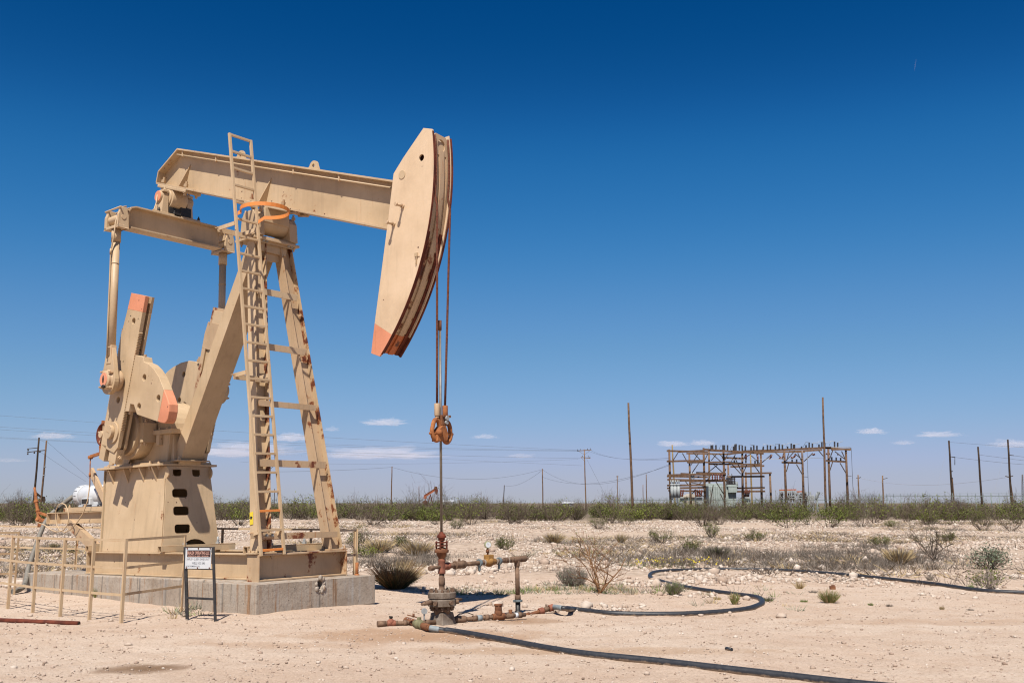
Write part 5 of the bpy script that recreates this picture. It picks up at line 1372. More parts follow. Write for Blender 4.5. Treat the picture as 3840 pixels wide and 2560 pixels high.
def bush_geo(r, h, w, stems=26, twigs=5, leaves=380, leaf=.05, lz=(.25, .95), tw=.008, droop=.3, spread=1.0, clump=7, base=.12):
    """many-stemmed desert shrub: returns (stem V,F), (leaf V,F)"""
    a = r.uniform(0, 2 * pi, stems); rad = np.sqrt(r.random(stems)) * spread
    hh = h * (1 - .45 * rad ** 2) * r.uniform(.65, 1.05, stems)
    tip = np.stack([np.cos(a) * rad * w / 2, np.sin(a) * rad * w / 2, hh], 1)
    b0 = np.stack([np.cos(a) * base * w * r.random(stems), np.sin(a) * base * w * r.random(stems), np.full(stems, -.03)], 1)
    mid = b0 + (tip - b0) * .5 + np.stack([np.cos(a), np.sin(a), 0 * a], 1) * (w * .07) + r.normal(0, .03 * h, (stems, 3))
    q1 = b0 + (mid - b0) * .5 + r.normal(0, .02 * h, (stems, 3))
    A = [b0, q1, mid]; Bp = [q1, mid, tip]; w0 = [tw * 1.8, tw * 1.4, tw]; 
    Vs, Fs = [], []; nV = 0
    def add(V, F):
        nonlocal nV
        Vs.append(V); Fs.append(F + nV); nV += len(V)
    for p, q, ww in zip(A, Bp, w0): add(*ribbons(p, q, ww, ww * .75, r))
    ends = []
    for k in range(twigs):
        t = r.uniform(.25, 1.0, stems)[:, None]; s0 = np.where(t < .5, b0 + (mid - b0) * t * 2, mid + (tip - mid) * (t - .5) * 2)
        ln = h * r.uniform(.12, .34, stems)[:, None]; dd = r.normal(0, .6, (stems, 3)); dd[:, 2] = np.abs(dd[:, 2]) * .9 + .25; dd /= np.linalg.norm(dd, axis=1, keepdims=True)
        e = s0 + dd * ln; add(*ribbons(s0, e, tw * .7, tw * .35, r)); ends.append((s0, e))
        s1 = s0 + dd * ln * .55; d2 = dd + r.normal(0, .6, (stems, 3)); e2 = s1 + d2 * ln * .5; add(*ribbons(s1, e2, tw * .5, tw * .3, r))
    SV, SF = np.concatenate(Vs), np.concatenate(Fs)
    if leaves:
        cen = np.concatenate([e for _, e in ends] + [s + (e - s) * .5 for s, e in ends] + [tip]); z = cen[:, 2] / h
        cen = cen[(z > lz[0]) & (z < lz[1])]
        if len(cen) < 3: cen = tip
        nc = max(3, min(len(cen), leaves // clump)); c = cen[r.choice(len(cen), nc, replace=len(cen) < nc)]
        p = np.repeat(c, max(1, leaves // nc), 0) + r.normal(0, leaf * 1.5, (nc * max(1, leaves // nc), 3))
        d = r.normal(0, 1, p.shape); d[:, 2] += .4; d /= np.linalg.norm(d, axis=1, keepdims=True)
        sz = leaf * r.uniform(.5, 1.2, len(p))[:, None]
        LV, LF = ribbons(p, p + d * sz, leaf * .30, leaf * .22, r)
    else: LV, LF = np.zeros((0, 3)), np.zeros((0, 4), int)
    return (SV, SF), (LV, LF)
def shrub(name, label, cat, px, py, w, h, lm='leaf_olive', sm='twig', seed=0, group=None, **kw):
    """w, h in photograph pixels at the plant's distance"""
    p = G(px, py); k = p.y / FPX
    r = np.random.default_rng(seed + int(px)); S, L = bush_geo(r, h * k, w * k, **kw)
    t = thing(name, label, cat, (p.x, p.y, ground_z(p.x, p.y)), group)
    mesh_np('stems', S[0], S[1], [M[sm]], parent=t)
    if len(L[0]): mesh_np('foliage', L[0], L[1], [M[lm]], parent=t)
    return t
def tuft_geo(r, n, h, w, bw=.006, lean=.6):
    a = r.uniform(0, 2 * pi, n); q = np.sqrt(r.random(n)); b0 = np.stack([np.cos(a) * q * w * .16, np.sin(a) * q * w * .16, np.full(n, -.02)], 1)
    ln = h * r.uniform(.55, 1.05, n) * (1 - .25 * q); m = b0 + np.stack([np.cos(a) * q * w * .25, np.sin(a) * q * w * .25, ln * .55], 1)
    e = b0 + np.stack([np.cos(a) * q * w * .5, np.sin(a) * q * w * .5, ln], 1) + r.normal(0, .03 * h, (n, 3))
    V1, F1 = ribbons(b0, m, bw, bw * .8, r); V2, F2 = ribbons(m, e, bw * .8, bw * .25, r)
    return np.concatenate([V1, V2]), np.concatenate([F1, F2 + len(V1)]), np.concatenate([m, e])
def tuft(name, label, cat, px, py, w, h, mats=('straw',), n=160, bw=.006, seed=0, group=None):
    p = G(px, py); k = p.y / FPX; r = np.random.default_rng(seed + int(px * 3))
    t = thing(name, label, cat, (p.x, p.y, ground_z(p.x, p.y)), group)
    for i, m_ in enumerate(mats):
        V, F, _ = tuft_geo(r, n, h * k * (1 - .12 * i), w * k * (1 - .1 * i), bw)
        mesh_np(('blades', 'green_blades')[i % 2] if i else 'blades', V, F, [M[m_]], parent=t)
    return t
# the big round tuft between pad and wellhead
p = G(1482, 2207); k = p.y / FPX; r = np.random.default_rng(4)
t = thing('bunch_grass', 'big round tuft of dark green bunch grass with straw tips between pad and wellhead', 'grass clump', (p.x, p.y, ground_z(p.x, p.y)))
V, F, _ = tuft_geo(r, 620, .44, .86, .0045); mesh_np('blades', V, F, [M['tuft_dark']], parent=t)
V, F, _ = tuft_geo(r, 560, .70, 1.0, .0036); V[:, 2] = np.where(V[:, 2] < .2, V[:, 2] + .0, V[:, 2]); mesh_np('straw_tips', V, F, [M['twig_red']], parent=t)
V, F, _ = tuft_geo(r, 900, .66, 1.0, .0036); V[:, 0] += .12 * np.clip(V[:, 2], 0, 1); V[:, 1] += .10; mesh_np('dry_plume', V, F, [M['straw']], parent=t)
# bare sapling and grey shrub beside it
def sapling(name, label, px, py, w, h, sm, lm, seed, leaves, stems=9, lz=(.7, 1.1)):
    p = G(px, py); k = p.y / FPX; r = np.random.default_rng(seed); H, Wd = h * k, w * k
    t = thing(name, label, 'sapling', (p.x, p.y, ground_z(p.x, p.y)))
    t['_off'] = [0, 0, 0]; mb = MB(); ends = []
    def grow(a, d, L, rad, lev):
        d = d.normalized(); pts = [a]; rr = [rad]
        for i in range(1, 5):
            d = (d + Vector(r.normal(0, .16, 3)) + Vector((0, 0, .04))).normalized(); pts.append(pts[-1] + d * (L / 4)); rr.append(rad * (1 - .16 * i))
        mb.tube(pts, rr, 5 if lev < 2 else 3, False)
        if lev < 3:
            for j in range((3, 3, 2)[lev]):
                q_ = pts[1 + int(r.integers(0, 4))]; nd = d + Vector(r.normal(0, .75, 3)); nd.z = abs(nd.z) * .8 + .1
                grow(q_, nd, L * r.uniform(.45, .75), max(rad * .60, .0052), lev + 1)
        ends.append(pts[-1]); ends.append(pts[2])
    for s_ in range(stems):
        a = 2 * pi * s_ / stems + r.uniform(-.3, .3); d = Vector((cos(a) * Wd * .8 * r.uniform(.3, 1), sin(a) * Wd * .5, H * .68))
        a0_ = Vector((0, 0, -.02)) if s_ < 3 else Vector((r.uniform(-.03, .05), 0, H * .22 * r.random()))
        grow(a0_, d, H * .80, (.020 if s_ < 3 else .013), 0)
    mb.build('branches', M[sm], t)
    if leaves:
        E_ = np.array([e[:] for e in ends]); E_ = E_[E_[:, 2] > lz[0] * H]; c = E_[r.integers(0, len(E_), leaves)] + r.normal(0, .02, (leaves, 3)); d = r.normal(0, 1, c.shape); d /= np.linalg.norm(d, axis=1, keepdims=True)
        V, F = ribbons(c, c + d * .03, .007, .004, r); mesh_np('foliage', V, F, [M[lm]], parent=t)
    return t
sapling('mesquite_sapling', 'thin bare reddish mesquite sapling with a few green leaves right of the wellhead riser', 2248, 2228, 230, 205, 'twig_red', 'leaf_bright', 5, 120, 6)
sapling('mesquite_sapling', 'sparse mesquite with olive leaves behind the far pipe, right of the straw clump', 3505, 2110, 170, 120, 'twig', 'leaf_olive', 9, 420, 9, (.35, 1.1))
shrub('grey_shrub', 'round grey dead shrub at the foot of the bare reddish sapling', 'shrub', 2150, 2200, 130, 70, 'leaf_sage', 'weed', 1, stems=150, twigs=6, leaves=260, leaf=.03, tw=.004, lz=(.1, .7))
shrub('sage_shrub', 'pale sage green shrub alone near the right edge before the rubble', 'shrub', 3712, 2135, 150, 85, 'leaf_sage', 'twig', 2, stems=40, twigs=6, leaves=900, leaf=.05, tw=.006, lz=(.2, 1.0))
shrub('weedy_shrub', 'small yellow green weedy shrub behind the far pipe at the right edge', 'shrub', 3700, 2205, 130, 75, 'leaf_bright', 'weed', 3, stems=50, twigs=5, leaves=240, leaf=.04, tw=.004)
cre = [(2242, 1985, 80, 50, 'leaf_green', 'small creosote bush before the thicket, straight above the bare sapling'), (2350, 1964, 110, 46, 'leaf_green', 'bright green creosote bush at the thicket edge, right of the small creosote above the sapling'),
       (2480, 2030, 120, 58, 'leaf_green', 'dark green leaning creosote bush on the rubble above the S shaped pipe'), (2592, 2072, 95, 55, 'leaf_green', 'half bare creosote bush straight above the left loop of the S pipe'),
       (2832, 2028, 95, 38, 'leaf_green', 'low flat creosote bush on the rubble left of the weed drift'), (3302, 2045, 92, 42, 'leaf_green', 'small two lobed dark green bush on the rubble above the straw clump'),
       (3560, 2030, 50, 40, 'leaf_olive', 'little olive bush on the rubble above the thin olive mesquite'), (2670, 2020, 60, 60, 'leaf_bright', 'thin yellow green sprig on the rubble above the weed drift'),
       (1890, 2062, 85, 46, 'leaf_green', 'thin green creosote shoot on the rubble behind the pressure gauge'), (1372, 2082, 110, 42, 'leaf_bright', 'yellow green low bush just right of the rear railing'),
       (1345, 2068, 90, 95, 'leaf_olive', 'tall weedy olive shrub behind the right end of the rear railing'), (1500, 2055, 90, 40, 'leaf_olive', 'dull olive low shrub beside the straw shrub left of the rod'),
       (1712, 1985, 60, 34, 'leaf_green', 'small green bush on the rubble right of the polished rod'), (1925, 1958, 45, 26, 'leaf_olive', 'tiny bush at the thicket foot above the gauge'),
       (80, 1955, 150, 90, 'leaf_bright', 'bright yellow green bush in front of the thicket at the left edge'), (3230, 1972, 130, 90, 'leaf_green', 'rounded deep green creosote bush at the thicket edge below the substation legs'),
       (3690, 1985, 130, 85, 'leaf_green', 'dark green creosote bush at the thicket edge near the right side'), (3480, 1968, 80, 55, 'leaf_bright', 'small bright green bush at the thicket edge, second from the right side'),
       (3790, 1990, 110, 95, 'leaf_green', 'dark green creosote bush at the thicket edge touching the right edge'), (2700, 1955, 150, 60, 'leaf_green', 'low spreading green bush at the thicket edge left of the substation'),
       (1530, 1945, 90, 50, 'leaf_bright', 'bright green bush at the thicket foot left of the polished rod'), (3350, 1975, 70, 30, 'leaf_bright', 'low bright green bush at the thicket foot below the substation right end')]
for i, (px, py, w, h, lm, lb) in enumerate(cre):
    shrub('creosote_bush', lb, 'bush', px, py, w, h, lm, 'twig', 40 + i, stems=34, twigs=5, leaves=950, leaf=.03 + 18 / (py - 1885) * .03, tw=.005 + .25 / (py - 1885), lz=(.22, 1.1))
st = [(2080, 2030, 80, 46, ('straw', 'weed'), 'domed straw coloured clump, dark at its foot, left of the bare sapling top'), (2328, 2028, 52, 42, ('straw', 'weed'), 'straw coloured dome behind the bare sapling, right of its top'),
      (3372, 2118, 105, 72, ('straw', 'weed'), 'big straw clump in the grey weeds behind the far pipe'), (1565, 2078, 120, 70, ('straw', 'weed'), 'wide straw and grey clump just left of the stuffing box'),
      (1425, 2070, 110, 60, ('straw', 'weed'), 'straw clump right of the rear railing'), (2690, 2100, 90, 60, ('weed', 'tuft_dark'), 'grey twiggy dead shrub above the middle of the S pipe'),
      (3110, 2262, 75, 62, ('straw', 'blade'), 'straw grass tuft with green foot on bare dirt, right of the S pipe'), (2998, 2206, 48, 38, ('straw',), 'small straw tuft between the two far runs of pipe'),
      (204, 2057, 34, 32, ('tuft_dark', 'straw'), 'dark green spiky tuft beyond the front railing at the left'), (276, 2075, 36, 24, ('tuft_dark',), 'low dark green weed beyond the railing beside the pump jack strut'),
      (365, 2240, 44, 50, ('blade', 'straw'), 'thin green weed against the long side of the concrete pad'), (578, 2256, 22, 18, ('blade',), 'tiny weed at the foot of the pad left of the sign'),
      (652, 2262, 34, 30, ('blade', 'straw'), 'green weed at the pad foot just left of the sign'), (888, 2306, 52, 40, ('blade', 'blade'), 'bright green grass tuft at the foot of the pad right of the sign'),
      (926, 2318, 44, 30, ('blade', 'straw'), 'smaller green grass tuft by the near corner of the pad'), (700, 2325, 34, 16, ('weed', 'straw'), 'flattened dry weed at the foot of the left sign post'),
      (3015, 2258, 26, 16, ('blade',), 'small green weed on the dirt left of the straw tuft'), (3050, 2222, 34, 18, ('weed',), 'small dry weed above the straw tuft'),
      (2528, 2232, 70, 66, ('weed', 'blade'), 'grey and green weed growing over the slanting run of the S pipe'), (2755, 2268, 40, 58, ('straw', 'blade'), 'thin yellow green weed standing before the tight bend of the pipe'),
      (2690, 2252, 28, 22, ('straw',), 'little straw tuft inside the bend of the S pipe'), (2882, 2255, 44, 22, ('weed', 'blade'), 'low weed on the dirt right of the tight pipe bend'),
      (3335, 2272, 24, 14, ('weed',), 'tiny grey weed alone on the bare dirt'), (3532, 2282, 18, 20, ('straw',), 'tiny straw tuft on bare dirt, left of the last one'), (3638, 2285, 24, 12, ('weed',), 'last tiny weed tuft on the bare dirt toward the right edge'),
      (3265, 2268, 20, 14, ('blade',), 'tiny green tuft on the dirt right of the straw tuft'), (3640, 2208, 26, 30, ('blade',), 'green grass tuft growing against the far pipe near the right edge'), (3488, 2178, 34, 34, ('weed',), 'grey dry weed standing behind the far pipe')]
for i, (px, py, w, h, ms, lb) in enumerate(st):
    far_ = py < 2150
    tuft('grass_tuft', lb, 'grass tuft', px, py, w, h, ms, 260 if w > 60 else 90, .010 if far_ else .004, 80 + i)
# ---------------------------------------------------------------- ground cover nobody could count
def weeds(name, label, P_, n, h, w, bw, mats, seed):
    r = np.random.default_rng(seed); N_ = len(P_); b0 = np.repeat(P_, n, 0); c = len(b0)
    a = r.uniform(0, 2 * pi, c); q = np.sqrt(r.random(c)); ww = np.repeat(r.uniform(.5, 1.2, N_) * w, n); hh = np.repeat(r.uniform(.4, 1.2, N_) * h, n)
    s0 = b0 + np.stack([np.cos(a) * q * ww * .5, np.sin(a) * q * ww * .5, np.full(c, -.01)], 1)
    e = s0 + np.stack([np.cos(a) * q * ww * .35 + r.normal(0, .2, c) * hh, np.sin(a) * q * ww * .35 + r.normal(0, .2, c) * hh, hh * r.uniform(.3, 1, c)], 1)
    V, F = ribbons(s0, e, bw, bw * .4, r); mi = np.repeat(r.choice(len(mats), N_, p=None), n)
    return tag(mesh_np(name, V, F, mats, mi), label, 'ground cover', kind='stuff')
P_ = off_pad(scatter(2300, 22, 98, 31, .8, clump=(.09, .02, 9.0)), 1.0)
weeds('dead_weeds', 'low grey brown dead weeds lying in drifts over the rubble', P_, 22, .22, .9, .010, [M['weed'], M['weed'], M['twig'], M['straw']], 6)
def patch(px0, px1, py0, py1, n, seed):
    r = np.random.default_rng(seed); q = []
    for _ in range(n):
        p = G(r.uniform(px0, px1), r.uniform(py0, py1)); q.append((p.x, p.y, ground_z(p.x, p.y)))
    return np.array(q)
P_ = np.concatenate([patch(2990, 3560, 2070, 2138, 320, 1), patch(2330, 2900, 2085, 2128, 200, 2), patch(2480, 2850, 2060, 2100, 90, 3), patch(1340, 1640, 2050, 2130, 220, 4), patch(3050, 3300, 2045, 2075, 60, 5), patch(3600, 3760, 2190, 2205, 16, 6), patch(60, 330, 1985, 2065, 60, 8)])
rr = np.random.default_rng(12); P_ = P_[rr.random(len(P_)) < .24]; P_ = np.repeat(P_, 4, 0) + rr.normal(0, .35, (len(P_) * 4, 3)) * np.array([1.5, .5, 0])
weeds('weed_drift', 'thick grey dead weeds drifted along the rubble edge', P_, 24, .30, .50, .005, [M['weed'], M['weed_dark'], M['twig'], M['weed_dark']], 7)
P_ = np.concatenate([patch(1650, 2560, 2212, 2232, 110, 11), patch(2000, 2350, 2190, 2215, 40, 12), patch(2320, 2600, 2112, 2132, 90, 13), patch(1900, 2300, 2060, 2090, 50, 14), patch(40, 360, 2055, 2072, 40, 15), patch(2600, 3000, 2200, 2290, 14, 16), patch(640, 760, 2290, 2330, 14, 17)])
weeds('green_weeds', 'sparse green and dry grass along the edge of the graded dirt', P_, 16, .14, .28, .005, [M['blade'], M['weed'], M['straw'], M['leaf_sage']], 8)
P_ = patch(2370, 2720, 2108, 2128, 46, 20); r = np.random.default_rng(5); P_ = np.repeat(P_, 3, 0) + r.normal(0, .10, (138, 3)); P_[:, 2] = np.abs(P_[:, 2] * .4) + .10
d = r.normal(0, 1, P_.shape); d /= np.linalg.norm(d, axis=1, keepdims=True); V, F = ribbons(P_, P_ + d * .035, .016, .016, r)
tag(mesh_np('flowers', V, F, [M['flower']]), 'tiny yellow flowers among green weeds behind the S shaped pipe', 'flowers', kind='stuff')
# ---------------------------------------------------------------- the thicket
r = np.random.default_rng(77)
def edge_y(x):          # where the thicket begins
    return 99 + 12 * noise.noise((x * .06, 2.2, 0)) + 8 * noise.noise((x * .27, 8.2, 0)) - (12 if x < -35 else 0)
def thick_geo(kind, h, w):
    if kind == 0: return bush_geo(r, h, w, stems=46, twigs=4, leaves=50, leaf=.10, lz=(.2, .8), tw=.013, spread=1.0)      # bare grey
    if kind == 1: return bush_geo(r, h * .72, w, stems=20, twigs=3, leaves=460, leaf=.13, lz=(.1, 1.1), tw=.012)          # creosote
    return bush_geo(r, h, w, stems=34, twigs=4, leaves=300, leaf=.12, lz=(.12, .95), tw=.012)                               # mixed
acc = {k: [] for k in ('twig', 'leaf_green', 'leaf_olive', 'leaf_bright')}
for i in range(400):
    D_ = None; x = r.uniform(-1, 1); y0 = 96 if i < 220 else 112
    depth = (r.random() ** 1.3) * (18 if i < 220 else 45)
    X = x * .53 * (y0 + depth); Y = edge_y(X) + depth + (0 if i < 220 else 14)
    kind = int(r.choice(3, p=[.36, .32, .32])); h = r.uniform(1.15, 2.3) * (1.3 if r.random() > .93 else 1) * (1.0 + .0016 * (Y - 95)) * (1 + .38 * noise.noise((X * .11, Y * .08, 1.0))); w = h * r.uniform(1.2, 1.9)
    if kind == 1 and i < 220: h *= .9
    if kind == 0 and r.random() < .45: h *= 1.35
    S, L = thick_geo(kind, h, w); o_ = np.array([X, Y, ground_z(X, Y)])
    acc['twig'].append((S[0] + o_, S[1])); acc[('leaf_olive', 'leaf_green', 'leaf_olive')[kind] if r.random() > .12 else 'leaf_bright'].append((L[0] + o_, L[1]))
Vs, Fs, Ms = [], [], []; nV = 0; keys = list(acc)
for ki, k in enumerate(keys):
    for v, f in acc[k]:
        if len(v): Vs.append(v); Fs.append(f + nV); Ms.append(np.full(len(f), ki)); nV += len(v)
tag(mesh_np('thicket', np.concatenate(Vs), np.concatenate(Fs), [M[k] for k in keys], np.concatenate(Ms)), 'grey and olive desert thicket filling the far side of the lease', 'thicket', kind='stuff')
# bushes of the front row that one can tell apart
rf_ = np.random.default_rng(31); fr_ = []
for k in range(64):
    px = -20 + 3880 * (k + rf_.uniform(.1, .9)) / 64
    fr_.append((px, (1966 if px < 300 else 1944 if px < 2600 else 1952) - 6 + 34 * rf_.random() ** 2.2, int(rf_.choice(3, p=[.38, .36, .26]))))
protos = []
for k in range(3):
    S, L = thick_geo(k, 2.5, 3.6); t = thing('thicket_bush', 'x', 'bush', (0, 0, 0), 'bushes along the front of the thicket')
    mesh_np('stems', S[0], S[1], [M['twig']], parent=t); mesh_np('foliage', L[0], L[1], [M[('leaf_olive', 'leaf_green', 'leaf_bright')[k]]], parent=t); protos.append(t)
lbs = ('bare grey brown twiggy bush in the front row of the thicket', 'dense dark green bush in the front row of the thicket', 'half leafed yellow green bush in the front row of the thicket')
seen = set()
for i, (px, py, k) in enumerate(fr_):
    t = protos[k] if k not in seen else copy_tree(protos[k]); seen.add(k)
    p = G(px, py); t.location = (p.x, p.y, ground_z(p.x, p.y)); t.rotation_euler = (0, 0, i * 1.9); s_ = .55 + .55 * ((i * 37) % 11) / 10; t.scale = (s_, s_, s_ * .95); t['label'] = lbs[k]

# small litter
a, c = G(2723, 2430, .02), G(2744, 2434, .02); t = thing('hose_offcut', 'short black offcut of pipe lying alone on the near dirt', 'hose', tuple(a)); MB().tube([a, c], .022, 10).build('pipe', M['blackhose'], t)
p = G(3122, 2208); t = thing('rusty_block', 'small rusty brown block on the dirt above the straw grass tuft', 'block', (p.x, p.y, ground_z(p.x, p.y))); mb = MB(); mb.box(p.x - .055, p.x + .055, p.y - .04, p.y + .04, ground_z(p.x, p.y) - .01, ground_z(p.x, p.y) + .07); mb.box(p.x - .02, p.x + .045, p.y - .03, p.y + .03, ground_z(p.x, p.y) + .072, ground_z(p.x, p.y) + .088); mb.build('block', M['rust'], t, .008)
# ---------------------------------------------------------------- distant poles, wires, substation, fences
M['wood'] = metal('creosoted_pole_wood', (.095, .055, .036), (.23, .135, .082), 2.5, .85, .2, .1)
M['wood_light'] = metal('sun_bleached_timber', (.15, .09, .056), (.30, .185, .115), 2.5, .85, .2, .1)
M['wood_dark'] = metal('dark_tarred_pole', (.035, .024, .018), (.085, .055, .038), 2.5, .85, .2, .1)
M['wood_tan'] = metal('new_tan_pole', (.26, .17, .075), (.40, .28, .13), 2.5, .85, .2, .1)
M['strut'] = metal('grey_weathered_brace', (.05, .038, .03), (.13, .10, .08), 3, .8, .1, .1)
M['insul'] = metal('dark_glazed_porcelain', (.035, .030, .032), (.08, .07, .07), 3, .3, .05, .4)
M['insul_brown'] = metal('brown_glazed_porcelain', (.10, .03, .02), (.20, .065, .04), 3, .3, .05, .4)
M['wire'] = metal('dull_aluminium_wire', (.10, .10, .105), (.16, .16, .165), 3, .5, .05, .3)
M['wire_pale'] = metal('bright_aluminium_wire', (.45, .45, .46), (.55, .55, .56), 3, .4, .05, .4)
M['tgreen'] = metal('pale_green_transformer_paint', (.34, .39, .36), (.46, .51, .475), 2, .5, .05, .3)
M['tgrey'] = metal('pale_grey_cabinet', (.33, .35, .34), (.47, .49, .48), 2, .5, .05, .3)
M['cream'] = metal('cream_siding', (.50, .43, .33), (.60, .52, .42), 2, .7, .05, .2)
M['fence'] = metal('galvanised_fence_tube', (.16, .20, .17), (.27, .31, .28), 3, .5, .05, .3)
M['orange_far'] = metal('orange_red_faded_paint', (.42, .10, .035), (.55, .16, .06), 2, .6, .05, .2)
def pole(name, label, top, bot, D, d0=.30, mat='wood', cat='utility pole', group=None):
    a, b = W(*bot, D), W(*top, D); k = (b - a).normalized(); z0 = ground_z(a.x, a.y) - .3
    a = a + k * ((z0 - a.z) / k.z)
    t = thing(name, label, cat, tuple(a), group)
    n = 5; pts = [a + (b - a) * (i / n) + Vector((.02 * sin(i * 2.1 + D), 0, 0)) for i in range(n + 1)]
    MB().tube(pts, [d0 / 2 * (1 - .28 * i / n) for i in range(n + 1)], 9).build('shaft', M[mat], t)
    return t
def hw(t, mb, name, mat): return mb.build(name, M[mat], t)
Z1 = lambda x, y: (2450 + x / 2.94, 1450 + y / 2.94)
Z2 = lambda x, y: (3100 + x / 3.178, 1550 + y / 3.178)
Z3 = lambda x, y: (1350 + x / 2.045, 1600 + y / 2.045)
Z4 = lambda x, y: (x / 3.136, 1600 + y / 3.136)
UP_ = 'bare utility poles beyond the thicket'
t = pole('utility_pole', 'tall bare brown pole left of the substation, tallest of the middle ground', (2356, 1510), (2373, 1900), 122, .33)
mb = MB()
for y in (1660, 1664): 
    c = W(2362 + (y - 1660) * .03, y, 122); mb.cyl(c - Vector((0, 0, .03)), c + Vector((0, 0, .03)), .155, n=9)
mb.build('pole_band', M['wood_dark'], t)
t = pole('utility_pole', 'very tall brown pole standing in front of the right end of the substation', Z1(1868, 115), Z1(1902, 1330), 140, .34)
t = pole('utility_pole', 'wooden pole with two crossarms and wires on both sides', (2191, 1684), (2197, 1892), 250, .34, 'wood_light')
mb = MB(); a, c = W(2164, 1690, 250), W(2218, 1686, 250); mb.bar(a, c, .12, .18); mb.bar(W(2172, 1692, 250), W(2191, 1704, 250), .06, .06); mb.bar(W(2211, 1690, 250), W(2192, 1704, 250), .06, .06); mb.build('crossarm', M['wood_light'], t)
mb = MB(); a, c = W(2178, 1714, 250), W(2214, 1717, 250); mb.bar(a, c, .12, .18); mb.bar(W(2180, 1716, 250), W(2192, 1728, 250), .06, .06); mb.build('crossarm', M['wood_light'], t)
mb = MB()
for x, y in ((2166, 1688), (2176, 1687), (2203, 1685), (2214, 1684), (2184, 1712), (2206, 1713), (2212, 1715)): p = W(x, y, 250); mb.cyl(p, p + Vector((0, 0, .3)), .07, n=6)
mb.parts('insulator', M['insul'], t, eps=.002)
pole('utility_pole', 'plain thin pole with a darker top, furthest left of the row beyond the pump jack', (1470, 1748), (1467, 1895), 225, .30)
pole('utility_pole', 'short thin pole close beside the small orange pump jack', (1571, 1822), (1572, 1890), 330, .28)
pole('utility_pole', 'short dark green leaning pole under the sagging wire', (1891, 1818), (1888, 1892), 300, .30, 'wood_dark')
pole('utility_pole', 'plain brown pole between the short dark pole and the double crossarm pole', (2034, 1757), (2036, 1895), 235, .30)
t = pole('utility_pole', 'thin pole with three tiny arms between the crossarm pole and the tall bare pole', (2315, 1782), (2316, 1890), 320, .28, 'wood_light')
mb = MB()
for y in (1784, 1789, 1797): mb.bar(W(2311, y, 320), W(2319, y, 320), .1, .12)
mb.parts('pole_arm', M['strut'], t)
pole('utility_pole', 'thin brown pole just right of the tall bare pole', (2423, 1777), (2425, 1890), 300, .32)
pole('utility_pole', 'shortest thin pole tucked right of the tall bare pole', (2411, 1816), (2412, 1888), 330, .28, 'wood_light')
t = pole('utility_pole', 'dull green pole with a lamp arm seen between ladder and far leg', (1014, 1697), (1011, 1892), 200, .30, 'wood_tan')
mb = MB(); q = [W(x, y, 200) for x, y in ((1014, 1757), (1022, 1750), (1030, 1746), (1034, 1751))]; mb.tube(q, .05, 6); mb.bar(W(1012, 1743, 200), W(1020, 1746, 200), .12, .2); mb.build('lamp_arm', M['strut'], t)
pole('utility_pole', 'thin short dark pole seen just left of the ladder right rail', (1030, 1831), (1028, 1890), 300, .25, 'wood_dark')
t = pole('utility_pole', 'dark leaning pole with two wire arms, left of the pair at the left edge', Z4(461, 126), Z4(397, 905), 140, .32, 'wood_dark')
mb = MB(); mb.tube([W(*Z4(320, 258), 140), W(*Z4(438, 246), 140)], .05, 6); mb.tube([W(*Z4(318, 298), 140), W(*Z4(530, 274), 140)], .06, 6)
for x, y in ((332, 262), (328, 306), (405, 292), (470, 282)): p = W(*Z4(x, y), 140); mb.cyl(p - Vector((0, 0, .25)), p, .10, n=6)
mb.build('wire_arm', M['strut'], t)
t = pole('utility_pole', 'brown leaning pole with metal bands, right of the pair at the left edge', Z4(549, 158), Z4(481, 930), 140, .30, 'wood')
mb = MB()
for y in (470, 568): c = W(*Z4(528 - (y - 470) * .1, y), 140); mb.cyl(c - Vector((0, 0, .05)), c + Vector((0, 0, .05)), .17, n=9)
mb.parts('pole_band', M['galv'], t)
t = pole('utility_pole', 'short brown pole with small side arms just right of the substation', Z2(375, 730), Z2(384, 1040), 190, .32, 'wood_light')
mb = MB(); mb.bar(W(*Z2(352, 768), 190), W(*Z2(408, 760), 190), .08, .1); mb.bar(W(*Z2(378, 772), 190), W(*Z2(404, 758), 190), .08, .1); mb.parts('pole_arm', M['strut'], t)
t = pole('utility_pole', 'short brown pole with one slanting arm, second right of the substation', Z2(665, 738), Z2(676, 1040), 185, .32, 'wood_light')
mb = MB(); mb.bar(W(*Z2(672, 782), 185), W(*Z2(724, 766), 185), .08, .1); mb.build('pole_arm', M['strut'], t)
GR = 'dark poles at the right edge'
t = pole('utility_pole', 'dark leaning pole with hanging insulator string, leftmost of three tall ones near the right edge', Z2(1456, 322), Z2(1500, 1075), 150, .34, 'wood_dark')
mb = MB(); mb.tube([W(*Z2(1466, 512), 150), W(*Z2(1530, 520), 150)], .06, 6); mb.tube([W(*Z2(1527, 520), 150), W(*Z2(1527, 612), 150)], .05, 6); mb.bar(W(*Z2(1470, 700), 150), W(*Z2(1500, 684), 150), .1, .12); mb.build('insulator_string', M['insul'], t)
pole('utility_pole', 'short brown brace pole right against the leftmost dark pole', Z2(1496, 760), Z2(1517, 1060), 152, .24, 'wood')
pole('utility_pole', 'dark leaning pole, middle one of three tall ones near the right edge', Z2(1803, 395), Z2(1852, 1100), 150, .34, 'wood_dark')
t = pole('utility_pole', 'dark pole with small double arm, rightmost of three tall ones', Z2(2158, 308), Z2(2202, 1090), 150, .34, 'wood_dark')
mb = MB(); mb.bar(W(*Z2(2130, 745), 150), W(*Z2(2170, 756), 150), .1, .12); mb.bar(W(*Z2(2172, 756), 150), W(*Z2(2220, 740), 150), .1, .12); mb.bar(W(*Z2(2165, 493), 150), W(*Z2(2230, 500), 150), .08, .1); mb.build('pole_arm', M['strut'], t)
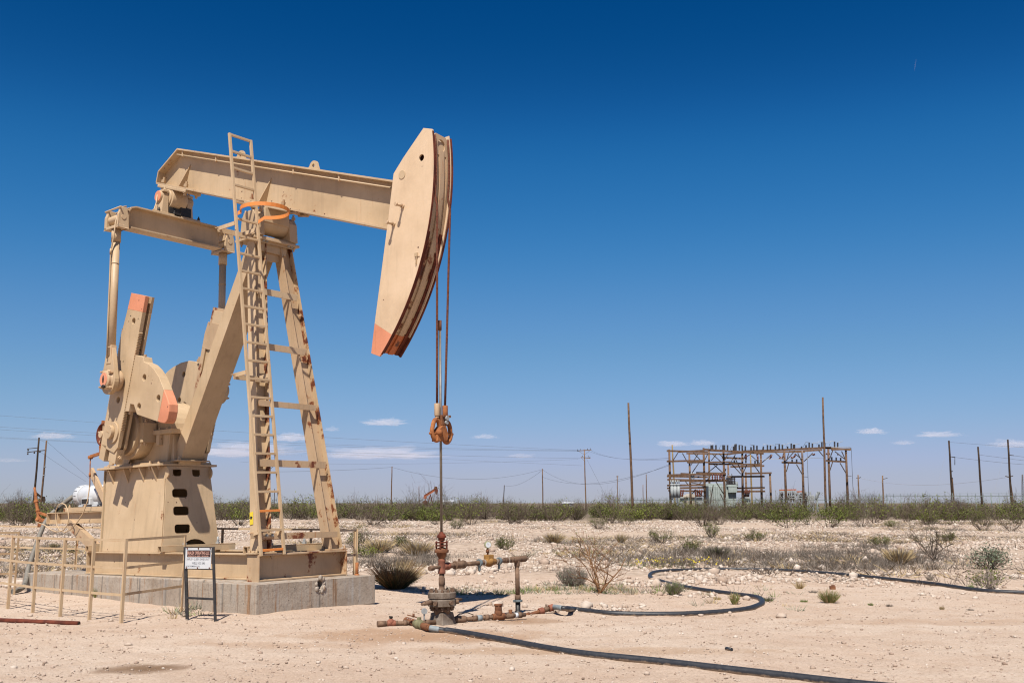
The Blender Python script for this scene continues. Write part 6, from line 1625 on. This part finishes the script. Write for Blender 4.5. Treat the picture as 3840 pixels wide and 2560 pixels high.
pole('utility_pole', 'brown brace pole leaning on the rightmost dark pole', Z2(2190, 800), Z2(2224, 1075), 152, .24, 'wood')
# lattice mast
t = thing('lattice_mast', 'slim steel lattice mast far away at the right edge', 'mast', tuple(W(3836, 1888, 420)))
mb = MB(); base_z = 0.0
for s in (-1, 1):
    mb.tube([W(3836 + s * 4, 1890, 420), W(3834 + s * 1, 1778, 420)], .06, 5); mb.tube([W(3836 + s * 4, 1890, 420) + Vector((0, .9, 0)), W(3834 + s * 1, 1778, 420) + Vector((0, .3, 0))], .06, 5)
for k in range(12):
    y0, y1 = 1888 - k * 9, 1879 - k * 9; w0 = 4 - k * .25; w1 = 4 - (k + 1) * .25
    mb.tube([W(3836 - w0, y0, 420), W(3836 + w1, y1, 420)], .04, 4); mb.tube([W(3836 + w0, y0, 420), W(3836 - w1, y1, 420)], .04, 4)
mb.build('lattice', M['strut'], t)
# overhead wires -----------------------------------------------
def wire(label, a, b, sag, r=.035, mat='wire', group='overhead wires', name='overhead_wire'):
    r *= .7
    pa, pb = W(*a), W(*b); pts = []
    for i in range(25):
        u = i / 24; p = pa + (pb - pa) * u; p.z -= sag / FPX * (a[2] + (b[2] - a[2]) * u) * 4 * u * (1 - u); pts.append(p)
    o = MB().tube(pts, r, 5).build(name, M[mat]); return tag(o, label, 'wire', group)
LBL = 'thin wire of the long bundle crossing the sky low behind the pump jack'
for ya, yb_, sg_ in ((1553, 1688, 9), (1596, 1689, 16), (1606, 1690, 18), (1636, 1718, 10)): wire(LBL, (-60, ya, 230), (2178, yb_, 250), sg_, .030)
wire('lowest nearly level wire of the bundle ending on the lower crossarm', (-60, 1640, 260), (2182, 1745, 250), 0, .026)
wire('level wire meeting the pole below the lower crossarm from the left', (900, 1731, 300), (2168, 1721, 250), 12, .024)
wire('wire dropping to the plain pole with a darker top from behind the pump jack', (1014, 1768, 200), (1468, 1751, 225), 4, .032)
wire('deep sagging wire from the pole with a darker top to the plain brown pole', (1471, 1751, 225), (2034, 1759, 235), 40, .034)
wire('short sagging wire between the plain brown pole and the short dark green pole', (1891, 1820, 300), (2033, 1762, 235), 17, .034)
wire('sagging wire from the plain brown pole to the substation, upper of two', (2036, 1761, 235), (2512, 1739, 165), 62, .030)
wire('sagging wire from the plain brown pole to the substation, lower of two', (2036, 1788, 235), (2512, 1744, 165), 40, .030)
wire('upper sagging wire from the double crossarm pole to the substation', (2216, 1688, 250), (2512, 1716, 165), 20, .030)
wire('lower sagging wire from the double crossarm pole to the substation', (2206, 1690, 250), (2512, 1722, 165), 16, .026)
wire('slanting guy wire of the double crossarm pole', (2200, 1720, 250), (2285, 1885, 250), 0, .03, name='guy_wire')
wire('pale sagging wire hanging between the short poles right of the substation', Z2(410, 770) + (190,), Z2(2165, 755) + (150,), 27, .032, 'wire_pale')
wire('topmost wire leaving the leftmost of the three dark poles to the right', Z2(1462, 340) + (150,), Z2(2420, 405) + (150,), 1, .022)
wire('wire leaving the insulator string of the leftmost dark pole to the right', Z2(1530, 520) + (150,), Z2(2420, 612) + (150,), 2, .028)
wire('wire with a splice leaving the middle dark pole to the right', Z2(1808, 490) + (150,), Z2(2420, 568) + (150,), 0, .026)
wire('wire leaving the small arm of the rightmost dark pole', Z2(2230, 500) + (150,), Z2(2420, 526) + (150,), 0, .03)
wire('guy wire slanting down left from the leftmost dark pole', Z2(1440, 400) + (150,), Z2(1290, 980) + (150,), 0, .012, 'wire_pale', name='guy_wire')
wire('guy wire slanting down left from the rightmost dark pole', Z2(2130, 440) + (150,), Z2(1985, 970) + (150,), 0, .012, 'wire_pale', name='guy_wire')
wire('wire slanting down right from the brown banded pole at the left edge', Z4(560, 180) + (140,), Z4(1160, 700) + (170,), 0, .018)
wire('second wire slanting down right from the pole pair at the left edge', Z4(470, 290) + (140,), Z4(1010, 640) + (160,), 2, .016)
wire('short wire linking the tops of the two leaning poles at the left edge', Z4(463, 150) + (140,), Z4(548, 178) + (140,), 1, .02)
# far pump jacks -----------------------------------------------
def far_jack(label, D, beam0, beam1, piv, paintm, dark, feet, hd):
    b0 = W(*beam0, D); b1 = W(*beam1, D); pv = W(*piv, D); g = ground_z(pv.x, pv.y)
    t = thing('pump_jack', label, 'pump jack', (pv.x, pv.y, g))
    d = (b1 - b0); L = d.length; dn = d.normalized()
    MB().hbeam(b0, b1, .5, .9, .1, (0, 0, 1)).build('walking_beam', M[paintm], t)
    h0 = b1 + dn * .1; mb = MB(); hl = hd
    pr_ = [h0 + Vector((-.3, 0, .9)) * hl, h0 + Vector((.45, 0, .8)) * hl, h0 + Vector((.75, 0, -.4)) * hl, h0 + Vector((.5, 0, -1.7)) * hl, h0 + Vector((.1, 0, -1.7)) * hl, h0 + Vector((-.5, 0, .2)) * hl]
    mb.prism([p - Vector((0, .25, 0)) for p in pr_], [p + Vector((0, .25, 0)) for p in pr_]); mb.build('horsehead', M[dark], t)
    mb = MB()
    for sx in (-1, 1):
        for sy in (-1, 1): mb.bar((pv.x + sx * feet, pv.y + sy * feet * .7, g - .2), (pv.x, pv.y + sy * .2, pv.z - .3), .22, .22)
    mb.bar((pv.x - feet * .5, pv.y - .5, (g + pv.z) / 2), (pv.x + feet * .5, pv.y - .5, (g + pv.z) / 2), .12, .12)
    mb.build('samson_post', M['rust_dark'], t)
    mb = MB(); tl = b0 + dn * .5; sg = -1 if b1.x > b0.x else 1
    mb.box(tl.x - .6, tl.x + .6, tl.y - .8, tl.y + .8, tl.z - 1.0, tl.z - .45); mb.bar(tl - Vector((0, .6, .9)), (tl.x - sg * .4, tl.y - .6, g + 1.8), .16, .16); mb.bar(tl + Vector((0, .6, -.9)), (tl.x - sg * .4, tl.y + .6, g + 1.8), .16, .16)
    mb.build('equalizer', M[paintm], t)
    mb = MB(); mb.box(tl.x - .9, tl.x + 1.2, tl.y - .6, tl.y + .6, g - .1, g + 1.6); mb.cyl((tl.x, tl.y - .9, g + 1.8), (tl.x, tl.y + .9, g + 1.8), .9, n=14); mb.build('gearbox', M['rust_dark'], t)
    mb = MB(); w0 = h0 + Vector((.62, 0, -.6)) * hl; mb.tube([w0, Vector((w0.x, w0.y, g))], .05, 5); mb.build('polished_rod', M['rust_dark'], t)
far_jack('small distant orange pump jack above the thicket left of the polished rod', 380, Z3(492, 533), Z3(578, 478), Z3(540, 512), 'orange_far', 'rust_dark', 1.3, 1.15)
far_jack('tiny dark distant pump jack behind the two leaning poles at the left edge', 480, Z4(425, 778), Z4(508, 845), Z4(462, 830), 'wood_dark', 'wood_dark', 1.5, 1.4)
# low far buildings
for lb, x0, x1, y0, D in (('long low white shed far off right of the polished rod', 1660, 1698, 1878, 420), ('low white shed far off under the double crossarm pole', 2108, 2150, 1884, 400)):
    a, c = W(x0, y0, D), W(x1, y0, D); g = 0; t = thing('shed', lb, 'shed', (a.x, a.y, g)); mb = MB(); mb.box(a.x, c.x, D, D + 8, -.2, a.z - .3); mb.build('wall', M['white'], t)
    mb = MB(); mb.prismX([(D - .3, a.z - .35), (D + 8.3, a.z - .35), (D + 4, a.z + .4)], a.x - .3, c.x + .3); mb.build('roof', M['white'], t)
# ---------------------------------------------------------------- the substation rack
SUB = thing('substation_rack', 'brown wooden pole and beam substation rack crowded with insulators', 'substation', tuple(W(2800, 1909, 152)))
def zc(x, y, D): return W(*Z1(x, y), D)
cols = [(175, 688, 191, 150), (396, 740, 413, 166), (553, 672, 571, 150), (612, 690, 622, 168), (772, 670, 789, 150), (825, 860, 832, 168), (980, 715, 986, 153), (1185, 735, 1196, 156), (1018, 938, 1029, 166), (1285, 942, 1299, 160), (1443, 688, 1466, 147), (1640, 700, 1659, 151), (1928, 668, 1949, 147), (2122, 678, 2145, 149)]
for x0, y0, x1, D in cols:
    a, b = zc(x1, 1290, D), zc(x0, y0, D); k = (b - a).normalized(); a = a + k * ((-.3 - a.z) / k.z)
    MB().tube([a, a + (b - a) * .5, b], [.20, .175, .15], 9).build('column', M['wood' if D < 160 else 'wood_light'], SUB)
beams = [(148, 705, 600, 716, 149), (270, 716, 560, 702, 151), (365, 733, 850, 742, 165), (555, 688, 870, 712, 149), (600, 700, 1010, 720, 167), (850, 706, 1215, 736, 151), (790, 742, 1000, 722, 153), (975, 709, 1440, 692, 152), (1000, 719, 1670, 714, 156), (1430, 692, 1960, 668, 146), (1500, 714, 1860, 694, 152), (1890, 672, 2175, 692, 146), (1960, 690, 2182, 684, 149),
         (148, 820, 568, 812, 149), (375, 833, 850, 828, 165), (755, 779, 998, 790, 150), (610, 850, 1178, 855, 166), (830, 833, 990, 846, 152), (850, 880, 1222, 870, 153),
         (155, 972, 600, 962, 149), (150, 985, 600, 994, 152), (300, 955, 620, 972, 165), (472, 946, 800, 955, 150), (560, 960, 800, 968, 152), (155, 1022, 572, 1030, 149), (190, 1034, 812, 1030, 152), (408, 1042, 800, 1034, 164),
         (152, 1086, 576, 1080, 149), (152, 1116, 576, 1110, 151), (165, 1142, 600, 1152, 164), (1008, 955, 1303, 948, 160), (825, 990, 1226, 986, 154), (922, 1116, 1228, 1112, 155), (925, 1153, 1232, 1150, 157), (1415, 831, 1642, 840, 149), (1904, 813, 2122, 826, 147)]
for x0, y0, x1, y1, D in beams:
    MB().bar(zc(x0, y0, D - .25), zc(x1, y1, D - .25), .14, .27).build('crossbeam', M['wood' if (x0 + y0) % 3 else 'wood_light'], SUB)
braces = [(270, 727, 205, 832), (320, 730, 376, 830), (440, 722, 540, 830), (492, 740, 415, 862), (498, 843, 425, 950), (605, 730, 562, 815), (650, 738, 772, 850), (700, 735, 640, 810), (725, 735, 790, 800), (720, 848, 600, 945), (660, 850, 765, 945), (825, 728, 790, 805), (905, 745, 860, 820), (890, 760, 970, 930), (855, 840, 965, 960), (1022, 738, 985, 810), (1105, 715, 1000, 790), (1080, 757, 1172, 842), (1108, 860, 1176, 955), (1030, 858, 990, 950), (1302, 745, 1200, 832), (1340, 718, 1430, 802), (1562, 702, 1462, 815), (1492, 730, 1470, 812), (1592, 728, 1640, 832), (1560, 735, 1640, 800), (1757, 730, 1660, 822), (1820, 698, 1872, 762), (1492, 845, 1466, 935), (1578, 853, 1640, 962), (1978, 698, 1945, 792), (2000, 710, 2116, 800), (2075, 708, 2112, 790), (1976, 828, 1946, 922), (2058, 838, 2122, 948), (270, 1135, 205, 1245), (352, 1038, 380, 1075), (470, 1128, 425, 1180), (460, 1130, 555, 1210), (640, 965, 577, 1050), (735, 970, 790, 1065), (690, 1045, 775, 1180), (660, 1080, 625, 1290), (740, 1180, 790, 1290), (800, 900, 770, 990), (420, 1055, 560, 1080), (530, 1048, 490, 1085)]
for x0, y0, x1, y1 in braces:
    D = 150.5 if x0 < 1400 else 148.5
    MB().bar(zc(x0, y0, D), zc(x1, y1, D), .10, .12).build('brace', M['strut'], SUB)
ins = [(x, 700, 640) for x in (637, 653, 690, 768, 784, 818)] + [(884, 700, 655), (899, 700, 630), (912, 700, 628), (948, 700, 640), (980, 702, 645), (1014, 702, 652), (1077, 700, 662), (1107, 700, 640), (1142, 700, 645), (1212, 695, 655), (1258, 698, 640), (1291, 697, 640), (1346, 692, 652), (1388, 690, 628), (1423, 690, 634), (1480, 688, 655), (1520, 685, 622), (1545, 684, 634), (1556, 684, 632), (1634, 680, 655), (1683, 676, 640), (1718, 673, 612), (1753, 672, 620), (1826, 668, 632), (1858, 667, 605), (1890, 668, 612), (1998, 672, 600), (2032, 670, 612), (1530, 832, 797), (1580, 835, 797), (1967, 812, 772), (2016, 814, 776), (2065, 818, 778), (1020, 840, 800), (1121, 850, 812), (1151, 850, 815), (893, 830, 800)]
for x, y0, y1 in ins:
    a, b = zc(x, y0, 149), zc(x, y1, 149); L = (b - a).length
    pf = [(.05, 0)] + [((.15 if k % 2 else .09), L * (.04 + .92 * k / 11)) for k in range(12)] + [(.05, L)]
    MB().lathe(a, b - a, pf, 8).build('insulator', M['insul'], SUB)
for q in ([(1303, 745), (1298, 770), (1282, 790), (1275, 792)], [(1440, 735), (1432, 770), (1410, 788), (1385, 788)], [(1568, 742), (1555, 770), (1535, 780), (1516, 778)], [(1745, 740), (1765, 748), (1780, 740)], [(1905, 735), (1925, 745), (1945, 735)], [(2030, 740), (2040, 748)], [(1145, 740), (1152, 790), (1150, 830)], [(1020, 740), (1022, 800)]):
    MB().tube([zc(x, y, 149.5) for x, y in q], .14, 7).build('strain_insulator', M['insul_brown'], SUB)
jump = [[(600, 695), (612, 650), (640, 645)], [(725, 690), (740, 645), (768, 648)], [(850, 690), (872, 638), (905, 636)], [(945, 640), (985, 645)], [(1065, 635), (1110, 645)], [(1200, 690), (1215, 630), (1258, 636)], [(1280, 645), (1330, 638)], [(1335, 680), (1345, 630), (1388, 632)], [(1410, 640), (1465, 630)], [(1460, 670), (1485, 618), (1520, 625)], [(1540, 635), (1612, 625)], [(1655, 655), (1680, 608), (1718, 614)], [(1750, 622), (1805, 612)], [(1800, 640), (1820, 602), (1858, 607)], [(1890, 615), (1940, 610)], [(1938, 645), (1958, 597), (1998, 602)], [(2028, 615), (2090, 600)], [(820, 808), (1380, 795), (1870, 780)], [(1950, 662), (2165, 664)], [(2165, 664), (2180, 672), (2182, 690), (2205, 1230)], [(1640, 700), (1640, 790)], [(1695, 715), (1712, 1200)], [(1660, 990), (1700, 992)], [(2145, 980), (2185, 984)]]
for q in jump: MB().tube([zc(x, y, 148.3) for x, y in q], .030 if len(q) > 2 else .035, 5).build('busbar', M['wire_pale' if q[0][0] % 2 == 0 else 'wire'], SUB)
# hung regulators on the left bay
for x in (205, 238, 276):
    a = zc(x, 1080, 148.6); mb = MB(); mb.cyl(a - Vector((0, 0, .1)), a - Vector((0, 0, 1.9)), .24, n=14); mb.cyl(a - Vector((0, 0, .1)), a + Vector((0, 0, .15)), .28, n=14); mb.cyl(a + Vector((.1, 0, .2)), a + Vector((.1, 0, .7)), .08, n=6); mb.cyl(a + Vector((-.15, 0, .2)), a + Vector((-.15, 0, .7)), .08, n=6); mb.build('regulator_can', M['tgrey'], SUB)
for k, x in enumerate((652, 682, 705, 735, 760, 420, 445)):
    a = zc(x, 1028 if k < 5 else 1015, 149); MB().lathe(a, (0, 0, 1), [(.09, 0), (.14, .15), (.08, .3), (.14, .45), (.08, .6), (.14, .75), (.07, .95)], 8).build('bushing', M['insul_brown' if k < 5 else 'tgrey'], SUB)
pole('utility_pole', 'yellowish new pole rising behind the left end of the substation rack', Z1(208, 640), Z1(240, 1300), 178, .34, 'wood_tan')
pole('utility_pole', 'yellowish new pole rising behind the middle of the substation rack', Z1(1070, 740), Z1(1088, 1300), 175, .34, 'wood_tan')
# transformer
DT = 158; a = zc(600, 1290, DT); c = zc(925, 1290, DT)
tr = thing('transformer', 'big pale green power transformer with cooling fins under the substation rack', 'transformer', ((a.x + c.x) / 2, DT, 0))
zt_ = lambda y: zc(600, y, DT).z
x0, x1, x2, x3 = (zc(x, 1200, DT).x for x in (600, 770, 800, 922))
mb = MB(); mb.box(x0 + .2, x3 - .1, DT, DT + 3.4, -.2, zt_(1095)); mb.box(x0 - .3, x1, DT + .1, DT + 3.3, zt_(1095), zt_(1062)); mb.build('tank', M['tgreen'], tr, .05)
mb = MB(); mb.box(x2 + .1, x3 + .25, DT - .3, DT + 3.6, zt_(1100), zt_(1088)); mb.box(x2 + .3, x3, DT, DT + 3, zt_(1088), zt_(1078)); mb.build('lid', M['tgreen'], tr, .03)
for k in range(7):
    x = x0 + (x1 - x0) * (k + .5) / 7; mb = MB(); mb.box(x - .17, x + .17, DT - .9, DT - .02, .5, zt_(1092)); mb.build('cooling_fin', M['tgreen'], tr, .06)
mb = MB(); mb.box(x2 + .3, x2 + 1.7, DT - .6, DT - .02, zt_(1165), zt_(1105)); mb.build('control_box', M['tgreen'], tr, .04)
mb = MB(); mb.cyl((x2 + .2, DT + 1.5, zt_(1075)), (x2 + 2.2, DT + 1.5, zt_(1075)), .5, n=14); mb.build('conservator', M['tgrey'], tr)
for k, x in enumerate((815, 832, 850, 868, 895)):
    p = zc(x, 1085, DT + 1); MB().lathe(p, (0, 0, 1), [(.12, 0), (.2, .2), (.1, .4), (.2, .6), (.1, .8), (.18, 1.0), (.05, 1.5 + .3 * (k % 2))], 8).build('bushing', M['insul'], tr)
for lb, x, w in (('grey recloser cabinet with red bushings at the left end of the substation', 295, 85), ('grey recloser cabinet with red bushings between small hut and transformer', 500, 85), ('grey recloser cabinet with red bushings right of the transformer', 1030, 70)):
    D = 156; p = zc(x, 1290, D); t = thing('recloser', lb, 'recloser', (p.x, D, 0), 'reclosers'); h = w / 2.94 / FPX * D / 2; zt0 = zc(x, 1212, D).z
    mb = MB(); mb.prismY([(p.x - h * .8, -.2), (p.x + h, -.2), (p.x + h * .75, zt0), (p.x - h * .7, zt0)], D - .7, D + .7); mb.build('cabinet', M['tgrey'], t, .03)
    for k in range(4):
        q = Vector((p.x - h * .6 + h * 1.2 * k / 3, D, zt0)); MB().lathe(q, (.12 * (k - 1.5), 0, 1), [(.10, 0), (.14, .2), (.1, .4), (.14, .6), (.1, .8), (.14, 1.0), (.06, 1.15)], 8).build('bushing', M['insul_brown'], t)
a, c = zc(345, 1215, 172), zc(470, 1215, 172); t = thing('hut', 'small cream hut with a low gable at the left end of the substation', 'hut', (a.x, 172, 0))
mb = MB(); mb.box(a.x + .3, c.x - .2, 172, 176, -.2, a.z); mb.build('wall', M['cream'], t)
mb = MB(); mb.prismY([(a.x - .2, a.z), (c.x + .4, a.z), (c.x - .6, zc(450, 1178, 172).z), (zc(420, 1176, 172).x, zc(420, 1176, 172).z)], 171.6, 176.4); mb.build('roof', M['cream'], t)
# steel rack of switchgear beyond
D = 200; t = thing('switch_rack', 'grey steel switch rack with red top bars seen between the right columns of the substation', 'switchgear', tuple(Vector((zc(1480, 1300, D).x, D, 0))))
mb = MB()
for x in (1392, 1445, 1500, 1560, 1600, 1640, 1690, 1730):
    y0 = 1135 if x < 1580 else 1155
    for dy in (0, 3): b = zc(x, y0, D); mb.bar((b.x, D + dy, -.2), (b.x, D + dy, b.z), .16, .16, (0, 1, 0))
for y in (1150, 1165, 1200, 1225): mb.bar(zc(1390, y, D), zc(1575 if y < 1160 else 1735, y, D), .14, .14)
mb.build('steel_frame', M['tgrey'], t)
mb = MB(); mb.bar(zc(1388, 1136, D), zc(1575, 1132, D), .2, .22); mb.bar(zc(1580, 1154, D), zc(1650, 1152, D), .2, .22); mb.parts('red_bar', M['orange_far'], t)
mb = MB(); rr_ = np.random.default_rng(4)
for k in range(46):
    x = 1395 + 300 * rr_.random(); y = 1142 + 80 * rr_.random()
    if x > 1580: y = max(y, 1160)
    p = zc(x, y, D + rr_.uniform(-.5, 3)); mb.cyl(p, p - Vector((0, 0, rr_.uniform(.5, 1.2))), .16, n=6)
o_ = mb.build('switch_insulators', M['insul'], t); o_['kind'] = 'stuff'
mb = MB()
for k in range(12): mb.lathe(zc(1790 + 3 * k, 1232 - 6.2 * k, D), (.4, 0, 1), [(.12, 0), (.34, .06), (.34, .12), (.12, .18)], 8)
mb.bar(zc(1786, 1240, D), zc(1832, 1155, D), .14, .14); mb.bar(zc(1740, 1225, D), zc(1850, 1215, D), .2, .2); mb.build('arrester', M['tgrey'], t)
mb = MB(); b = zc(1695, 1160, D); mb.box(b.x, b.x + 1.2, D - .5, D + 2, -.2, b.z - .6); mb.cyl((b.x + 1.9, D, -.2), (b.x + 1.9, D, b.z - .2), .22, n=10); mb.build('equipment_tank', M['tgrey'], t, .05)
# chain link fences ---------------------------------------------
def chainlink(label, p0, p1, n, h, group='chain link fences'):
    p0, p1 = Vector(p0), Vector(p1); t = thing('chain_link_fence', label, 'fence', tuple(p0), group); d = (p1 - p0); mb = MB()
    for k in range(n + 1):
        b = p0 + d * (k / n); r_ = .055 if k % 5 == 0 else .035; m_ = MB(); hh = h + (.35 if k % 5 == 0 else 0)
        m_.tube([b - Vector((0, 0, .2)), b + Vector((0, 0, hh))], r_, 6)
        if k % 5: m_.tube([b + Vector((0, 0, h)), b + Vector((-.12, -.25, h + .35))], .02, 5)
        m_.build('post', M['fence'], t)
    MB().tube([p0 + Vector((0, 0, h)), p1 + Vector((0, 0, h))], .030, 6).build('top_rail', M['fence'], t)
    for z in (h + .15, h + .32): MB().tube([p0 + Vector((-.08, -.15, z)), p1 + Vector((-.08, -.15, z))], .010, 4).build('barbed_wire', M['fence'], t)
    dn = d.normalized(); L = d.length; A = []; B_ = []
    s_ = .32
    for i in range(int(L / s_)):
        a = p0 + dn * (i * s_); A.append(a + Vector((0, 0, .05))); B_.append(a + dn * min(h, L - i * s_) * .55 + Vector((0, 0, h))); A.append(a + dn * h * .55 + Vector((0, 0, .05))); B_.append(a + Vector((0, 0, h)))
    V, F = ribbons(np.array(A), np.array(B_), .005, .005, np.random.default_rng(2)); V -= np.array(p0)
    mesh_np('wire_mesh', V, F, [M['fence']], parent=t)
pw = lambda px, D: (W(px, 1885, D).x, D, 0.0)
chainlink('tall chain link fence with barbed wire running along the right edge of the thicket', pw(3170, 128), pw(3900, 116), 26, 2.55)
chainlink('chain link fence before the substation, left of the tall bare pole to the last column', pw(2312, 146), pw(3330, 138), 36, 2.15)
# ---------------------------------------------------------------- clouds: small fair-weather puffs low over the horizon
def cloudmat():
    m = bpy.data.materials.new('cloud_vapour'); m.use_nodes = True; nt = m.node_tree; nt.nodes.clear()
    out = nt.nodes.new('ShaderNodeOutputMaterial'); v = nt.nodes.new('ShaderNodeVolumePrincipled')
    v.inputs['Color'].default_value = (1, .92, .93, 1); v.inputs['Density'].default_value = CLOUD_D; v.inputs['Anisotropy'].default_value = -.38
    nt.links.new(v.outputs[0], out.inputs['Volume']); return m
CLOUD_D = .0055
M['cloud'] = cloudmat()
def cloud(label, x, y, w, h, seed, thick=1.0, D=6000.0):
    """x, y, w, h in the 2352 px wide view"""
    c = W(x * 1.63265, y * 1.63265, D); k = 1.63265 / FPX * D; V0, F0 = ico(4); V = V0.copy()
    lump = np.array([.95 * noise.noise((v[0] * 2.4 + seed, v[1] * 2.4, v[2] * 2.4)) + .8 * noise.noise((v[0] * 5 + seed, v[1] * 5, v[2] * 5)) + .5 * noise.noise((v[0] * 11 + seed, v[1] * 11, v[2] * 11)) for v in V0])[:, None]
    V = V0 * np.clip(1 + .62 * lump, .12, 2); V[:, 2] = np.where(V[:, 2] < 0, V[:, 2] * .45, V[:, 2])
    V *= np.array([w * k / 2, h * k * .9 * thick, h * k * .62])
    o = mesh_np('cloud', V, F0, [M['cloud']], smooth=True); o.location = c
    return tag(o, label, 'cloud', 'small clouds low over the horizon')
for i, (lb, x, y, w, h, th) in enumerate([
    ('brightest small puffy cloud, between the horsehead ropes and the far leg', 882, 972, 92, 17, 1.5), ('small flat cloud left of the wellhead rod clamp', 762, 987, 34, 10, 1.0), ('small lens shaped cloud just right of the rod clamp', 1114, 1004, 58, 11, 1.2),
    ('pinkish cloud over the two leaning poles at the left edge', 122, 1003, 88, 16, 1.2), ('cloud behind the ladder foot and far leg', 668, 1007, 80, 20, 1.2), ('cloud high right of the substation', 2002, 992, 64, 15, 1.2), ('longest cloud above the dark poles at the right', 2154, 999, 96, 14, 1.3),
    ('small cloud between the substation and the dark poles', 2074, 1018, 42, 11, 1.0), ('cloud behind the left end of the substation', 1545, 1021, 66, 15, 1.2), ('cloud behind the left middle of the substation', 1612, 1019, 60, 13, 1.2), ('wide faint cloud bank behind the far leg', 880, 1046, 260, 30, .8), ('wide faint cloud bank behind the pedestal', 560, 1040, 230, 34, .75),
    ('faint cloud above the double crossarm pole', 1195, 1048, 60, 11, .8), ('faint low cloud at the left edge', 20, 1058, 80, 9, .7), ('faint cloud beyond the rightmost dark pole', 2330, 1022, 110, 20, .7)]):
    cloud(lb, x, y, w, h, i * 3.7 + 1.3, th)
c0, c1 = W(3427, 222, 9000), W(3437, 268, 9000)
V0, F0 = ico(3); V = V0 * np.array([5, 8, (c0 - c1).length / 2]); o = mesh_np('contrail', V, F0, [M['cloud']], smooth=True); o.location = (c0 + c1) / 2; o.rotation_euler = (0, .2, 0)
tag(o, 'short faint white vapour streak high in the blue at the upper right', 'contrail')
